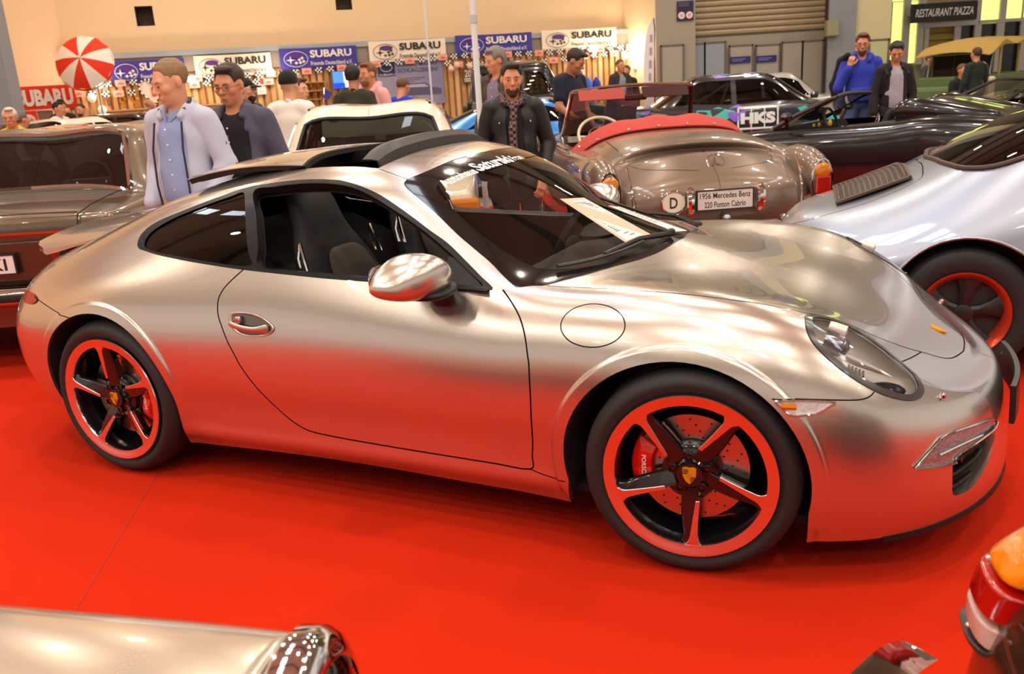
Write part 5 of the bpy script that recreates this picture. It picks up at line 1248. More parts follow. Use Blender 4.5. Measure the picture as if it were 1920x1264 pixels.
# ------------------------------------------------------------------ the other cars
def sedan_net(p):
    """half shell of a three-box car; x forward. p: tail, nose, w, wr, zs, belt, deck, hood, hoodf, roof, xrb, xrr, xrf, xwb"""
    g = dict(zs=.24, lean=.05, tailr=.30, noser=.34, crown=.02, roofdrop=.05, tum=.90, tailz=None, nosez=None); g.update(p); P = type('P', (), g)
    tz = P.tailz or P.deck - .03; nz = P.nosez or P.hoodf
    def zbelt(x): return np.interp(x, [P.tail, P.xrb, P.xwb, P.nose], [tz - .02, P.belt, P.belt, nz - .01])
    def zdeck(x):
        if x <= P.xrb: return np.interp(x, [P.tail, P.xrb], [tz, P.deck])
        if x >= P.xwb: return np.interp(x, [P.xwb, P.xwb + .5 * (P.nose - P.xwb), P.nose], [P.hood, .45 * P.hood + .55 * P.hoodf, nz])
        return P.belt
    def wid(x):
        m = (P.tail + P.nose) / 2; L = (P.nose - P.tail) / 2; t = (x - m) / L
        return P.w * (1 - .045 * t * t - .03 * t ** 6)
    def sec(x, cab):
        """cab 0..1: how far the glass house has risen"""
        w = wid(x); zb = zbelt(x); zd = zdeck(x); zs = P.zs; h = zb - zs
        L = [(w * .93, zs), (w * .985, zs + .33 * h), (w, zs + .66 * h), (w * .985, zb - .055), (w * .945, zb)]
        D = [(w * .80, zd + .004), (w * .55, zd + P.crown * .6), (w * .28, zd + P.crown), (0, zd + P.crown * 1.15)]
        zr = P.roof
        Cc = [(w * P.tum, zb + .018), (P.wr, zr - P.roofdrop), (P.wr * .6, zr - .012), (0, zr)]
        U = [(d[0] * (1 - cab) + c[0] * cab, d[1] * (1 - cab) + c[1] * cab) for d, c in zip(D, Cc)]
        if cab > 0: U[0] = Cc[0] if cab > .12 else U[0]
        return [(x, a, b) for a, b in L + U]
    rows = []
    def end(xe, sgn, r, nrow):
        """rows that wrap an end; sgn -1 tail, +1 nose"""
        base = sec(xe - sgn * r, 0); out = []
        w0 = wid(xe - sgn * r)
        for a in ((90, 62, 36, 14) if nrow == 4 else (90, 55, 20)):
            t = math.radians(a); rw = []
            for j, (x, y, z) in enumerate(base):
                ln = P.lean * (1 - min(j, 3) / 3) + (.02 if j == 4 else 0)
                if j <= 4:
                    xx = xe - sgn * r + sgn * (r - ln) * math.sin(t) ** .8; yy = y * math.cos(t) ** .55 if a < 90 else 0
                    zz = z if j < 4 else (tz if sgn < 0 else nz) - .012
                else:
                    k = y / w0; q = (j - 4) / 4
                    xx = xe - sgn * (.02 + .10 * q) - sgn * r * (1 - math.sin(t)) * .9; yy = y * (math.cos(t) ** .55 if a < 90 else 0) if j < 8 else 0; zz = zdeck(xx) + P.crown * (.2 + .8 * q) * (1 - k * k) - .01 * (1 - q)
                rw.append((xx, yy, zz))
            out.append(rw)
        return out
    rows += end(P.tail, -1, P.tailr, 4)
    x0 = P.tail + P.tailr + .12
    n = max(1, int((P.xrb - .06 - x0) / .35))
    for k in range(n): rows.append(sec(x0 + (P.xrb - .05 - x0) * k / n, 0))
    rows.append(sec(P.xrb - .04, 0)); rows.append(sec(P.xrb + .03, .10)); m = P.xrr - P.xrb
    rows += [sec(P.xrb + .38 * m, .46), sec(P.xrb + .78 * m, .88), sec(P.xrr + .06, 1)]
    for k in (1 / 3, 2 / 3): rows.append(sec(P.xrr + (P.xrf - P.xrr) * k, 1))
    m = P.xwb - P.xrf
    rows += [sec(P.xrf - .04, 1), sec(P.xrf + .25 * m, .86), sec(P.xrf + .62 * m, .44), sec(P.xwb - .03, .10), sec(P.xwb + .04, 0)]
    x1 = P.nose - P.noser - .12; n = max(1, int((x1 - P.xwb) / .35))
    for k in range(1, n + 1): rows.append(sec(P.xwb + .06 + (x1 - P.xwb - .06) * k / n, 0))
    rows += end(P.nose, 1, P.noser, 4)[::-1]
    return rows
def simple_wheel(parent, x, y, r, w, rimm, sg, spokes=5, cap=None, rimr=.62):
    e = bpy.data.objects.new('wheel', None); put(e, parent); e.location = (x, y, r); e.rotation_euler = (0, 0, 0 if sg < 0 else PI)
    ri = r * rimr; o = -w / 2
    MB().lathe(tyre_prof(r, ri + .01, w), 36).build('tyre', TYRE, e, sharp=60)
    MB().lathe([(ri + .012, o + .012), (ri + .012, o + .002), (ri - .012, o + .008), (ri - .02, o + .06), (ri - .02, w * .4)], 32).build('rim', rimm, e, sharp=30)
    MB().lathe([(ri - .015, o + .085), (.0005, o + .075)], 24).build('brake_drum', mat('drum_dark', (.03, .03, .03), .6), e)
    MB().lathe([(.055, o + .06), (.055, o + .022), (.04, o + .012), (.0005, o + .010)], 18).build('hub_cap', cap or rimm, e, sharp=30)
    for k in range(spokes):
        a = 2 * PI * k / spokes + .3; c, s = math.cos(a), math.sin(a)
        R = [[(rr * c - q * s, o + .018 + h, rr * s + q * c) for q, h in ((-hw, .008), (0, 0), (hw, .008), (hw, .04), (-hw, .04))] for rr, hw in ((.03, .022), (ri * .6, .026), (ri - .008, .034))]
        MB().loft(R).build('spoke', cap or rimm, e, sharp=30)
    return e
def make_car(name, label, P, paintm, loc, rz, side_win, rear_win=True, front_win=True, wheels=None, grid=(120, 46), glassm=None, group=None, interior=True, arch=None, body_name='body_shell', cutouts=(), rimm=None, wheel_kw={}):
    t = thing(name, label, 'car', (loc[0], loc[1], 0), rz, group)
    S = Shell(sedan_net(P), lam=.004)
    c = Cut(S, *grid)
    g = glassm or glass('car_glass_smoke', (.42, .45, .43), 1.3, .75)
    wn = []
    for i, pl in enumerate(side_win):
        z0 = [(x, P['w'] * .8, z) for x, z in pl]; c.outline('w%d' % i, z0, 0, (0, 2)); wn.append('w%d' % i)
    N = S.Nv - 1
    def strip(nm, xa, xb, ya, yb, m=.05):
        q = c.uv([(xa, yb * 0 + ya, 0), (xa + (xb - xa) * .5, (ya + yb) / 2, 0), (xb, yb, 0)], (0, 1)); e = c.uv([(xb, 0, 0), (xa, 0, 0)], (0, 1)); e[:, 1] = N
        md = c.uv([(xb, yb * .5, 0)], (0, 1)); md2 = c.uv([(xa, ya * .5, 0)], (0, 1))
        c.outline(nm, None, 0, uv=np.vstack([q, md, e, md2]))
    xb, xr, xf, xw = P['xrb'], P['xrr'], P['xrf'], P['xwb']
    if rear_win: strip('rw', xb + .07, xr - P.get('rgap', .06), P['w'] * .74, P['wr'] * .86)
    if front_win: strip('fw', xw - .07, xf + .03, P['w'] * .76, P['wr'] * .88)
    arches = arch or [(x, .36) for x, *_ in (wheels or [])]
    an = []
    for i, (x, r) in enumerate(arches):
        zc = .30; A = [(x + r * math.cos(a), P['w'], zc + r * math.sin(a)) for a in np.linspace(PI + .1, -.1, 18)]
        q = c.uv(A, (0, 2)); c.outline('a%d' % i, None, 0, uv=np.vstack([q, [[q[-1][0], 0], [q[0][0], 0]]])); an.append(('a%d' % i, q, x))
    for nm, pts, ax in cutouts: c.outline(nm, pts, 0, ax)
    c.mesh()
    for nm, q, x in an: c.free &= ~c.inside(nm)
    for sd in (-1, 1):
        f0 = c.free.copy()
        for nm in wn: c.part('side_window', c.inside(nm), g, t, sd, -.004)
        if sd < 0: c.free = f0
    if rear_win: c.part('rear_window', c.inside('rw'), g, t, 0, -.004)
    if front_win: c.part('windscreen', c.inside('fw'), g, t, 0, -.004)
    yield_ = (t, S, c, an)
    return yield_
def finish_car(t, S, c, an, P, paintm, wheels, rimm=None, interior=True, seat_m=None, wheel_kw={}):
    c.part('body_shell', c.free.copy(), paintm, t, 0)
    inn = ~c.inside(*[k for k in c.poly if k[0] in 'w' or k in ('rw', 'fw')]) if any(k[0] == 'w' or k in ('rw', 'fw') for k in c.poly) else np.ones(len(c.T), bool)
    for nm, q, x in an: inn &= ~c.inside(nm)
    c.part('inner_skin', inn, DARK, t, 0, -.02, take=False, flip=True)
    for nm, q, x in an:
        Pp = S(q[:, 0], q[:, 1])
        for sg in (-1, 1):
            n = len(Pp); V = [p * [1, sg, 1] for p in Pp] + [(p[0], sg * .35, p[2]) for p in Pp]
            ob('wheel_housing', V, [(i, i + 1, n + i + 1, n + i) for i in range(n - 1)] + [tuple(range(n, 2 * n))], DARK, t)
    for x, y, r, w in wheels or []:
        for sg in (-1, 1): simple_wheel(t, x, sg * y, r, w, rimm or CHROME, sg, **wheel_kw)
    a, b = P['xrb'] - .2, P['xwb'] + .3
    MB().box(((P['tail'] + P['nose']) / 2, 0, .26), (P['nose'] - P['tail'] - .5, P['w'] * 1.86, .05)).build('underfloor', DARK, t, False)
    if interior:
        sm = seat_m or mat('car_seat_dark', (.02, .019, .018), .7)
        xm = (P['xrf'] * .55 + P['xrr'] * .45)
        for sg in (-1, 1): seat(t, xm, sg * .36, sm, sm, 'front_seat', True, 1.0)
        R = [[(P['xrb'] + .02, y, P['belt'] - .06), (P['xrb'] + .28, y, P['belt'] - .03), (P['xrr'] + .10, y, .60), (P['xrr'] + .5, y, .52), (P['xrr'] + .5, y, .3), (P['xrb'] + .02, y, .3)] for y in np.linspace(-P['w'] * .78, P['w'] * .78, 5)]
        MB().loft(R).build('rear_bench', sm, t, sharp=40, bevel=.03)
        R = [[(P['xwb'] + .05, y, P['belt'] - .03), (P['xwb'] - .32, y, P['belt'] - .02), (P['xwb'] - .40, y, P['belt'] - .12), (P['xwb'] - .25, y, .4), (P['xwb'] + .05, y, .4)] for y in np.linspace(-P['w'] * .8, P['w'] * .8, 5)]
        MB().loft(R).build('dashboard', sm, t, sharp=40)
        MB().tube([(P['xwb'] - .48 + .06 * math.sin(a_), .36 + .185 * math.cos(a_), P['belt'] - .03 + .17 * math.sin(a_)) for a_ in np.linspace(0, 2 * PI, 25)], .014, 7).build('steering_wheel', sm, t)
    return t
def win_frame(c, S, nm, w, m, t, name='window_chrome', off=.004, sides=(-1, 1), half=False, pts=None):
    """chrome strip along a window outline"""
    q = np.array(c.poly[nm] if pts is None else pts)
    res = []
    z = np.vstack([q, q[:1]]) if not half else q
    for a, b in zip(z[:-1], z[1:]):
        for k in range(4): res.append(a + (b - a) * k / 4)
    res.append(z[-1]); q = np.array(res); P = S(q[:, 0], q[:, 1]); N = S.normal(q[:, 0], q[:, 1]); P = P + off * N
    if half:
        full = list(P * [1, -1, 1]) + list((P)[::-1]); MB().tube(full, w, 6).build(name, m, t); return
    for sg in sides: MB().tube(list(P * [1, sg, 1]), w, 6, caps=False).build(name, m, t)
def patch(c, S, name, pts, m, t, side=-1, off=.004, axes=(0, 2), y=.8):
    """a thin patch that follows the shell, from its side outline (x, z)"""
    q = c.uv([(a, y, b) for a, b in pts] if len(pts[0]) == 2 else pts, axes); P = (S(q[:, 0], q[:, 1]) + off * S.normal(q[:, 0], q[:, 1])) * [1, side, 1]
    cc = P.mean(0); n = len(P); F = [(i, (i + 1) % n, n) if side > 0 else ((i + 1) % n, i, n) for i in range(n)]
    qc = c.uv([(np.mean([a for a, b in pts]), y, np.mean([b for a, b in pts]))], axes) if len(pts[0]) == 2 else q.mean(0)[None]
    pc = (S(qc[:, 0], qc[:, 1]) + off * S.normal(qc[:, 0], qc[:, 1])) * [1, side, 1]
    return ob(name, np.vstack([P, pc]), F, m, t)
def local(t, p): return (Matrix.Rotation(-t.rotation_euler.z, 3, 'Z') @ (Vector(p) - t.location))
def plate(t, txt, c, w, h, face=-1, m=None, sx=.82, tilt=0.):
    """number plate facing -x (rear) or +x"""
    c = Vector(c); o = MB().box(tuple(c), (.012, w, h)).build('number_plate', m or mat('plate_white', '#e8e4e0', .4), t, False, bevel=.004)
    fm = MB()
    for sz in (-1, 1): fm.box((c.x, c.y, c.z + sz * h / 2), (.02, w + .012, .008))
    for sy in (-1, 1): fm.box((c.x, c.y + sy * w / 2, c.z), (.02, .008, h))
    f = fm.build('plate_frame', mat('plate_frame_black', (.02, .02, .02), .4), o, False); f['kind'] = 'stuff'
    lines = txt.split('\n')
    for i, l in enumerate(lines):
        zc = c.z + (len(lines) - 1 - 2 * i) * h * .23
        lettering('plate_lettering', l, mat('plate_ink', (.015, .013, .013), .5), o, w * sx * (1 if i == 0 else .82), h * (.62 if len(lines) == 1 else .30), lambda a, b: (c.x + face * .0068, c.y + face * a, zc + b), .012)
    return o
# ---- brown two-door coupe, left
BRN = paint('bronze_brown_paint', '#6a5a48', .34, .6); BRN2 = paint('bronze_brown_dark', '#4e4030', .28, .7)
P = dict(tail=-2.28, nose=2.36, w=.89, wr=.62, zs=.26, belt=.93, deck=.955, hood=.95, hoodf=.80, roof=1.395, xrb=-1.42, xrr=-.86, xrf=.35, xwb=1.0, tailr=.16, noser=.2, crown=.025, roofdrop=.055, tailz=.925, rgap=.10)
W_ = [(-1.42, .66, .32, .205), (1.33, .66, .32, .205)]
t, S, c, an = make_car('vintage_coupe', 'bronze brown vintage coupe with chrome framed rear window, at the left', P, BRN, (-3.09, 3.72), 1.617,
    [[(-.92, .965), (-.98, 1.10), (-.82, 1.30), (.28, 1.315), (.62, 1.13), (.86, .965), (.2, .955)]], wheels=W_, grid=(150, 56), glassm=glass('coupe_glass', (.82, .86, .82), 2.0, .9))
win_frame(c, S, 'w0', .014, CHROME, t)
rw_ = c.poly['rw']; win_frame(c, S, None, .020, CHROME, t, 'rear_window_chrome', half=True, pts=np.vstack([rw_[4:5], rw_[3:4], rw_[2:3], rw_[1:2], rw_[0:1], rw_[-1:], rw_[5:6]])) if False else None
q = np.vstack([rw_[5:6], rw_[6:7], rw_[0:3], rw_[3:4], rw_[4:5]]); win_frame(c, S, None, .022, CHROME, t, 'rear_window_chrome', half=True, pts=q)
c.seam([(-1.40, .63, .99), (-1.70, .64, .97), (-2.10, .64, .945)], .006, 2) if False else None
finish_car(t, S, c, an, P, BRN, W_, rimm=CHROME)
def rear_bumper(t, x, z, w, m, rub=None, h=.11, r=.05):
    R = []
    for y in np.linspace(-w, w, 21):
        k = abs(y) / w; xx = x + .16 * max(0, k - .80) / .20 * 1.2
        R.append([(xx + .03, y, z - h / 2), (xx - r * .6, y, z - h / 2 + .01), (xx - r, y, z - h * .2), (xx - r, y, z + h * .2), (xx - r * .6, y, z + h / 2 - .01), (xx + .03, y, z + h / 2)])
    b = MB().loft(R).build('bumper', m, t, sharp=50)
    if rub:
        R = [[(xx_ - .012, y, z - .022), (xx_ - .02, y, z), (xx_ - .012, y, z + .022), (xx_ + .01, y, z)] for y, xx_ in [(y, x - r + .16 * max(0, abs(y) / w - .80) / .20 * 1.2) for y in np.linspace(-w, w, 21)]]
        MB().loft(R).build('rub_strip', rub, b)
    return b
rear_bumper(t, -2.33, .47, .90, CHROME, RUBBER, .13, .07)
MB().box((-2.29, 0, .68), (.03, 1.66, .22)).build('tail_panel', BRN2, t, False, bevel=.008)
for sg in (-1, 1):
    MB().box((-2.285, sg * .66, .70), (.09, .36, .17)).build('tail_lamp', mat('tail_red_dark', '#7c1410', .15, 0, .8, bump=(90, .3, .004)), t, False, bevel=.02)
    MB().tube([(-1.33, sg * .655, 1.000), (-1.42, sg * .655, .990), (-1.75, sg * .66, .978), (-2.06, sg * .66, .958), (-2.26, sg * .655, .925), (-2.285, sg * .65, .83)], .004, 5).build('lid_joint', DARK, t)
MB().tube([(-2.30, y, .845 - .012 * abs(y) ** 2) for y in np.linspace(-.84, .84, 15)], .014, 6).build('lid_chrome', CHROME, t)
MB().tube([(-2.225, y, .945 - .02 * abs(y) ** 2) for y in np.linspace(-.64, .64, 13)], .005, 5).build('lid_edge', BRN2, t)
plate(t, 'XI', (-2.335, -.165, .665), .22, .115, m=None, sx=.55)
MB().lathe([(.04, 0), (.04, -.02), (.001, -.025)], 14, 'x', (-2.30, 0, .88)).build('lid_lock', CHROME, t)
# ---- white hardtop coupe in the middle row
WHT = mat('cream_white_paint', '#efe2cc', .25, 0, 1.)
P = dict(tail=-2.15, nose=2.2, w=.86, wr=.60, zs=.24, belt=.90, deck=.90, hood=.92, hoodf=.80, roof=1.415, xrb=-1.05, xrr=-.52, xrf=.35, xwb=.95, tailr=.22, noser=.25, crown=.03, roofdrop=.06, tailz=.84, rgap=.16)
W_ = [(-1.2, .64, .32, .2), (1.25, .64, .32, .2)]
t, S, c, an = make_car('white_hardtop_coupe', 'cream white hardtop coupe parked behind the silver coupe roof', P, WHT, (-.88, 4.30), 1.62,
    [[(-.62, .95), (-.66, 1.10), (-.50, 1.30), (.28, 1.32), (.58, 1.14), (.80, .95)]], wheels=W_, grid=(130, 50), glassm=glass('hardtop_glass', (.84, .88, .82), 1.3, .92))
win_frame(c, S, 'w0', .011, CHROME, t)
rw_ = c.poly['rw']; win_frame(c, S, None, .014, RUBBER, t, 'rear_window_seal', half=True, pts=np.vstack([rw_[5:6], rw_[6:7], rw_[0:3], rw_[3:4], rw_[4:5]]))
finish_car(t, S, c, an, P, WHT, W_, seat_m=mat('grey_cloth_seat', '#6c6c62', .8))
for sg in (-1, 1):
    q = c.uv([(-.50 + .16 * k, .50 - .01 * k, 0) for k in range(5)], (0, 1)); Pp = (S(q[:, 0], q[:, 1]) + .006 * S.normal(q[:, 0], q[:, 1])) * [1, sg, 1]
    MB().tube(list(Pp), .012, 6).build('roof_strip', CHROME, t)
    MB().box((-2.08, sg * .70, .72), (.12, .26, .13)).build('tail_lamp', mat('indicator_orange', '#e88a10', .15, 0, .8), t, False, bevel=.025)
    MB().box((-2.10, sg * .50, .72), (.10, .18, .13)).build('brake_lamp', mat('tail_red_dark'), t, False, bevel=.025)
rear_bumper(t, -2.20, .48, .86, CHROME, None, .11, .06)
def ring_star(t, c, r, ax='x', m=CHROME, lean=0.):
    c = Vector(c); e2 = Vector((lean, 0, 1)).normalized(); e1 = Vector((0, 1, 0))
    b = MB().tube([c + (e1 * math.cos(a) + e2 * math.sin(a)) * r for a in np.linspace(0, 2 * PI, 25)], r * .09, 6, caps=False).build('emblem', m, t)
    for k in range(3):
        a = PI / 2 + k * 2 * PI / 3; MB().tube([c, c + (e1 * math.cos(a) + e2 * math.sin(a)) * r], [r * .14, r * .05], 6).build('emblem_arm', m, b)
ring_star(t, (-1.98, 0, .885), .055, lean=.9)
# notice boards inside the white car
for sg, y in ((-1, -.18), (1, .22)):
    MB().box((.55, y, 1.02), (.01, .30, .20)).build('shade_board', mat('board_blue_grey', '#7c7884', .7), t, False)
# ---- the open cabriolet with the red hood cover
GRY = paint('pewter_brown_paint', '#7e6c5c', .36, .5)
def ponton_net():
    rows = []
    def sec(x, w, zs, zf, zd, inn, yd):
        """fender top zf at y about .80 w, deck zd with half width yd"""
        return [(x, w * .90, zs), (x, w * .985, zs + .20), (x, w, zs + .36), (x, w * .985, zf - .10), (x, w * .90, zf - .012), (x, w * .78, zf), (x, inn, zf * .35 + zd * .65), (x, yd * .6, zd + .012), (x, 0, zd + .03)]
    T = [(-2.32, .00), (-2.30, .42), (-2.20, .66), (-2.02, .80)]
    for k, (x, w) in enumerate(T):
        f = w / .80; rows.append([(x + .10, w * .92, .30), (x + .03, w, .46), (x, w, .60), (x + .02, w * .98, .72), (x + .07, w * .93, .80 - .03 * f), (x + .16 + .03 * f, w * .82, .86 - .02 * f), (x + .27, w * .66, .91), (x + .36 + .0 * f, w * .40, .945), (x + .40 - .0 * k, 0, .955)])
    for x, w, zf, zd in ((-1.78, .87, .915, .995), (-1.45, .885, .94, 1.04), (-1.15, .89, .945, 1.055), (-.92, .885, .945, 1.055), (-.6, .885, .93, .99), (-.1, .885, .935, .97), (.35, .88, .94, .96), (.8, .875, .93, .98), (1.3, .87, .92, .99), (1.75, .86, .89, .97), (2.05, .80, .84, .92)):
        rows.append(sec(x, w, .26, zf, zd, w * .66, w * .62))
    rows.append([(2.20, .66, .28), (2.28, .70, .45), (2.30, .70, .6), (2.28, .68, .72), (2.24, .62, .80), (2.2, .52, .84), (2.15, .38, .88), (2.12, .2, .9), (2.1, 0, .9)])
    rows.append([(2.25, 0, .28), (2.33, 0, .45), (2.35, 0, .6), (2.34, 0, .72), (2.30, 0, .80), (2.26, 0, .84), (2.22, 0, .86), (2.19, 0, .87), (2.17, 0, .875)])
    return rows
t = thing('open_cabriolet', 'pewter grey open vintage cabriolet with red hood cover, seen from behind', 'car', (1.536, 4.63, 0), 1.654)
S = Shell(ponton_net(), lam=.004); c = Cut(S, 140, 60)
q = c.uv([(-.86, .60, 0), (-.80, .69, 0), (-.3, .70, 0), (.50, .68, 0), (.62, .55, 0)], (0, 1)); e = c.uv([(.66, 0, 0), (-.90, 0, 0)], (0, 1)); e[:, 1] = 8; c.outline('cockpit', None, 0, uv=np.vstack([q, e]))
q = c.uv([(-1.14, .56, 0), (-1.45, .575, 0), (-1.78, .56, 0), (-2.02, .46, 0), (-2.12, .30, .8), (-2.17, .12, .8)], (0, 1)); q = np.vstack([smooth_line(q, 3), [[c.uv([(-2.25, 0, .72)], (0, 2))[0][0], q[-1][1]]]])
c.seam(None, .006, 0, uv=q[:-1])
for i, x in enumerate((-1.30, 1.45)):
    A = [(x + .37 * math.cos(a), .88, .30 + .37 * math.sin(a)) for a in np.linspace(PI + .1, -.1, 18)]; qa = c.uv(A, (0, 2)); c.outline('a%d' % i, None, 0, uv=np.vstack([qa, [[qa[-1][0], 0], [qa[0][0], 0]]]))
c.mesh(); c.free &= ~c.inside('a0', 'a1', 'cockpit')
c.part('body_shell', c.free.copy(), GRY, t, 0); c.part('inner_skin', ~c.inside('a0', 'a1', 'cockpit'), DARK, t, 0, -.02, take=False, flip=True)
MB().box((0, 0, .28), (3.6, 1.4, .05)).build('underfloor', DARK, t, False)
for x in (-1.30, 1.45):
    for sg in (-1, 1): simple_wheel(t, x, sg * .70, .33, .18, CHROME, sg)
for sg in (-1, 1):
    # rear fender pods with lamp stacks
    st = [(-1.30, .03, .05, .72), (-1.50, .09, .11, .80), (-1.80, .12, .15, .82), (-2.02, .12, .155, .80), (-2.16, .10, .15, .76), (-2.22, .075, .13, .73), (-2.24, .03, .06, .71)]
    MB().loft([[(x, sg * (.765 + a * math.cos(q_)), z + b * math.sin(q_)) for q_ in np.linspace(0, 2 * PI, 18, endpoint=False)] for x, a, b, z in st]).build('fender_pod', GRY, t, subsurf=1)
    lp = MB().loft([[(-2.235 - .018 * math.cos(k_), sg * .765 + .062 * math.sin(k_) * math.cos(q_), .80 + .055 * math.sin(k_) * math.sin(q_)) for q_ in np.linspace(0, 2 * PI, 14, endpoint=False)] for k_ in (.05, .6, 1.1, 1.57)]).build('turn_lamp', mat('indicator_orange'), t)
    MB().box((-2.243, sg * .765, .70), (.03, .118, .13)).build('tail_lamp', mat('tail_red', '#a8180c', .15, 0, .8), t, False, bevel=.02)
    MB().box((-2.243, sg * .765, .61), (.03, .112, .05)).build('reverse_lamp', mat('lamp_clear', '#c8b0a8', .15, 0, .8), t, False, bevel=.015)
    MB().tube([(-2.225, sg * .765 + .075 * math.cos(a), .715 + .165 * math.sin(a)) for a in np.linspace(0, 2 * PI, 25)], .010, 6, caps=False).build('lamp_bezel', CHROME, t)
    MB().tube([(-2.12, sg * .62, .90), (-2.20, sg * .615, .80), (-2.25, sg * .61, .68), (-2.26, sg * .60, .56)], .008, 6).build('fender_chrome', CHROME, t)
    MB().lathe([(.045, 0), (.045, -.05), (.03, -.07), (.001, -.075)], 14, 'x', (-2.40, sg * .42, .50)).build('bumper_horn', CHROME, t)
rear_bumper(t, -2.40, .44, .86, CHROME, None, .13, .06)
plate(t, '1956 Mercedes Benz\n220 Ponton Cabrio', (-2.335, -.02, .66), .40, .135, m=mat('plate_cream', '#e0d8cc', .4), sx=.9)
for sg in (-1, 1): MB().tube([(-2.33, -.02 + sg * .245, .58), (-2.37, -.02 + sg * .25, .62), (-2.37, -.02 + sg * .25, .70), (-2.33, -.02 + sg * .245, .745)], .028, 8).build('plate_lamp', CHROME, t)
o = MB().lathe([(.088, 0), (.088, -.012), (.080, -.016)], 28, 'x', (-2.325, .345, .66)).build('country_badge', CHROME, t, sharp=30)
ob('badge_face', [(-2.338, .345 + .083 * math.cos(a), .66 + .083 * math.sin(a) * .82) for a in np.linspace(0, 2 * PI, 26, endpoint=False)], [tuple(range(26))], mat('badge_ivory', '#e6e0cc', .5), o, False)
lettering('badge_letter', 'D', mat('plate_ink'), o, .055, .075, lambda a, b: (-2.340, .345 - a, .66 + b), .01)
ring_star(t, (-2.12, -.02, .895), .062, lean=.55)
MB().lathe([(.03, 0), (.03, -.03), (.001, -.035)], 12, 'x', (-2.345, -.02, .53)).build('lid_handle', CHROME, t)
# folded hood under its red cover
RED = mat('hood_cover_red', '#b8382c', .7, bump=(30, .25, .01)); 
def cover_z(x, y):
    q = S.locate([(x, min(abs(y), .70), 0)], (0, 1))[0]; return S(np.array([q[0]]), np.array([q[1]]))[0][2]
R = []
for i, y in enumerate(np.linspace(-.80, .80, 33)):
    k = abs(y) / .80; xb_ = -1.13 + .26 * k ** 2.2; xf_ = -.80 + .20 * k ** 3
    zb_ = cover_z(xb_, y) + .012 - .10 * max(0, k - .86) / .14; h = .075 * (1 - .45 * k ** 4) + .012 * math.sin(y * 19) * (1 - k)
    R.append([(xb_, y, zb_ - .01), (xb_ - .004, y, zb_ + .008), (xb_ + .05, y, zb_ + .03), (xb_ + .15, y, zb_ + h), (xf_ - .06, y, zb_ + h * 1.25), (xf_, y, zb_ + h), (xf_ + .02, y, zb_ + .01), (xf_, y, zb_ - .05)])
MB().loft(R).build('hood_cover', RED, t, subsurf=1)
for y in (-.62, -.36, -.12, .12, .36, .60, .74):
    k = abs(y) / .80; x_ = -1.12 + .26 * k ** 2.2; MB().ball((x_, y, cover_z(x_, y) + .032), .011, 8, 6).build('cover_button', CHROME, t)
# cockpit
for sg in (-1, 1): seat(t, -.12, sg * .36, mat('seat_red_leather', '#9c3a2c', .5), mat('seat_red_leather'), 'front_seat', False, .92)
R = [[(.60, y, .97), (.46, y, .985), (.38, y, .93), (.40, y, .80), (.6, y, .7)] for y in np.linspace(-.68, .68, 9)]
MB().loft(R).build('dashboard', mat('walnut', '#3a1c10', .25, 0, .8), t, sharp=40)
MB().box((.375, -.05, .90), (.02, .09, .09)).build('dash_clock', CHROME, t, False, bevel=.01)
ct_ = Vector((.06, .36, 1.0)); axs = Vector((-.75, 0, .66)).normalized(); e1 = Vector((0, 1, 0)); e2 = axs.cross(e1)
sw = MB().tube([ct_ + (e1 * math.cos(a) + e2 * math.sin(a)) * .215 for a in np.linspace(0, 2 * PI, 33)], .014, 8).build('steering_wheel', mat('ivory', '#d8ccaa', .35), t)
MB().tube([ct_ - axs * .02 + (e1 * math.cos(a) + e2 * math.sin(a)) * .12 for a in np.linspace(0, 2 * PI, 25)], .006, 6).build('horn_ring', CHROME, sw)
MB().tube([ct_ - e1 * .21, ct_ - axs * .03, ct_ + e1 * .21], .012, 6).build('wheel_spoke', mat('ivory'), sw); MB().ball(tuple(ct_ - axs * .03), .035).build('horn_boss', CHROME, sw)
# windscreen frame with sun visors
WF = mat('maroon_trim', '#3c0c08', .35)
for sg in (-1, 1):
    MB().tube([(.62, sg * .66, .95), (.50, sg * .63, 1.10), (.30, sg * .585, 1.40)], .022, 8).build('screen_post', CHROME if sg > 0 else WF, t)
    MB().loft([[(.27 + dx, sg * .31 + yy, 1.405 + dz) for dx, dz in ((0, .01), (.03, 0), (-.03 - .02, -.09), (-.06, -.085))] for yy in (-.22, -.1, .1, .22)]).build('sun_visor', mat('visor_red', '#b04438', .6) if sg > 0 else WF, t, sharp=50)
MB().tube([(.30 + .05 * (1 - (y / .585) ** 2), y, 1.405 + .03 * (1 - (y / .585) ** 2)) for y in np.linspace(-.585, .585, 13)], .024, 8, squash=.7).build('header_rail', CHROME, t)
R = [[(.62 - .32 * s_ + .05 * (1 - (y / .66) ** 2), y * (1 - .11 * s_), .955 + .44 * s_) for s_ in (0, .5, 1)] for y in np.linspace(-.64, .64, 9)]
MB().loft(R, False, False).build('windscreen', glass('cabrio_glass', (.82, .86, .84), 1.2, .92), t)
MB().box((.25, -.02, 1.325), (.03, .22, .06)).build('rear_view_mirror', WF, t, False, bevel=.02)
MB().box((.60, .05, 1.17), (.01, .32, .42), rot('Y', -.6)).build('display_sheet', mat('sheet_mauve', '#9488a0', .7), t, False)
for sg in (-1, 1): MB().tube([(-.75, sg * .80, .935), (-.2, sg * .815, .945), (.45, sg * .81, .95), (.62, sg * .74, .955)], .010, 6).build('door_chrome', CHROME, t)
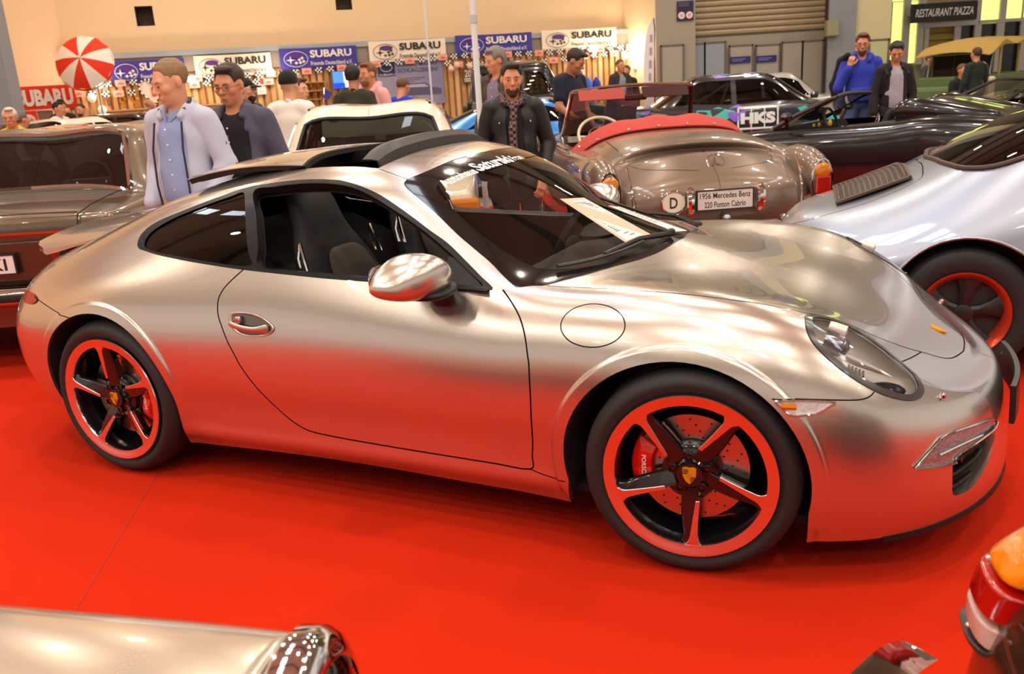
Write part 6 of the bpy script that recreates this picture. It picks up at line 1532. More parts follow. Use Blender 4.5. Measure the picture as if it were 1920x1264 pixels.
MB().lathe([(.06, -.012), (.06, .012), (.045, .016), (.001, .018)], 16, 'x', (.56, .93, 1.0)).build('door_mirror', mat('mirror_pink', '#c09890', .2, .7), t); MB().tube([(.56, .80, .95), (.56, .93, .96)], .008, 6).build('mirror_arm', CHROME, t)
# ---- silver blue rear-engined classic on the right
SIL = mat('silver_blue_paint', '#a2aab8', .36, .8, 1.)
def classic_net():
    N = HNET.copy(); x, y, z = N[..., 0].copy(), N[..., 1].copy(), N[..., 2].copy()
    N[..., 0] = x * .955 + .02; N[..., 1] = y * .925
    k = sstep(-.75, -1.55, x) if False else np.clip((-.75 - x) / .8, 0, 1); k = k * k * (3 - 2 * k)
    N[..., 2] = z - .125 * k * np.clip((z - .45) / .3, 0, 1)
    return N
t = thing('silver_classic_coupe', 'silver blue classic coupe with louvred engine lid and red rimmed wheel, right edge', 'car', (3.72, .66, 0), -.33)
S = Shell(classic_net(), lam=.01); c = Cut(S, 170, 76)
top = lambda L: c.uv([(a, b, 0) for a, b in L], (0, 1))
rx = -1.13
A = [(rx + .365 * math.cos(a), .8, .335 + .355 * math.sin(a)) for a in np.linspace(PI + .1, -.1, 24)]; qa = c.uv(A, (0, 2)); c.outline('a0', None, 0, uv=np.vstack([qa, [[qa[-1][0], 0], [qa[0][0], 0]]]))
A2 = [(1.15 + .36 * math.cos(a), .8, .335 + .355 * math.sin(a)) for a in np.linspace(PI + .1, -.1, 20)]; qb = c.uv(A2, (0, 2)); c.outline('a1', None, 0, uv=np.vstack([qb, [[qb[-1][0], 0], [qb[0][0], 0]]]))
# wraparound rear glass
g1 = c.uv([(-.35, .545, 1.18), (-.62, .57, 1.12), (-.85, .60, 1.05), (-1.02, .60, 1.00), (-1.14, .53, .995), (-1.21, .38, 1.02), (-1.245, .2, 1.04)]); q = np.vstack([smooth_line(g1, 3), top([(-1.25, 0), (-.42, 0)]), top([(-.40, .30)])]); k = (len(g1) - 1) * 3 + 1; q[k, 1] = q[k + 1, 1] = 9
c.outline('rw', None, 0, uv=q)
lid = [(-1.30, .36), (-1.45, .40), (-1.70, .42), (-1.86, .40)]; lq = c.seam(None, .005, 0, uv=smooth_line(top([(-1.29, .02), (-1.295, .30), (-1.33, .40), (-1.50, .43), (-1.70, .43), (-1.84, .40), (-1.93, .32)]), 3))
c.outline('fw', None, 0, uv=(lambda q_: (q_.__setitem__((slice(3, 5), 1), 9), q_)[1])(top([(.62, .60), (.28, .52), (.22, .30), (.22, 0), (.80, 0), (.75, .35)])))
c.outline('w0', [(-.30, .62, .93), (.50, .60, .93), (.30, .6, 1.03), (.05, .6, 1.14), (-.26, .6, 1.16)], 0, (0, 2))
c.mesh(); c.free &= ~c.inside('a0', 'a1')
GG = glass('classic_glass', (.30, .34, .31), 1.6, .8)
c.part('rear_glass', c.inside('rw'), GG, t, 0, -.003); c.part('windscreen', c.inside('fw'), GG, t, 0, -.003)
for sd in (-1, 1):
    f0 = c.free.copy(); c.part('side_window', c.inside('w0'), GG, t, sd, -.003)
    if sd < 0: c.free = f0
c.part('body_shell', c.free.copy(), SIL, t, 0); c.part('inner_skin', ~c.inside('a0', 'a1', 'rw', 'fw', 'w0'), DARK, t, 0, -.02, take=False, flip=True)
Pq = S(c.poly['rw'][:20, 0], c.poly['rw'][:20, 1]); Pn = S.normal(c.poly['rw'][:20, 0], c.poly['rw'][:20, 1]); PP = Pq + .005 * Pn
MB().tube(list(PP * [1, -1, 1]) + list(PP[::-1]), .013, 8).build('rear_glass_seal', mat('seal_brown', '#4a3a34', .5), t)
for r_, off in ((.388, .006),):
    q = c.uv([(rx + .372 * math.cos(a), .8, .335 + .362 * math.sin(a)) for a in np.linspace(PI, 0, 24)], (0, 2)); Pp = S(q[:, 0], q[:, 1])
    for sg in (-1, 1): MB().tube(list((Pp + .004 * S.normal(q[:, 0], q[:, 1])) * [1, sg, 1]), .008, 6).build('arch_lip', SIL, t)
for nm, qq, x in (('a0', qa, rx), ('a1', qb, 1.15)):
    Pp = S(qq[:, 0], qq[:, 1])
    for sg in (-1, 1):
        n = len(Pp); V = [p * [1, sg, 1] for p in Pp] + [(p[0], sg * .35, p[2]) for p in Pp]; ob('wheel_housing', V, [(i, i + 1, n + i + 1, n + i) for i in range(n - 1)] + [tuple(range(n, 2 * n))], DARK, t)
# engine grille: frame and slats
gz = lambda x, y: (lambda q_: S(q_[:, 0], q_[:, 1])[0][2])(c.uv([(x, abs(y), 0)], (0, 1)))
MB().loft([[(x, y, gz(x, y) + h) for h in (.004, .016)] + [(x2, y, gz(x2, y) + h) for h in (.016, .004)] for y in np.linspace(-.33, .33, 9) for x, x2 in [(-1.37, -1.70)]]).build('grille_base', mat('grille_dark', '#2e241e', .6), t, False)
GRL = mat('grille_brown', '#5a4a40', .45, .4)
for k in range(13):
    x = -1.38 - k * .0265; MB().tube([(x, y, gz(x, y) + .020) for y in np.linspace(-.32, .32, 7)], .0075, 6).build('grille_slat', GRL, t)
MB().tube([(-1.36, -.34, gz(-1.36, .34) + .016), (-1.36, 0, gz(-1.36, 0) + .016), (-1.36, .34, gz(-1.36, .34) + .016), (-1.71, .34, gz(-1.71, .34) + .016), (-1.71, 0, gz(-1.71, 0) + .016), (-1.71, -.34, gz(-1.71, .34) + .016), (-1.36, -.34, gz(-1.36, .34) + .016)], .011, 6).build('grille_frame', GRL, t)
def fuchs(x, y, sg):
    e = bpy.data.objects.new('wheel', None); put(e, t); e.location = (x, y, .32); e.rotation_euler = (0, 0, 0 if sg < 0 else PI); r, ri, w = .32, .205, .21; o = -w / 2
    MB().lathe(tyre_prof(r, ri, w), 48).build('tyre', TYRE, e, sharp=60)
    MB().lathe([(ri + .004, o + .006), (ri + .002, o - .002), (ri - .008, o + .004), (ri - .016, o + .018), (ri - .030, o + .034), (ri - .034, o + .05), (ri - .034, w * .45)], 48).build('rim', mat('rim_red_orange', '#d84a2a', .25, .5, .5), e, sharp=30)
    MB().lathe([(ri - .03, o + .075), (.001, o + .07)], 24).build('brake_drum', mat('drum_dark', (.03, .03, .03), .6), e)
    for k in range(5):
        a = 2 * PI * k / 5 + .2; cc_, s_ = math.cos(a), math.sin(a)
        MB().loft([[(rr * cc_ - q_ * s_, o + .03 + h, rr * s_ + q_ * cc_) for q_, h in ((-hw, .012), (-hw * .4, 0), (hw * .4, 0), (hw, .012), (hw, .035), (-hw, .035))] for rr, hw in ((.03, .028), (.08, .026), (.13, .040), (ri - .028, .062))]).build('spoke', mat('spoke_satin_black', (.02, .018, .018), .35), e, sharp=40, bevel=.003)
    MB().lathe([(.045, o + .05), (.045, o + .026), (.03, o + .02), (.001, o + .019)], 20).build('hub_cap', mat('spoke_satin_black'), e, sharp=30)
for x in (rx, 1.15):
    for sg in (-1, 1): fuchs(x, sg * .70, sg)
for sg in (-1, 1): seat(t, -.12, sg * .34, SEATM, SEATM, 'front_seat', True, .95)
for y in (-.2, .12): MB().lathe([(.05, 0), (.05, -.01), (.03, -.02)], 16, 'x', (.40, y, .90)).build('gauge', mat('gauge_red', '#8a1c14', .3), t)
R = [[(.75, y, .86), (.45, y, .88), (.42, y, .78), (.7, y, .6)] for y in np.linspace(-.6, .6, 5)]; MB().loft(R).build('dashboard', SEATM, t)
MB().box((-.75, 0, .62), (.6, 1.1, .5)).build('rear_bench', SEATM, t, bevel=.06); MB().box((0, 0, .25), (3.2, 1.35, .05)).build('underfloor', DARK, t, False)
rear_bumper(t, -1.97, .42, .74, SIL, RUBBER, .12, .05)
MB().box((-1.95, 0, .60), (.05, .9, .08)).build('reflector_strip', mat('tail_red'), t, False, bevel=.02)
# ---- black racing saloon with splashes
BLK = mat('gloss_black_paint', (.012, .012, .014), .2, .2, 1.); GUN = mat('gunmetal_paint', (.06, .06, .065), .25, .6, 1.)
P = dict(tail=-2.2, nose=2.2, w=.88, wr=.60, zs=.2, belt=.95, deck=1.0, hood=.98, hoodf=.72, roof=1.44, xrb=-1.55, xrr=-.75, xrf=.25, xwb=1.05, tailr=.2, noser=.3, crown=.02, roofdrop=.06)
W_ = [(-1.25, .68, .32, .24), (1.3, .68, .32, .24)]
pos = at(1392, 200, 15.2)
t, S, c, an = make_car('race_saloon', 'black racing saloon with turquoise and violet splashes and boxed letters', P, GUN, (pos.x, pos.y), -.10,
    [[(-1.22, 1.0), (-.98, 1.28), (-.62, 1.355), (-.30, 1.36), (-.30, .985)], [(-.22, .985), (-.22, 1.36), (.25, 1.34), (.62, 1.15), (.86, .98)]], wheels=W_, glassm=glass('race_glass', (.25, .27, .25), 1.4, .75))
finish_car(t, S, c, an, P, GUN, W_, rimm=mat('rim_dark', (.05, .05, .055), .3, .6))
TEAL = mat('splash_teal', '#3fc8bc', .35, 0, .6); VIO = mat('splash_violet', '#8a66d8', .35, 0, .6)
random.seed(5)
def splash(x, z, w, h, m, n=13, lean=0.):
    pts = []
    for k in range(n):
        a = 2 * PI * k / n; r = 1 + (.28 if k % 2 else -.18) * random.random(); pts.append((x + w * r * math.cos(a) + lean * math.sin(a), z + h * r * math.sin(a)))
    return pts
for x, z, w, h, m, off, ln in ((-1.55, .80, .24, .16, TEAL, .004, -.1), (-1.75, .95, .16, .06, VIO, .004, 0), (-.62, .80, .30, .15, TEAL, .004, .06), (-.22, .84, .15, .13, VIO, .006, 0), (1.05, .78, .30, .15, TEAL, .004, -.16), (1.12, .60, .20, .09, VIO, .006, -.05), (1.62, .80, .16, .08, VIO, .004, 0), (1.68, .68, .14, .06, TEAL, .006, 0)):
    patch(c, S, 'livery_splash', splash(x, z, w, h, m, 13, ln), m, t, -1, off)
for x0, x1 in ((-1.7, -1.2), (1.20, 1.45), (-.05, .05)): patch(c, S, 'livery_stripe', [(x0, .72), (x0 + .03, .72), (x1, .42), (x1 - .03, .42)] if x0 < 1 else [(x0, .9), (x0 + .03, .9), (x1 + .03, .6), (x1, .6)], mat('livery_red', '#c81e28', .4), t, -1, .007)
for x, y, m in ((-.45, .5, VIO), (-.35, .42, TEAL), (.12, .46, TEAL), (.02, .5, VIO)):
    q = c.uv([(x + a, y + b, 0) for a, b in ((-.12, -.06), (.10, -.08), (.16, .03), (-.08, .06))], (0, 1)); Pp = (S(q[:, 0], q[:, 1]) + .005 * S.normal(q[:, 0], q[:, 1])) * [1, -1, 1]; ob('roof_splash', Pp, [(0, 1, 2, 3)], m, t, False)
dw = mat('decal_white'); yS = -(P['w'] + .012)
def boxed(x, z, wd, h, txt):
    for a, b, d, e in ((x - wd / 2, z - h / 2, .03, h), (x + wd / 2, z - h / 2, .03, h), (x - wd / 6, z - h / 2, .02, h), (x + wd / 6, z - h / 2, .02, h)): patch(c, S, 'letter_box', [(a - d / 2, b), (a + d / 2, b), (a + d / 2, b + e), (a - d / 2, b + e)], dw, t, -1, .008)
    for zz in (z - h / 2, z + h / 2): patch(c, S, 'letter_box', [(x - wd / 2, zz - .015), (x + wd / 2, zz - .015), (x + wd / 2, zz + .015), (x - wd / 2, zz + .015)], dw, t, -1, .008)
    def f(a, b):
        q = c.uv([(x + a, .8, z + b)], (0, 2)); p = (S(q[:, 0], q[:, 1]) + .009 * S.normal(q[:, 0], q[:, 1]))[0]; return (p[0], -p[1], p[2])
    lettering('boxed_letters', txt, dw, t, wd * .88, h * .55, f, .06)
boxed(.10, .76, .62, .32, 'HKS')
MB().tube([(-.9, -.62, .98), (-.32, -.58, 1.32)], .022, 8).build('roll_cage', mat('cage_white', (.7, .7, .68), .4), t); MB().tube([(-.45, -.60, .98), (-.32, -.58, 1.32)], .022, 8).build('roll_cage', mat('cage_white'), t)
q = c.uv([(1.02, .55, 0), (.42, .50, 0)], (0, 1))
fwq = c.poly['fw']; R = []
patchp = c.uv([(.50, .50, 0), (.36, .48, 0), (.31, .25, 0), (.30, .02, 0), (.44, .02, 0), (.46, .25, 0)], (0, 1)); Pp = (S(patchp[:, 0], patchp[:, 1]) + .004 * S.normal(patchp[:, 0], patchp[:, 1]))
for sg in (-1, 1): ob('sun_strip', Pp * [1, sg, 1], [tuple(range(6)) if sg > 0 else tuple(range(6))[::-1]], mat('strip_white', '#f4e6e4', .5), t, False)
MB().loft([sring(.95, -.93, 1.02, .14, .10, 0), sring(.95, -.95, 1.08, .16, .12, 0), sring(.95, -.95, 1.12, .12, .08, 0)]).build('door_mirror', BLK, t)
MB().box((-2.15, 0, 1.22), (.30, 1.5, .03)).build('rear_wing', BLK, t, False, bevel=.01)
for sg in (-1, 1): MB().box((-2.12, sg * .5, 1.1), (.18, .03, .24)).build('wing_strut', BLK, t, False)
# ---- black open sports car, nose to the left
def spider_net():
    rows = []
    T = [(-2.10, 0), (-2.07, .5), (-1.98, .80), (-1.80, .90)]
    for x, w in T: rows.append([(x + .12, w * .94, .22), (x + .03, w, .42), (x, w, .60), (x + .02, w * .97, .76), (x + .08, w * .88, .86), (x + .14, w * .7, .90), (x + .18, w * .45, .91), (x + .20, w * .2, .915), (x + .2, 0, .915)])
    for x, w, zf, zc in ((-1.4, .93, .93, .96), (-.95, .93, .95, 1.06), (-.62, .92, .93, 1.10), (-.45, .92, .90, .95), (0, .92, .87, .86), (.45, .92, .85, .85), (.8, .92, .83, .84), (1.15, .92, .80, .78), (1.5, .90, .74, .70), (1.8, .84, .64, .62)):
        rows.append([(x, w * .93, .18), (x, w * .985, .32), (x, w, .50), (x, w * .985, zf - .16), (x, w * .90, zf - .04), (x, w * .76, zf), (x, w * .55, zf * .5 + zc * .5), (x, w * .28, zc), (x, 0, zc)])
    rows.append([(1.94, .62, .18), (1.98, .66, .30), (2.0, .66, .40), (1.98, .64, .48), (1.97, .58, .54), (1.96, .5, .57), (1.95, .4, .58), (1.94, .2, .59), (1.93, 0, .59)])
    rows.append([(2.02, 0, .18), (2.07, 0, .30), (2.09, 0, .40), (2.07, 0, .47), (2.05, 0, .51), (2.03, 0, .54), (2.01, 0, .55), (2.0, 0, .56), (1.99, 0, .56)])
    return rows
def spider(name, label, loc, rz, m):
    t = thing(name, label, 'car', (loc[0], loc[1], 0), rz); S = Shell(spider_net(), lam=.004); c = Cut(S, 110, 46)
    q = c.uv([(-.42, .50, 0), (-.40, .70, 0), (.10, .74, 0), (.62, .70, 0), (.74, .45, 0)], (0, 1)); e = c.uv([(.80, 0, 0), (-.44, 0, 0)], (0, 1)); e[:, 1] = 8; c.outline('cockpit', None, 0, uv=np.vstack([q, e])); an = []
    for i, x in enumerate((-1.22, 1.22)):
        qa = c.uv([(x + .36 * math.cos(a), .9, .30 + .36 * math.sin(a)) for a in np.linspace(PI + .1, -.1, 18)], (0, 2)); c.outline('a%d' % i, None, 0, uv=np.vstack([qa, [[qa[-1][0], 0], [qa[0][0], 0]]]))
    c.mesh(); c.free &= ~c.inside('a0', 'a1', 'cockpit'); c.part('body_shell', c.free.copy(), m, t, 0); c.part('inner_skin', ~c.inside('a0', 'a1', 'cockpit'), DARK, t, 0, -.02, take=False, flip=True)
    MB().box((0, 0, .2), (3.4, 1.5, .05)).build('underfloor', DARK, t, False)
    for x in (-1.22, 1.22):
        for sg in (-1, 1): simple_wheel(t, x, sg * .74, .32, .24, mat('rim_grey', (.3, .3, .3), .3, .8), sg)
    fr_ = mat('screen_frame_black', (.02, .018, .016), .3)
    for sg in (-1, 1): MB().tube([(.88, sg * .74, .83), (.62, sg * .69, .98), (.30, sg * .61, 1.13), (.22, sg * .58, 1.155)], [.026, .024, .022, .022], 8).build('screen_post', fr_, t)
    MB().tube([(.22 + .06 * (1 - (y / .58) ** 2), y, 1.155 + .02 * (1 - (y / .58) ** 2)) for y in np.linspace(-.58, .58, 11)], .024, 8).build('header_rail', fr_, t)
    R = [[(.90 - .66 * s_ + .10 * (1 - (y / .72) ** 2), y * (1 - .19 * s_), .83 + .325 * s_) for s_ in (0, .5, 1)] for y in np.linspace(-.72, .72, 9)]; MB().loft(R, False, False).build('windscreen', glass('spider_glass', (.6, .62, .6), 1.3, .85), t)
    for sg in (-1, 1):
        seat(t, -.10, sg * .36, SEATM, SEATM, 'front_seat', True, .80)
        MB().loft([sring(.62, sg * 1.0, .93, .13, .09, 0), sring(.62, sg * 1.01, .98, .19, .12, 0), sring(.61, sg * 1.0, 1.03, .12, .07, 0)]).build('door_mirror', m, t, subsurf=1); MB().tube([(.66, sg * .86, .84), (.64, sg * .95, .93)], .022, 8).build('mirror_arm', m, t)
        MB().loft([[(x, sg * (.62 + a * math.cos(k_)), z + b * math.sin(k_)) for k_ in np.linspace(0, 2 * PI, 12, endpoint=False)] for x, a, b, z in ((-.40, .05, .07, .98), (-.55, .08, .14, 1.0), (-.80, .10, .13, .98), (-1.15, .10, .09, .94), (-1.5, .06, .03, .93))]).build('buttress', m, t, subsurf=1)
    sw = MB().tube([(.34 + .06 * math.sin(a), .36 + .18 * math.cos(a), .86 + .17 * math.sin(a)) for a in np.linspace(0, 2 * PI, 25)], .015, 7).build('steering_wheel', SEATM, t); MB().ball((.36, .36, .86), (.02, .045, .045)).build('horn_boss', mat('boss_yellow', '#d8a818', .4), sw)
    MB().loft([[(.80, y, .84), (.55, y, .85), (.50, y, .78), (.7, y, .5)] for y in np.linspace(-.68, .68, 5)]).build('dashboard', SEATM, t)
    for y in (.28, .44, .05): MB().lathe([(.035, 0), (.035, -.012), (.001, -.014)], 12, 'x', (.52, y, .83)).build('gauge', mat('gauge_yellow', '#c8a020', .4), t)
    return t
pos = at(1475, 240, 10.0); spider('black_spider', 'gloss black open sports car with slim windscreen frame, nose to the left', (pos.x + 1.11, pos.y + .36), PI - .70, BLK)
pos = at(1935, 205, 12.3); spider('black_roadster', 'second black open car behind the spider, catching blue light', (pos.x, pos.y), PI - .05, mat('blue_lit_black', (.014, .016, .022), .15, .2, 1.))  # black car: the blue reflections are mixed into its base colour
# ---- cars farther back
BLU = mat('sky_blue_paint', '#2f86d8', .25, .2, 1.)
P = dict(tail=-2.1, nose=2.1, w=.88, wr=.56, zs=.2, belt=.88, deck=.96, hood=.92, hoodf=.66, roof=1.29, xrb=-1.65, xrr=-.55, xrf=.15, xwb=1.0, tailr=.25, noser=.4, crown=.03, roofdrop=.06)
W_ = [(-1.25, .68, .32, .22), (1.25, .68, .32, .22)]; pos = at(1010, 210, 13.0)
t, S, c, an = make_car('blue_coupe', 'bright blue sports coupe with rear wing behind the bearded man', P, BLU, (pos.x, pos.y), -.12, [[(-.95, .94), (-.70, 1.14), (-.30, 1.2), (.15, 1.2), (.55, 1.06), (.85, .92)]], wheels=W_, grid=(90, 36))
finish_car(t, S, c, an, P, BLU, W_, rimm=mat('rim_dark'))
MB().loft([[(x, y, 1.20 + dz) for x, dz in ((-2.15, .04), (-1.85, .0), (-1.86, -.02), (-2.15, .02))] for y in np.linspace(-.78, .78, 5)]).build('rear_wing', BLU, t, sharp=40)
for sg in (-1, 1): MB().box((-2.0, sg * .78, 1.15), (.34, .03, .24)).build('wing_end', BLU, t, False, bevel=.01); MB().box((-1.98, sg * .45, 1.06), (.12, .03, .26)).build('wing_strut', BLU, t, False)
for sg in (-1, 1): MB().box((-2.02, sg * .66, .84), (.16, .34, .14)).build('tail_lamp', mat('tail_red'), t, False, bevel=.04)
VANM = mat('van_black_paint', (.016, .02, .022), .2, .1, 1.)
P = dict(tail=-1.40, nose=1.75, w=.90, wr=.72, zs=.28, belt=1.15, deck=1.16, hood=1.12, hoodf=.95, roof=1.90, xrb=-1.24, xrr=-1.10, xrf=.40, xwb=.85, tailr=.14, noser=.2, crown=.02, roofdrop=.07)
W_ = [(-.80, .7, .36, .22), (1.15, .7, .36, .22)]; pos = at(985, 180, 19.9)
t, S, c, an = make_car('black_van', 'black box shaped van with side windows in front of the booth', P, VANM, (pos.x, pos.y), .0, [[(-1.05, 1.25), (-1.02, 1.74), (-.62, 1.76), (-.62, 1.25)], [(-.54, 1.25), (-.54, 1.76), (-.10, 1.76), (-.10, 1.25)], [(-.02, 1.25), (-.02, 1.75), (.32, 1.72), (.62, 1.25)]], wheels=W_, grid=(90, 36), glassm=glass('van_glass', (.35, .4, .38), 1.6, .7))
finish_car(t, S, c, an, P, VANM, W_)
for sg in (-1, 1): MB().tube([(-1.0, sg * .66, 1.89), (-.9, sg * .66, 1.95), (.2, sg * .66, 1.95), (.3, sg * .66, 1.89)], .018, 6).build('roof_rail', CHROME, t)
GRW = mat('silver_white_paint', '#c4c0bc', .3, .3, 1.)
P0 = dict(tail=-2.1, nose=2.1, w=.86, wr=.58, zs=.22, belt=.92, deck=.95, hood=.93, hoodf=.74, roof=1.40, xrb=-1.45, xrr=-.8, xrf=.2, xwb=.95, tailr=.2, noser=.28, crown=.02, roofdrop=.06)
SW = [[(-1.10, .97), (-.92, 1.22), (-.62, 1.31), (-.25, 1.32), (-.25, .96)], [(-.17, .96), (-.17, 1.32), (.20, 1.30), (.55, 1.12), (.78, .96)]]
W_ = [(-1.25, .68, .31, .2), (1.28, .68, .31, .2)]
def plain_car(name, label, m, pos, rz, P=P0, sw=SW, W=W_, g=None):
    t, S, c, an = make_car(name, label, P, m, (pos.x, pos.y), rz, sw, wheels=W, grid=(84, 34), glassm=g)
    for i in range(len(sw)): win_frame(c, S, 'w%d' % i, .009, SATIN, t, 'window_trim')
    finish_car(t, S, c, an, P, m, W)
    for sg in (-1, 1):
        MB().box((P['nose'] - .10, sg * (P['w'] - .22), P['hoodf'] - .10), (.10, .30, .12)).build('headlamp', mat('lamp_clear'), t, False, bevel=.03); MB().box((P['tail'] + .06, sg * (P['w'] - .20), P['deck'] - .16), (.10, .26, .13)).build('tail_lamp', mat('tail_red'), t, False, bevel=.03)
        MB().box((P['nose'] - .16, sg * (P['w'] - .05), P['hoodf'] - .10), (.16, .10, .10)).build('turn_lamp', mat('indicator_orange'), t, False, bevel=.02)
    return t
p_ = at(1215, 215, 18.0); plain_car('silver_saloon', 'silver white saloon half hidden behind the cabriolet windscreen', GRW, Vector((p_.x + 1.9, p_.y + .1, 0)), PI + .02)
p_ = at(255, 235, 19.0); plain_car('brown_classic', 'dark brown old saloon with chrome pillar beyond the vintage coupe', mat('dark_brown_paint', '#3c241a', .25, .3, 1.), p_, .08)
p_ = at(128, 245, 14.0); plain_car('white_estate', 'white car whose arched roof rises behind the vintage coupe', mat('white_paint', '#f2e8da', .25, 0, 1.), p_, 1.42)
p_ = at(490, 225, 13.2); plain_car('grey_hatchback', 'dark grey car with open door beside the man in white shirt', mat('dark_grey_paint', '#3c3a36', .25, .4, 1.), Vector((p_.x, p_.y, 0)), 1.5)
p_ = at(745, 190, 16.4); plain_car('olive_saloon', 'dark olive rounded car behind the pink hooded man', mat('dark_olive_paint', '#34322a', .25, .4, 1.), Vector((p_.x, p_.y, 0)), -.2)
p_ = at(1905, 175, 14.2); plain_car('black_saloon', 'black saloon at the right edge below the canvas topped truck', mat('gloss_black_paint'), Vector((p_.x + 1.6, p_.y, 0)), PI - .05)
# open door of the grey car
p_ = at(478, 235, 9.9); t = thing('open_car_door', 'dark open car door behind the man with glasses', 'car door', (p_.x, p_.y, 0), -.35)
MB().prism([(-.5, .35), (.5, .30), (.52, .60), (.50, .92), (-.48, .95), (-.52, .6)], .09, lambda a, b, h: (a, h, b)).build('door_shell', mat('door_grey_trim', '#4c4a48', .5), t, bevel=.03)
MB().tube([(-.47, .045, .95), (-.40, .045, 1.12), (-.10, .045, 1.34), (.20, .045, 1.36), (.48, .045, .93)], .028, 8).build('window_frame', BLK, t); ob('door_glass', [(-.45, .045, .95), (-.38, .045, 1.12), (-.10, .045, 1.32), (.19, .045, 1.34), (.46, .045, .94)], [(0, 1, 2, 3, 4)], glass('car_glass_smoke'), t, False)
MB().tube([(-.2, -.02, .72), (-.1, -.05, .74), (.05, -.05, .72), (.12, -.02, .70)], .016, 7).build('pull_handle', CHROME, t)
MB().box((0, -.01, .55), (.7, .05, .12)).build('door_pocket', mat('door_pocket_dark', (.04, .04, .04), .6), t, bevel=.02)
# ---- canvas topped truck
OLV = mat('truck_olive', '#5c7040', .6); CNV = mat('canvas_khaki', '#b09048', .8, bump=(8, .4, .03))
p_ = at(1835, 150, 18.5); t = thing('canvas_truck', 'olive green open truck with a khaki canvas roof', 'truck', (p_.x, p_.y, 0), .75); t.scale = (.80, .80, .86)
MB().box((0, 0, .95), (3.6, 1.6, .75)).build('body', OLV, t, False, bevel=.04); MB().box((-2.2, 0, .85), (1.1, 1.3, .55)).build('bonnet', OLV, t, False, bevel=.08)
R = []
for y in np.linspace(-.85, .85, 7): R.append([(x, y, 2.02 + .10 * (1 - (y / .85) ** 2) + .05 * math.sin(x * 4 + y) - (.22 * max(0, (-.9 - x)) )) for x in np.linspace(-1.9, 1.85, 16)] + [(x, y, 1.96 + .10 * (1 - (y / .85) ** 2) - (.22 * max(0, (-.9 - x)))) for x in np.linspace(1.85, -1.9, 16)])
MB().loft(R).build('canvas_roof', CNV, t)
for x in (-1.0, .35, 1.65):
    for sg in (-1, 1): MB().tube([(x, sg * .78, 1.30), (x, sg * .78, 2.02)], .03, 8).build('roof_post', CNV, t)
MB().tube([(-1.45, -.72, 1.3), (-1.30, -.72, 1.80), (-1.30, .72, 1.80), (-1.45, .72, 1.3)], .025, 6).build('screen_frame', mat('frame_grey', '#9a9a92', .5), t); ob('screen_glass', [(-1.45, -.70, 1.32), (-1.30, -.70, 1.78), (-1.30, .70, 1.78), (-1.45, .70, 1.32)], [(0, 1, 2, 3)], glass('car_glass_smoke'), t, False)
ob('side_curtain', [(-.95, .78, 1.32), (1.62, .78, 1.32), (1.62, .78, 1.98), (-.95, .78, 1.98)], [(0, 1, 2, 3)], mat('curtain_brown', '#1c140e', .8), t, False)
for x in (-2.1, 1.1):
    for sg in (-1, 1): simple_wheel(t, x, sg * .70, .40, .22, OLV, sg)
# ---- near cars cut by the lower frame edge
BEI = mat('pearl_beige_paint', '#c8b8a6', .22, .5, 1.)
t = thing('beige_car_wing', 'pearl beige car wing with a chrome lamp ring, cut off at the lower left', 'car', (-.135, -2.65, .030), -.16)
R = []
st = [(-2.4, .20, .60), (-1.6, .24, .745), (-1.1, .245, .768), (-.7, .24, .765), (-.4, .225, .752), (-.15, .205, .742), (-.02, .19, .733), (.0, .187, .731)]
for x, hw, zt in st: R.append([(x, yy, zz) for yy, zz in ((-1.3, .10), (-1.3, zt - .05), (-.95, zt + .015), (-.55, zt - .0), (-.30, zt + .004), (-.10, zt + .002), (.04 + hw * .10, zt - .018), (hw * .45, zt - .075), (hw * .62, zt - .17), (hw * .70, zt - .34), (hw * .66, .12))])
MB().loft(R).build('wing', BEI, t, sharp=60, subsurf=2)
MB().loft([[(x, -.045 + r * math.cos(a), .590 + r * 1.0 * math.sin(a)) for a in np.linspace(0, 2 * PI, 36, endpoint=False)] for x, r in ((-.005, .150), (.004, .160), (.034, .160), (.050, .150), (.064, .128), (.066, .118))], caps=False).build('lamp_ring', CHROME, t)
MB().loft([[(x, -.045 + r * math.cos(a), .590 + r * math.sin(a)) for a in np.linspace(0, 2 * PI, 24, endpoint=False)] for x, r in ((.045, .125), (.070, .105), (.085, .06), (.09, .01))]).build('lamp_lens', glass('lamp_lens_glass'), t)
MB().lathe([(.118, .04), (.06, -.03), (.01, -.05)], 24, 'x', (0, -.045, .590)).build('reflector', CHROME, t)
MB().box((-1.2, -.55, .07), (2.2, 1.2, .05)).build('underside', DARK, t, False)
BR3 = paint('dark_bronze_paint', '#4a3824', .22, .6)
t = thing('bronze_car_corner', 'dark bronze car corner with amber and red lamp, cut off at the lower right', 'car', (1.075, -2.585, -.055), -.35)
R = []
for z, x0, y1, r in ((.12, -.085, .36, .12), (.30, -.115, .37, .13), (.44, -.105, .36, .13), (.56, -.078, .335, .12), (.655, -.040, .30, .11), (.72, .010, .27, .10), (.765, .075, .24, .08), (.79, .16, .20, .05)):
    ring = [(x0 + r - r * math.sin(a), y1 - r + r * math.cos(a), z) for a in np.linspace(0, PI / 2, 8)]
    R.append([(1.6, y1, z)] + [(.8, y1, z)] + ring + [(x0, -.30, z), (x0, -1.2, z), (1.6, -1.2, z)])
MB().loft(R).build('body_corner', BR3, t, sharp=70, subsurf=2)
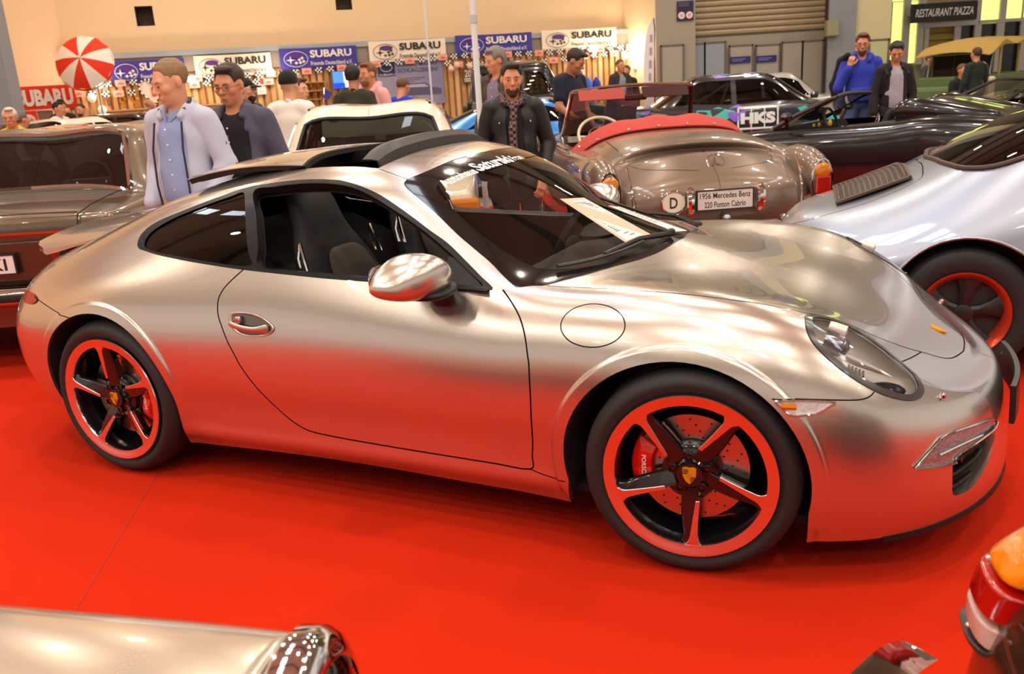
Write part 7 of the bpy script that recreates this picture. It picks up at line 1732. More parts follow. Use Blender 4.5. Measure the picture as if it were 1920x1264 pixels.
# lamp cluster wraps the corner
def lamp_band(name, z0, z1, m, b0=0., b1=0., push=.006):
    R = []
    for k in np.linspace(0, 1, 7):
        z = z0 + (z1 - z0) * k; f = (z - .50) / .34; bul = push + .030 * math.sin(PI * min(max(f, 0), 1)) ** .7; x0 = np.interp(z, [.50, .56, .655, .72, .79, .83], [-.10, -.085, -.058, -.02, .04, .09]) - bul; y1 = np.interp(z, [.50, .56, .655, .72, .79, .83], [.345, .335, .305, .28, .25, .225]) + bul; r = .085
        arc = [(x0 + r - r * math.sin(a), y1 - r + r * math.cos(a), z) for a in np.linspace(0, PI / 2, 10)]
        R.append([(x0 + .22, y1 - .012, z)] + arc + [(x0 + .004, y1 - r - .09, z), (x0 + .05, y1 - r - .13, z), (x0 + .22, y1 - .16, z)])
    return MB().loft(R).build(name, m, t, sharp=60, subsurf=2)
ribs = lambda nm, col: mat(nm, col, .12, 0, 1., bump=(45, .35, .006))
lamp_band('amber_lens', .655, .800, ribs('lens_amber', '#f08c08')); lamp_band('red_lens', .572, .653, ribs('lens_red', '#b40e04')); lamp_band('clear_lens', .515, .570, ribs('lens_clear', '#c8a8a0'))
lamp_band('lamp_seal', .500, .514, mat('seal_dark', (.03, .025, .02), .3), push=.016)
for (x, y, z) in ((-.098, .19, .70), (.0, .328, .73), (-.118, .20, .55)): MB().ball((x, y, z), .006, 8, 6).build('lens_screw', CHROME, t)
e_ = local(t, at_z(1713, 1213, .43)); f_ = local(t, at_z(1600, 1275, .40)); 
R = []
for k in np.linspace(0, 1, 9):
    c_ = Vector(e_) * (1 - k) + Vector(f_) * k + Vector((-.05, -.14, 0)) * (k * k); h = .004 + .055 * math.sin(PI / 2 * min(1, k * 1.6)); R.append([c_ + Vector((0, 0, h)), c_ + Vector((-.012, .010, h * .3)), c_ + Vector((-.012, .012, -h * .4)), c_ + Vector((.02, -.02, -h)), c_ + Vector((.04, -.03, 0))])
R += [[p + Vector((-.25, -.55, 0)) for p in R[-1]]]
MB().loft(R).build('bumper_tip', CHROME, t, sharp=50)
# ------------------------------------------------------------------ people: bodies grown from smooth distance fields
def surf_net(f, lo, res):
    """surface nets on a sampled field f (negative inside)"""
    n0, n1, n2 = f.shape; s = f < 0
    V = {}; cnt = np.zeros((n0 - 1, n1 - 1, n2 - 1), np.int32); acc = np.zeros((n0 - 1, n1 - 1, n2 - 1, 3))
    edges = [((i, j, k), ax) for ax in range(3) for i in (0, 1) for j in (0, 1) for k in (0, 1) if (i, j, k)[ax] == 0]
    C = f.shape
    for (i, j, k), ax in edges:
        d = [0, 0, 0]; d[ax] = 1
        a = f[i:n0 - 1 + i, j:n1 - 1 + j, k:n2 - 1 + k]; b = f[i + d[0]:n0 - 1 + i + d[0], j + d[1]:n1 - 1 + j + d[1], k + d[2]:n2 - 1 + k + d[2]]
        m = (a < 0) != (b < 0); idx = np.where(m)
        if not len(idx[0]): continue
        t = a[idx] / (a[idx] - b[idx]); p = np.stack([np.full(len(t), float(i)), np.full(len(t), float(j)), np.full(len(t), float(k))], 1); p[:, ax] += t
        acc[idx] += p; cnt[idx] += 1
    act = np.where(cnt > 0); vid = np.full(cnt.shape, -1, np.int64); vid[act] = np.arange(len(act[0]))
    P = (acc[act] / cnt[act][:, None] + np.stack(act, 1)) * res + lo
    F = []
    for ax in range(3):
        o1, o2 = (ax + 1) % 3, (ax + 2) % 3
        sl = [slice(None)] * 3; sl[ax] = slice(0, -1); sl2 = list(sl); sl2[ax] = slice(1, None)
        m = s[tuple(sl)] != s[tuple(sl2)]; idx = np.array(np.where(m)).T
        ok = (idx[:, o1] > 0) & (idx[:, o2] > 0) & (idx[:, o1] < f.shape[o1] - 1) & (idx[:, o2] < f.shape[o2] - 1); idx = idx[ok]
        if not len(idx): continue
        def g(a, b): q = idx.copy(); q[:, o1] -= a; q[:, o2] -= b; return vid[q[:, 0], q[:, 1], q[:, 2]]
        quad = np.stack([g(1, 1), g(0, 1), g(0, 0), g(1, 0)], 1); fl = s[idx[:, 0], idx[:, 1], idx[:, 2]]
        quad[~fl] = quad[~fl][:, ::-1]; F.append(quad)
    return P, np.vstack(F)
class Field:
    def __init__(s): s.p = []
    def cap(s, a, b, ra, rb=None, k=.02, sub=False): s.p.append(('c', np.array(a, float), np.array(b, float), ra, ra if rb is None else rb, k, sub, None)); return s
    def ell(s, c, r, k=.02, sub=False, R=None): s.p.append(('e', np.array(c, float), np.array(r, float), 0, 0, k, sub, R)); return s
    def box(s, c, h, rr=.01, k=.01, sub=False, R=None): s.p.append(('b', np.array(c, float), np.array(h, float), rr, 0, k, sub, R)); return s
    def chain(s, pts, rads, k=.02):
        for i in range(len(pts) - 1): s.cap(pts[i], pts[i + 1], rads[i], rads[i + 1], k)
        return s
    def mesh(s, res, warp=None):
        lo = np.full(3, 1e9); hi = -lo
        B = []
        for t, a, b, r, r2, k, sub, R in s.p:
            if t == 'c': m0 = np.minimum(a - r, b - r2); m1 = np.maximum(a + r, b + r2)
            else: q = (np.full(3, np.linalg.norm(b)) if R is not None else b) + r; m0, m1 = a - q, a + q
            m0 = m0 - k - 2 * res; m1 = m1 + k + 2 * res; B.append((m0, m1))
            if not sub: lo = np.minimum(lo, m0); hi = np.maximum(hi, m1)
        n = np.ceil((hi - lo) / res).astype(int) + 2
        ax = [lo[i] + res * np.arange(n[i]) for i in range(3)]; f = np.full(n, 1., np.float32)
        for (t, a, b, r, r2, k, sub, R), (m0, m1) in zip(s.p, B):
            i0 = np.clip(((m0 - lo) / res).astype(int), 0, n); i1 = np.clip(((m1 - lo) / res).astype(int) + 2, 0, n)
            if (i1 <= i0).any(): continue
            X, Y, Z = np.meshgrid(ax[0][i0[0]:i1[0]], ax[1][i0[1]:i1[1]], ax[2][i0[2]:i1[2]], indexing='ij')
            if t == 'c':
                d = b - a; L = (d * d).sum() + 1e-9; px, py, pz = X - a[0], Y - a[1], Z - a[2]; h = np.clip((px * d[0] + py * d[1] + pz * d[2]) / L, 0, 1)
                v = np.sqrt((px - h * d[0]) ** 2 + (py - h * d[1]) ** 2 + (pz - h * d[2]) ** 2) - (r + (r2 - r) * h)
            else:
                q = np.stack([X - a[0], Y - a[1], Z - a[2]], -1)
                if R is not None: q = q @ np.array(R)
                if t == 'e': kk = np.sqrt(((q / b) ** 2).sum(-1)); k2 = np.sqrt(((q / (b * b)) ** 2).sum(-1)) + 1e-9; v = kk * (kk - 1) / k2
                else: w = np.abs(q) - b; v = np.sqrt((np.maximum(w, 0) ** 2).sum(-1)) + np.minimum(w.max(-1), 0) - r
            sl = tuple(slice(i0[j], i1[j]) for j in range(3)); g = f[sl]
            if sub: v = -v; h = np.maximum(k - np.abs(g - v), 0) / k; f[sl] = np.maximum(g, v) + h * h * k * .25
            else: h = np.maximum(k - np.abs(g - v), 0) / k; f[sl] = np.minimum(g, v) - h * h * k * .25
        P, F = surf_net(f, lo, res)
        if warp is not None: P = warp(P)
        return P, F
    def build(s, name, m, parent, res, warp=None):
        P, F = s.mesh(res, warp); return ob(name, P, F, m, parent)
def folds(amp, seed=0, fz=23., fx=9.):
    def w(P):
        P = P.copy(); n = np.sin(P[:, 2] * fz + 2.2 * np.sin(P[:, 0] * fx + seed) + seed) * np.sin(P[:, 0] * fx * 1.7 + P[:, 1] * 11 + P[:, 2] * 7 + seed * 2)
        r = np.stack([P[:, 0], P[:, 1]], 1); r /= np.maximum(np.linalg.norm(r, axis=1, keepdims=True), .02); P[:, :2] += r * (n * amp)[:, None]; return P
    return w
SKIN = [mat('skin_fair', '#d79a78', .5, bump=(90, .08, .002)), mat('skin_ruddy', '#cf8a66', .5, bump=(90, .08, .002)), mat('skin_tan', '#b97a56', .5, bump=(90, .08, .002))]
def hairm(c): return mat('hair_' + c.strip('#'), c, .55, bump=(140, .6, .006))
def cloth(c, rough=.8): return mat('cloth_' + c.strip('#') + str(int(rough * 100)), c, rough, sheen=.06, bump=(220, .15, .002))
def hand_field(w, d, up, side, curl=.5, grip=False):
    """w wrist, d direction of the fingers, up = back of the hand, side = +1 thumb towards cross(d, up)"""
    d = np.array(d, float); d /= np.linalg.norm(d); u = np.array(up, float); u -= d * (u @ d); u /= np.linalg.norm(u); s = np.cross(d, u) * side; w = np.array(w, float)
    F = Field(); F.cap(w - d * .03, w + d * .01, .026, .025, .01)
    R = np.stack([d, s, u], 1)
    F.box(w + d * .05, (.030, .026, .006), .010, .015, R=R)
    for i, (o, L) in enumerate(((.027, .070), (.009, .080), (-.009, .075), (-.026, .058))):
        a = w + d * .085 + s * o; c1 = curl * (1 + .08 * i); e1 = d * math.cos(c1) - u * math.sin(c1); e2 = d * math.cos(2.1 * c1) - u * math.sin(2.1 * c1); e3 = d * math.cos(3. * c1) - u * math.sin(3. * c1)
        b = a + e1 * L * .5; c = b + e2 * L * .32; F.chain([a - d * .012, b, c, c + e3 * L * .24], [.0095, .0088, .0080, .0072], .006)
    a = w + d * .025 + s * .026; e1 = d * .62 + s * .70 - u * .25; e2 = d * .85 + s * .25 - u * (.3 + .4 * curl); b = a + e1 * .038; c = b + e2 * .030; F.chain([a, b, c, c + e2 * .020], [.014, .0115, .0098, .0085], .008)
    return F
def person(label, px, py, D, face, skin=0, hair='#3a2418', style='short', top=('tee', '#ffffff'), legs='#23222a', arms=None, yaw=0., pitch=0., near=0, bulk=1., beard=None, glasses=False, group=None, H=None, sit=False, bend=0., extras=None):
    """face: direction the body looks, 0 = to the camera, positive = turned to the picture's right"""
    p = at(px, py, D); H = H or p.z; s = H / 1.74; res = (.016, .011, .0085)[near]
    t = thing('person', label, 'person', (p.x, p.y, 0), face, group); t.scale = (s, s, s)
    if bend or True:
        pass
    dz = -.40 if sit else 0.
    b = bulk; sk = SKIN[skin]
    # ---- head
    hc = np.array([0, -.025 - bend * .18, 1.618 + dz - bend * .04]); cy, sy = math.cos(yaw), math.sin(yaw); cp, sp = math.cos(pitch), math.sin(pitch)
    RH = np.array([[cy, -sy, 0], [sy, cy, 0], [0, 0, 1]]) @ np.array([[1, 0, 0], [0, cp, -sp], [0, sp, cp]])
    h = lambda x, y, z: hc + RH @ np.array([x, y, z])
    def head(F):
        F.ell(h(0, .018, .035), (.076, .096, .086), .01, R=RH).ell(h(0, -.028, -.012), (.064, .066, .088), .03, R=RH).ell(h(0, -.040, -.070), (.046, .046, .040), .03, R=RH)
        F.ell(h(0, -.062, -.098), (.024, .022, .017), .02, R=RH)
        F.cap(h(0, -.092, .012), h(0, -.116, -.026), .0085, .0135, .012).ell(h(-.011, -.104, -.031), (.0095, .010, .008), .008).ell(h(.011, -.104, -.031), (.0095, .010, .008), .008)
        F.cap(h(-.042, -.078, .024), h(.042, -.078, .024), .012, .012, .02)
        for q in (-1, 1):
            F.ell(h(q * .031, -.098, .004), (.016, .012, .011), .012, sub=True, R=RH); F.ell(h(q * .030, -.081, .004), (.0125, .0125, .0125), .003)
            F.ell(h(q * .046, -.062, -.022), (.022, .024, .022), .02, R=RH); F.ell(h(q * .078, .012, -.005), (.010, .021, .032), .008, R=RH)
        F.cap(h(-.018, -.096, -.060), h(.018, -.096, -.060), .0062, .0062, .008).cap(h(-.015, -.094, -.069), h(.015, -.094, -.069), .0070, .0070, .008)
        return F
    neck0 = (0, .015, 1.43 + dz)
    sh = 1.405 + dz; A = arms or [((-.23, .02, 1.12), (-.25, -.05, .87)), ((.23, .02, 1.12), (.25, -.05, .87))]
    A = [[np.array(q) + [0, 0, dz] for q in a] for a in A]
    S_ = [np.array([-.158 * b ** .6, .01, sh]), np.array([.158 * b ** .6, .01, sh])]
    F = head(Field()); F.cap(neck0, h(0, .015, -.06), .058, .054, .03)
    F.ell((0, 0, 1.30 + dz), (.15 * b, .095, .15), .05).ell((0, 0, 1.08 + dz), (.13 * b, .09, .16), .06).ell((0, .005, .94 + dz), (.145 * b, .10, .12), .06)
    for i in (0, 1): F.chain([S_[i], A[i][0], A[i][1]], [.052, .042, .030], .03)
    if sit: L = [[(q * .09, -.02, .92 + dz), (q * .13, -.46, .53), (q * .13, -.42, .10)] for q in (-1, 1)]
    else: L = [[(q * .088, 0, .92), (q * .095, -.015, .50), (q * .10, .02, .09)] for q in (-1, 1)]
    for q in L: F.chain(q, [.082, .055, .042], .03)
    body = F.build('body', sk, t, res)
    # hands
    for i, sg in ((0, -1), (1, 1)):
        d = A[i][1] - A[i][0]; hp_ = (extras or {}).get('hand%d' % i, {})
        dd = hp_.get('d', d); up = hp_.get('up', (sg * .8, -.3, .2)); side = hp_.get('side', -sg if True else sg)
        if hp_.get('skip'): continue
        hand_field(A[i][1] + np.array(dd) / np.linalg.norm(dd) * .012, dd, up, side, hp_.get('curl', .35)).build('hand', sk, t, (.009, .006, .0045)[near])
    # eyes, brows
    if near or True:
        er = (.0078)
        for q in (-1, 1):
            e = MB().ball(tuple(h(q * .031, -.0872, .004)), er, 12, 8).build('eye', mat('shaded_eye_white', '#8a6c5a', .4), t)  # eye white darkened towards skin tone, eye shading put into the colour
            MB().ball(tuple(h(q * .031, -.0935, .003)), (.0056, .0030, .0050), 10, 6).build('iris', mat('iris_dark', '#2e2a26', .2), e)
            MB().tube([h(q * .014, -.096, .022), h(q * .030, -.0985, .028), h(q * .047, -.088, .024)], [.0028, .0036, .002], 6, squash=.7).build('eyebrow', hairm(beard or hair if style != 'bald' else '#5a4030'), t)
    MB().tube([h(-.019, -.0985, -.0645), h(0, -.1025, -.0640), h(.019, -.0985, -.0645)], [.0012, .0022, .0012], 5).build('mouth_line', mat('lip_dark', '#7c3e34', .5), t)
    # hair
    if style in ('short', 'long', 'crop'):
        g = {'short': .010, 'long': .018, 'crop': .005}[style]; F = Field()
        F.ell(h(0, .022, .042), (.076 + g, .096 + g, .084 + g * 1.3), .01, R=RH)
        if style == 'long': F.ell(h(0, .055, -.01), (.086, .072, .085), .03, R=RH)
        if style != 'crop': F.ell(h(.012, -.055, .108), (.052, .045, .022), .02, R=RH)
        F.box(h(0, -.128, -.012), (.12, .062, .082), .01, .02, sub=True, R=RH); F.box(h(0, .0, -.105), (.12, .2, .055), .01, .02, sub=True, R=RH)
        for q in (-1, 1): F.ell(h(q * .088, -.005, -.02), (.030, .052, .060), .012, sub=True, R=RH)
        rs = (.012, .008, .006)[near]
        F.build('hair', hairm(hair), t, rs, lambda P: P + (np.sin(P * 260) * .0014))
    elif style == 'fringe':
        F = Field(); F.ell(h(0, .035, -.002), (.081, .088, .060), .01, R=RH); F.box(h(0, -.09, 0), (.12, .075, .1), .01, .02, sub=True, R=RH); F.box(h(0, 0, .085), (.12, .2, .045), .01, .02, sub=True, R=RH); F.build('hair', hairm(hair), t, (.012, .008, .006)[near])
    elif style == 'beanie':
        F = Field(); F.ell(h(0, .026, .058), (.090, .108, .098), .01, R=RH); F.box(h(0, -.02, -.085), (.2, .2, .092), .01, .012, sub=True, R=RH); F.build('beanie', cloth(hair), t, (.012, .009, .007)[near])
    elif style == 'cap':
        F = Field(); F.ell(h(0, .020, .052), (.086, .105, .086), .01, R=RH); F.box(h(0, 0, -.07), (.2, .2, .085), .01, .01, sub=True, R=RH); F.ell(h(0, -.125, .032), (.068, .075, .010), .012, R=RH); F.build('cap', cloth(hair), t, (.012, .009, .007)[near])
    if beard:
        F = Field(); F.ell(h(0, -.044, -.074), (.053, .054, .047), .02, R=RH).ell(h(0, -.068, -.108), (.030, .026, .021), .02, R=RH); F.box(h(0, 0, .030), (.2, .2, .062), .01, .02, sub=True, R=RH); F.ell(h(0, -.104, -.060), (.021, .016, .011), .006, sub=True, R=RH)
        F.build('beard', hairm(beard), t, (.010, .007, .0055)[near], lambda P: P + np.sin(P * 300) * .001)
    if glasses:
        gm = mat('glasses_frame', (.02, .02, .022), .3); g = MB()
        for q in (-1, 1):
            fr_ = MB().tube([h(q * .032 + .024 * math.cos(a), -.106, .002 + .017 * math.sin(a)) for a in np.linspace(0, 2 * PI, 17)], .0015, 5, caps=False).build('glasses_rim', gm, t)
            MB().tube([h(q * .056, -.105, .006), h(q * .078, -.06, .006), h(q * .082, .02, .004)], .0016, 5).build('glasses_temple', gm, t)
        MB().tube([h(-.009, -.107, .006), h(0, -.110, .009), h(.009, -.107, .006)], .0015, 5).build('glasses_bridge', gm, t)
    # ---- clothes
    kind, col = top[0], top[1]; rs = (.018, .012, .009)[near]
    off = {'tee': .012, 'polo': .012, 'shirt': .012, 'hoodie': .016, 'jacket': .018, 'coat': .018, 'sweater': .012}[kind]
    long_ = kind in ('hoodie', 'jacket', 'coat', 'sweater', 'shirt')
    def torso(F, o, z0=.93, arm=True, al=1.):
        z0 += dz
        F.ell((0, -.002, 1.30 + dz), (.146 * b + o, .10 + o, .155 + o * .4), .05).ell((0, -.012 * b, 1.12 + dz), (.140 * b + o, .098 * b + o, .17), .06).ell((0, 0, .99 + dz), (.148 * b + o, .105 * b + o, .13), .06)
        F.cap(S_[0] * [.62, 1, 1] + [0, .01, .022], S_[1] * [.62, 1, 1] + [0, .01, .022], .058 + o * .7, None, .04)
        if arm:
            for i in (0, 1):
                if al >= 1: F.chain([S_[i], A[i][0], A[i][0] + (A[i][1] - A[i][0]) * .93], [.055 + o, .045 + o, .036 + o * .8], .014)
                else: F.chain([S_[i], S_[i] + (A[i][0] - S_[i]) * al], [.060 + o, .056 + o], .03)
        F.ell(h(0, .0, -.03), (.085, .10, .115), .01, sub=True) if False else None
        F.box((0, 0, z0 - .30), (.5, .5, .30), .0, .008, sub=True)
        F.cap((0, .0, 1.475 + dz), (0, -.03, 1.60 + dz), .062 + o * .2, .10, .012, sub=True)
        return F
    inner = top[2] if len(top) > 2 else None
    if kind in ('jacket', 'coat') and inner:
        torso(Field(), .012, .93, False).build('shirt', cloth(inner), t, rs, folds(.0025, 1))
        for k in range(5): MB().ball((0, -.108 * b - .014, 1.36 - k * .085 + dz), .006, 8, 6).build('button', mat('button_pale', '#e8e6ee', .4), t)
    F = torso(Field(), off, {'coat': .70, 'jacket': .84, 'hoodie': .88}.get(kind, .92), True, 1. if long_ else (.62 if kind != 'shirt' else 1.))
    if kind == 'coat': F.ell((0, .0, .82 + dz), (.165 * b + off, .118 * b + off, .16), .06)
    if kind in ('jacket', 'coat') and inner:
        w = top[3] if len(top) > 3 else .07
        F.box((0, -.22, 1.02 + dz), (w, .20, .30), .01, .012, sub=True); F.box((0, -.22, 1.38 + dz), (w * .6, .20, .12), .02, .02, sub=True)
        F.chain([(-.055 - w * .2, -.075, 1.43 + dz), (-.078, -.02, 1.475 + dz), (-.06, .055, 1.505 + dz), (.06, .055, 1.505 + dz), (.078, -.02, 1.475 + dz), (.055 + w * .2, -.075, 1.43 + dz)], [.020, .022, .024, .024, .022, .020], .015)
    if kind == 'hoodie':
        F.chain([(-.07, -.085, 1.43 + dz), (-.095, -.02, 1.48 + dz), (-.07, .075, 1.50 + dz), (.07, .075, 1.50 + dz), (.095, -.02, 1.48 + dz), (.07, -.085, 1.43 + dz)], [.026, .032, .04, .04, .032, .026], .03)
        F.box((0, -.13 * b, 1.03 + dz), (.11, .02, .06), .015, .02)
    if kind in ('polo', 'shirt', 'tee', 'sweater'): F.chain([(-.035, -.07, 1.445 + dz), (-.065, -.01, 1.475 + dz), (0, .068, 1.49 + dz), (.065, -.01, 1.475 + dz), (.035, -.07, 1.445 + dz)], [.011, .013, .014, .013, .011], .01)
    nm = {'tee': 't_shirt', 'polo': 'polo_shirt', 'shirt': 'shirt', 'hoodie': 'hooded_top', 'jacket': 'jacket', 'coat': 'coat', 'sweater': 'sweater'}[kind]
    top_o = F.build(nm, cloth(col, .45 if kind == 'coat' and near else .8), t, rs, folds({'jacket': .006, 'coat': .006, 'hoodie': .005}.get(kind, .003), px * .01))
    # ---- trousers and shoes
    F = Field(); F.ell((0, .004, .95 + dz), (.155 * b, .112 * b, .115), .05)
    for q in L: F.chain([np.array(q[0]), np.array(q[1]), np.array(q[2]) + [0, 0, .0]], [.094, .070, .062], .035)
    F.build('trousers', cloth(legs), t, max(rs, .012), folds(.003, 3))
    for q in L:
        x, y = q[2][0], q[2][1]; F = Field(); F.cap((x, y + .035, .05), (x, y - .13, .04), .045, .038, .02).cap((x, y, .10), (x, y + .01, .05), .045, .05, .02); F.box((x, y - .05, -.06), (.1, .2, .06), 0, .004, sub=True); F.build('shoe', mat('shoe_dark', (.03, .025, .022), .5), t, .014)
    return t, h, A, dz
def belt(t, z, b, m): MB().loft([[((.158 * b) * math.cos(a), .004 + .117 * b * math.sin(a), zz) for a in np.linspace(0, 2 * PI, 28, endpoint=False)] for zz in (z - .018, z + .018)]).build('belt', m, t)
# -- the three nearest
t, h, A, dz = person('man in pale blue jacket over blue shirt looking down beside the coupe', 318, 113, 5.35, -.35, 0, '#8a6a48', 'crop', ('jacket', '#b9bccf', '#8f9fc8', .085), '#c89a5c', [((-.23, .03, 1.14), (-.20, -.10, .93)), ((.25, .05, 1.15), (.21, -.08, .96))], yaw=-.42, pitch=.28, near=2, bulk=1.10, extras={'hand0': {'skip': 1}, 'hand1': {'skip': 1}})
belt(t, .985, 1.10, mat('belt_tan', '#7c3c1c', .5)); 
MB().prism([(-.018, -.025), (.018, -.025), (0, .030)], .003, lambda a, b_, hh: (.279 + hh, .03 + a, 1.245 + b_)).build('sleeve_badge', mat('badge_black', (.02, .02, .02), .5), t, False)
for q in (-1, 1): MB().prism([(.01, 0), (.055, .035), (.062, .075), (.02, .055)], .006, lambda a, b_, hh, q=q: (q * a, -.098 - hh + abs(a) * .45, 1.40 + b_)).build('collar_tip', cloth('#8f9fc8'), t, False)
MB().tube([(-.095, -.100, 1.40), (-.105, -.135, 1.25), (-.11, -.14, 1.05), (-.10, -.13, .88)], .006, 6).build('zip', mat('zip_navy', '#22263c', .5), t); MB().tube([(.095, -.100, 1.40), (.105, -.135, 1.25), (.11, -.14, 1.05), (.10, -.13, .88)], .006, 6).build('zip', mat('zip_navy'), t)
MB().tube([(-.085, -.05, 1.462), (-.088, -.01, 1.492), (-.065, .05, 1.52), (.065, .05, 1.52), (.088, -.01, 1.492), (.085, -.05, 1.462)], .015, 8).build('collar_lining', mat('zip_navy'), t)
t, h, A, dz = person('man with glasses in black shirt and navy blazer behind the pale jacket man', 428, 122, 5.75, -.15, 1, '#33251a', 'short', ('jacket', '#4c4a5c', '#0c0a0e', .10), '#1c1a20', [((-.25, .03, 1.13), (-.24, -.08, .90)), ((.26, .04, 1.13), (.27, -.12, .92))], yaw=-.12, pitch=.20, near=1, bulk=1.22, glasses=True)
MB().box((0.0, -.158, 1.30), (.012, .006, .035)).build('zip_pull', CHROME, t, False)
hw = A[1][1]; pp = thing('paper_bundle', 'white folded paper held by the man with glasses', 'paper', t.location, t.rotation_euler.z); pp.scale = t.scale
MB().prism([(0, 0), (.08, -.02), (.10, -.20), (-.02, -.18)], .004, lambda a, b_, hh: (hw[0] + a, hw[1] - .05 - hh - a * .3, hw[2] + b_)).build('sheet', mat('paper_sheet'), pp, False)
t, h, A, dz = person('bearded man in black jacket and checked scarf beside the white pole', 957, 118, 6.75, .05, 1, '#241a14', 'short', ('coat', '#0b0a0b', '#0a090a', .05), '#14131a', [((-.26, .02, 1.13), (-.08, -.24, 1.02)), ((.27, .02, 1.12), (.19, -.16, .86))], yaw=.0, pitch=.10, near=2, bulk=1.15, beard='#3a2618', extras={'hand0': {'d': (.55, -.55, .45), 'up': (-.3, -.4, .8), 'side': 1, 'curl': .75}, 'hand1': {'d': (-.2, -.5, -.8), 'up': (.5, -.8, .2), 'side': -1, 'curl': .55}})
F = Field(); F.chain([(-.07, -.06, 1.46), (-.085, 0, 1.50), (0, .07, 1.52), (.085, 0, 1.50), (.07, -.06, 1.46), (0, -.12, 1.42)], [.024, .026, .026, .026, .024, .024], .015); F.cap((-.07, -.06, 1.46), (0, -.12, 1.42), .026, None, .015).chain([(0, -.125, 1.42), (-.02, -.15, 1.25), (-.02, -.155, 1.04)], [.026, .030, .032], .02)
sm = mat('scarf_check', '#4a3034', .85); nt = sm.node_tree; ck = nt.nodes.new('ShaderNodeTexChecker'); ck.inputs['Scale'].default_value = 42; ck.inputs['Color1'].default_value = lin('#7a6260') + (1,); ck.inputs['Color2'].default_value = lin('#2c1a20') + (1,); tc = nt.nodes.new('ShaderNodeTexCoord'); nt.links.new(tc.outputs['Object'], ck.inputs['Vector']); nt.links.new(ck.outputs['Color'], nt.nodes['Principled BSDF'].inputs['Base Color'])
F.build('scarf', sm, t, .009)
for x, z in ((-.12, 1.30), (.12, 1.30), (-.15, 1.40), (.15, 1.40)): MB().ball((x, -.132 + .1 * (z > 1.35), z), .008, 8, 6).build('coat_stud', CHROME, t)
# -- the middle distance
person('grey haired man in dark vest behind the bearded man', 929, 91, 10.2, -.6, 1, '#7c7266', 'long', ('jacket', '#4a3a30', '#7c7084', .06), '#2a2830', yaw=-.4, pitch=.15, near=1)
person('man in navy polo shirt bending over the blue car', 1067, 92, 10.9, .75, 2, '#2a1a12', 'short', ('polo', '#14152c'), '#22243a', [((-.22, -.02, 1.13), (-.12, -.26, .95)), ((.23, .0, 1.12), (.14, -.20, .88))], yaw=.35, pitch=.55, near=1, bulk=1.12, bend=.35)
person('man in plain white t-shirt and black beanie seen from behind', 538, 137, 8.8, PI - .2, 0, '#0b0a0c', 'beanie', ('tee', '#f0e4dc'), '#0e0d10', [((-.24, .0, 1.12), (-.12, -.20, 1.05)), ((.24, .0, 1.12), (.12, -.20, 1.05))], near=1, bulk=1.15)
person('man in white sleeves half hidden behind the beanie man', 556, 148, 10.2, 1.1, 0, '#4a2c1a', 'short', ('sweater', '#e8dfda'), '#23222a', near=1)
person('man in black cap and glasses behind the blazer man', 456, 148, 10.2, 1.0, 0, '#0c0b0d', 'cap', ('coat', '#181618', '#202024', .04), '#1c1c20', yaw=.3, near=1, beard='#2c1c14', glasses=True)
person('man in dark olive shirt seen from behind at the television', 659, 123, 10.5, PI - .1, 2, '#15100e', 'short', ('shirt', '#2a2c18'), '#1c1c22', near=1, bulk=1.1)
person('man in pink hooded top facing the olive shirted man', 689, 119, 11.0, -.45, 1, '#7a4a28', 'short', ('hoodie', '#e8a8a4'), '#2c2c34', yaw=-.2, near=1, beard='#8a5a38')
person('person in bright blue jacket bending behind the pink hooded man', 748, 145, 12.0, PI - .5, 1, '#6a4a30', 'crop', ('jacket', '#1c3cc8'), '#20222c', bend=.3, pitch=.4)
t, h, A, dz = person('man in royal blue hooded top with jacket slung over his shoulder', 1618, 63, 11.9, -.25, 1, '#5a341c', 'short', ('hoodie', '#2c3cb0'), '#4c5a88', [((-.27, -.10, 1.12), (-.16, -.16, 1.36)), ((.26, .02, 1.13), (.24, -.10, .92))], yaw=-.15, pitch=.12, near=1, bulk=1.15, beard='#5a3420', glasses=True, extras={'hand0': {'d': (.25, -.1, .95), 'up': (-.2, -.95, 0), 'side': 1, 'curl': .8}})
F = Field(); F.chain([(-.17, -.08, 1.50), (-.22, .06, 1.42), (-.26, .14, 1.15), (-.25, .15, .85)], [.035, .06, .08, .07], .04); jk = thing('slung_jacket', 'black jacket hanging over the blue hooded man\'s shoulder', 'jacket', t.location, t.rotation_euler.z); jk.scale = t.scale; F.build('cloth_bundle', cloth('#101014'), jk, .014, folds(.006, 2)); MB().tube([(-.165, -.09, 1.46), (-.17, -.07, 1.52), (-.20, -.02, 1.50)], .008, 6).build('hanger_loop', cloth('#101014'), jk)
t, h, A, dz = person('man in black leather jacket with rucksack looking down', 1681, 79, 11.4, -.1, 1, '#1c1410', 'short', ('jacket', '#1e1818', '#a8a0aa', .07), '#23222a', yaw=-.25, pitch=.42, near=1)
F = Field(); F.box((.04, .20, 1.20), (.12, .06, .18), .04, .02); rk = thing('rucksack', 'black rucksack on the leather jacket man\'s back', 'bag', t.location, t.rotation_euler.z); rk.scale = t.scale; F.build('sack', cloth('#121214'), rk, .014)
for q in (-1, 1): MB().tube([(q * .10, .16, 1.36), (q * .12, .02, 1.49), (q * .13, -.13, 1.36), (q * .17, -.06, 1.12), (q * .15, .14, 1.05)], .014, 6, squash=.4).build('strap', cloth('#121214'), rk)
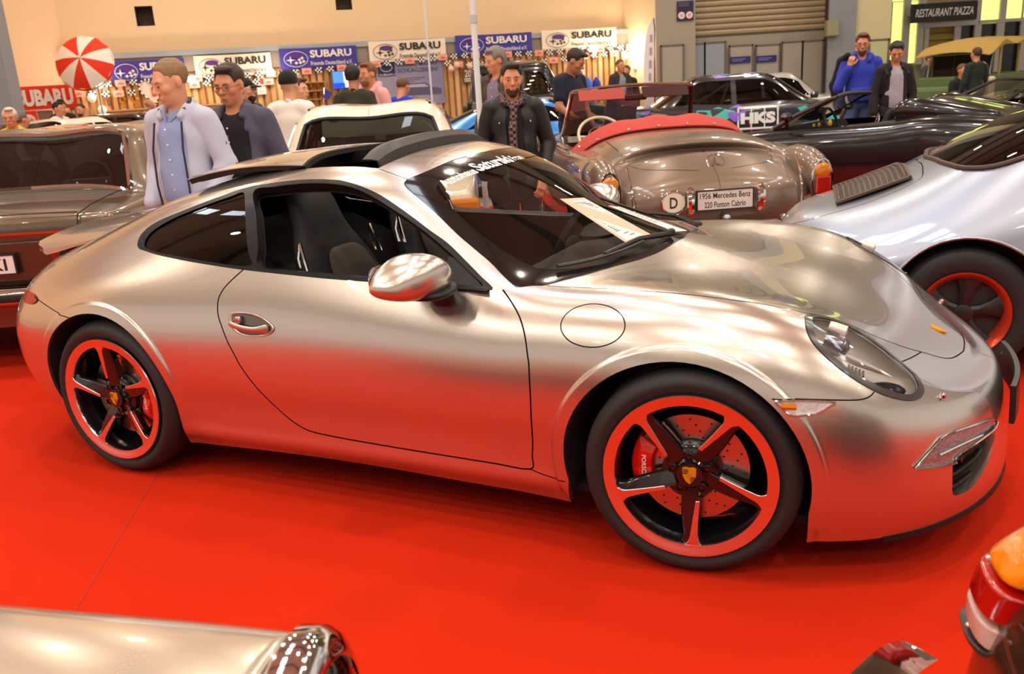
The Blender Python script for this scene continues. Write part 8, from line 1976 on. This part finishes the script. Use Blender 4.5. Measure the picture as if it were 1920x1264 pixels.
# -- far right
person('seated man in dark jacket and jeans by the truck', 1806, 104, 16.6, .25, 1, '#6a4a34', 'crop', ('jacket', '#15151a', '#5a6480', .06), '#4c5878', [((-.22, -.05, 1.13), (-.05, -.28, .98)), ((.22, -.05, 1.13), (.05, -.28, .98))], sit=True, H=1.78)
p_ = at(1806, 104, 16.6); t = thing('folding_stool', 'low dark stool under the seated man', 'stool', (p_.x, p_.y, 0)); MB().box((0, .02, .42), (.4, .36, .05)).build('seat', BLACKP, t, False, bevel=.01)
for q in (-1, 1):
    for r_ in (-1, 1): MB().tube([(q * .18, .02 + r_ * .15, .40), (q * .20, .02 + r_ * .17, 0)], .014, 6).build('leg', BLACKP, t)
t, h, A, dz = person('man in dark green vest and jeans with a cream bag, seen from behind', 1833, 89, 15.9, PI + .1, 1, '#4a3828', 'crop', ('sweater', '#1c2a20'), '#343a5c')
bg = thing('shoulder_bag', 'cream shoulder bag hanging beside the green vest man', 'bag', t.location, t.rotation_euler.z); bg.scale = t.scale; F = Field(); F.box((-.27, .02, 1.02), (.03, .09, .16), .03, .02); F.build('bag_body', cloth('#e0c8a8'), bg, .016); MB().tube([(-.26, .02, 1.18), (-.20, .05, 1.40), (-.10, .06, 1.48)], .012, 6).build('strap', cloth('#e0c8a8'), bg)
person('person in grey clothes by the restaurant railing', 1743, 103, 21.5, .6, 1, '#5a3a28', 'crop', ('jacket', '#4a4446'), '#1c1c20')
# -- far left and booth visitors
person('white haired man in yellow and navy jacket at the left edge', 16, 203, 10.4, .25, 1, '#d8ccc0', 'short', ('jacket', '#d8c018', '#c8c0b8', .05), '#2c3a80', near=1, glasses=True)
person('man in dark coat behind the yellow jacket man', 34, 209, 11.4, PI - .6, 1, '#6a6058', 'short', ('coat', '#1c181a'), '#1c1c20')
person('child in orange top with dark hair at the far left', 61, 223, 11.0, PI, 1, '#2a1a14', 'long', ('tee', '#f09018'), '#2c2c34', H=1.38)
person('man in white sweater pointing across the booth', 106, 192, 16.5, 1.2, 1, '#20160f', 'short', ('sweater', '#f0e6de'), '#2c2c34', [((-.23, -.06, 1.14), (-.10, -.30, 1.28)), ((.23, .0, 1.12), (.10, -.20, 1.10))])
person('dark haired person behind the pointing man', 112, 187, 17.6, .4, 1, '#241812', 'short', ('jacket', '#15141a'), '#1c1c22')
person('bearded man in navy pullover at the booth counter', 150, 195, 16.8, -.05, 1, '#2a1c14', 'crop', ('jacket', '#14162a'), '#1c1c22', beard='#3a2418', bulk=1.12)
person('bald man in black by the heart wreath', 277, 186, 20.3, 1.9, 1, '#7a5a44', 'bald', ('jacket', '#100f12'), '#1c1c22')
person('grey suited man at the right end of the booth', 1162, 112, 19.6, .4, 1, '#5a4636', 'crop', ('jacket', '#33302f', '#8890a0', .05), '#2c2c34')
person('fair haired person beside the grey suited man', 1175, 123, 20.4, -.4, 0, '#8a6038', 'short', ('jacket', '#241f22', '#8aa0c0', .06), '#2c2c34')
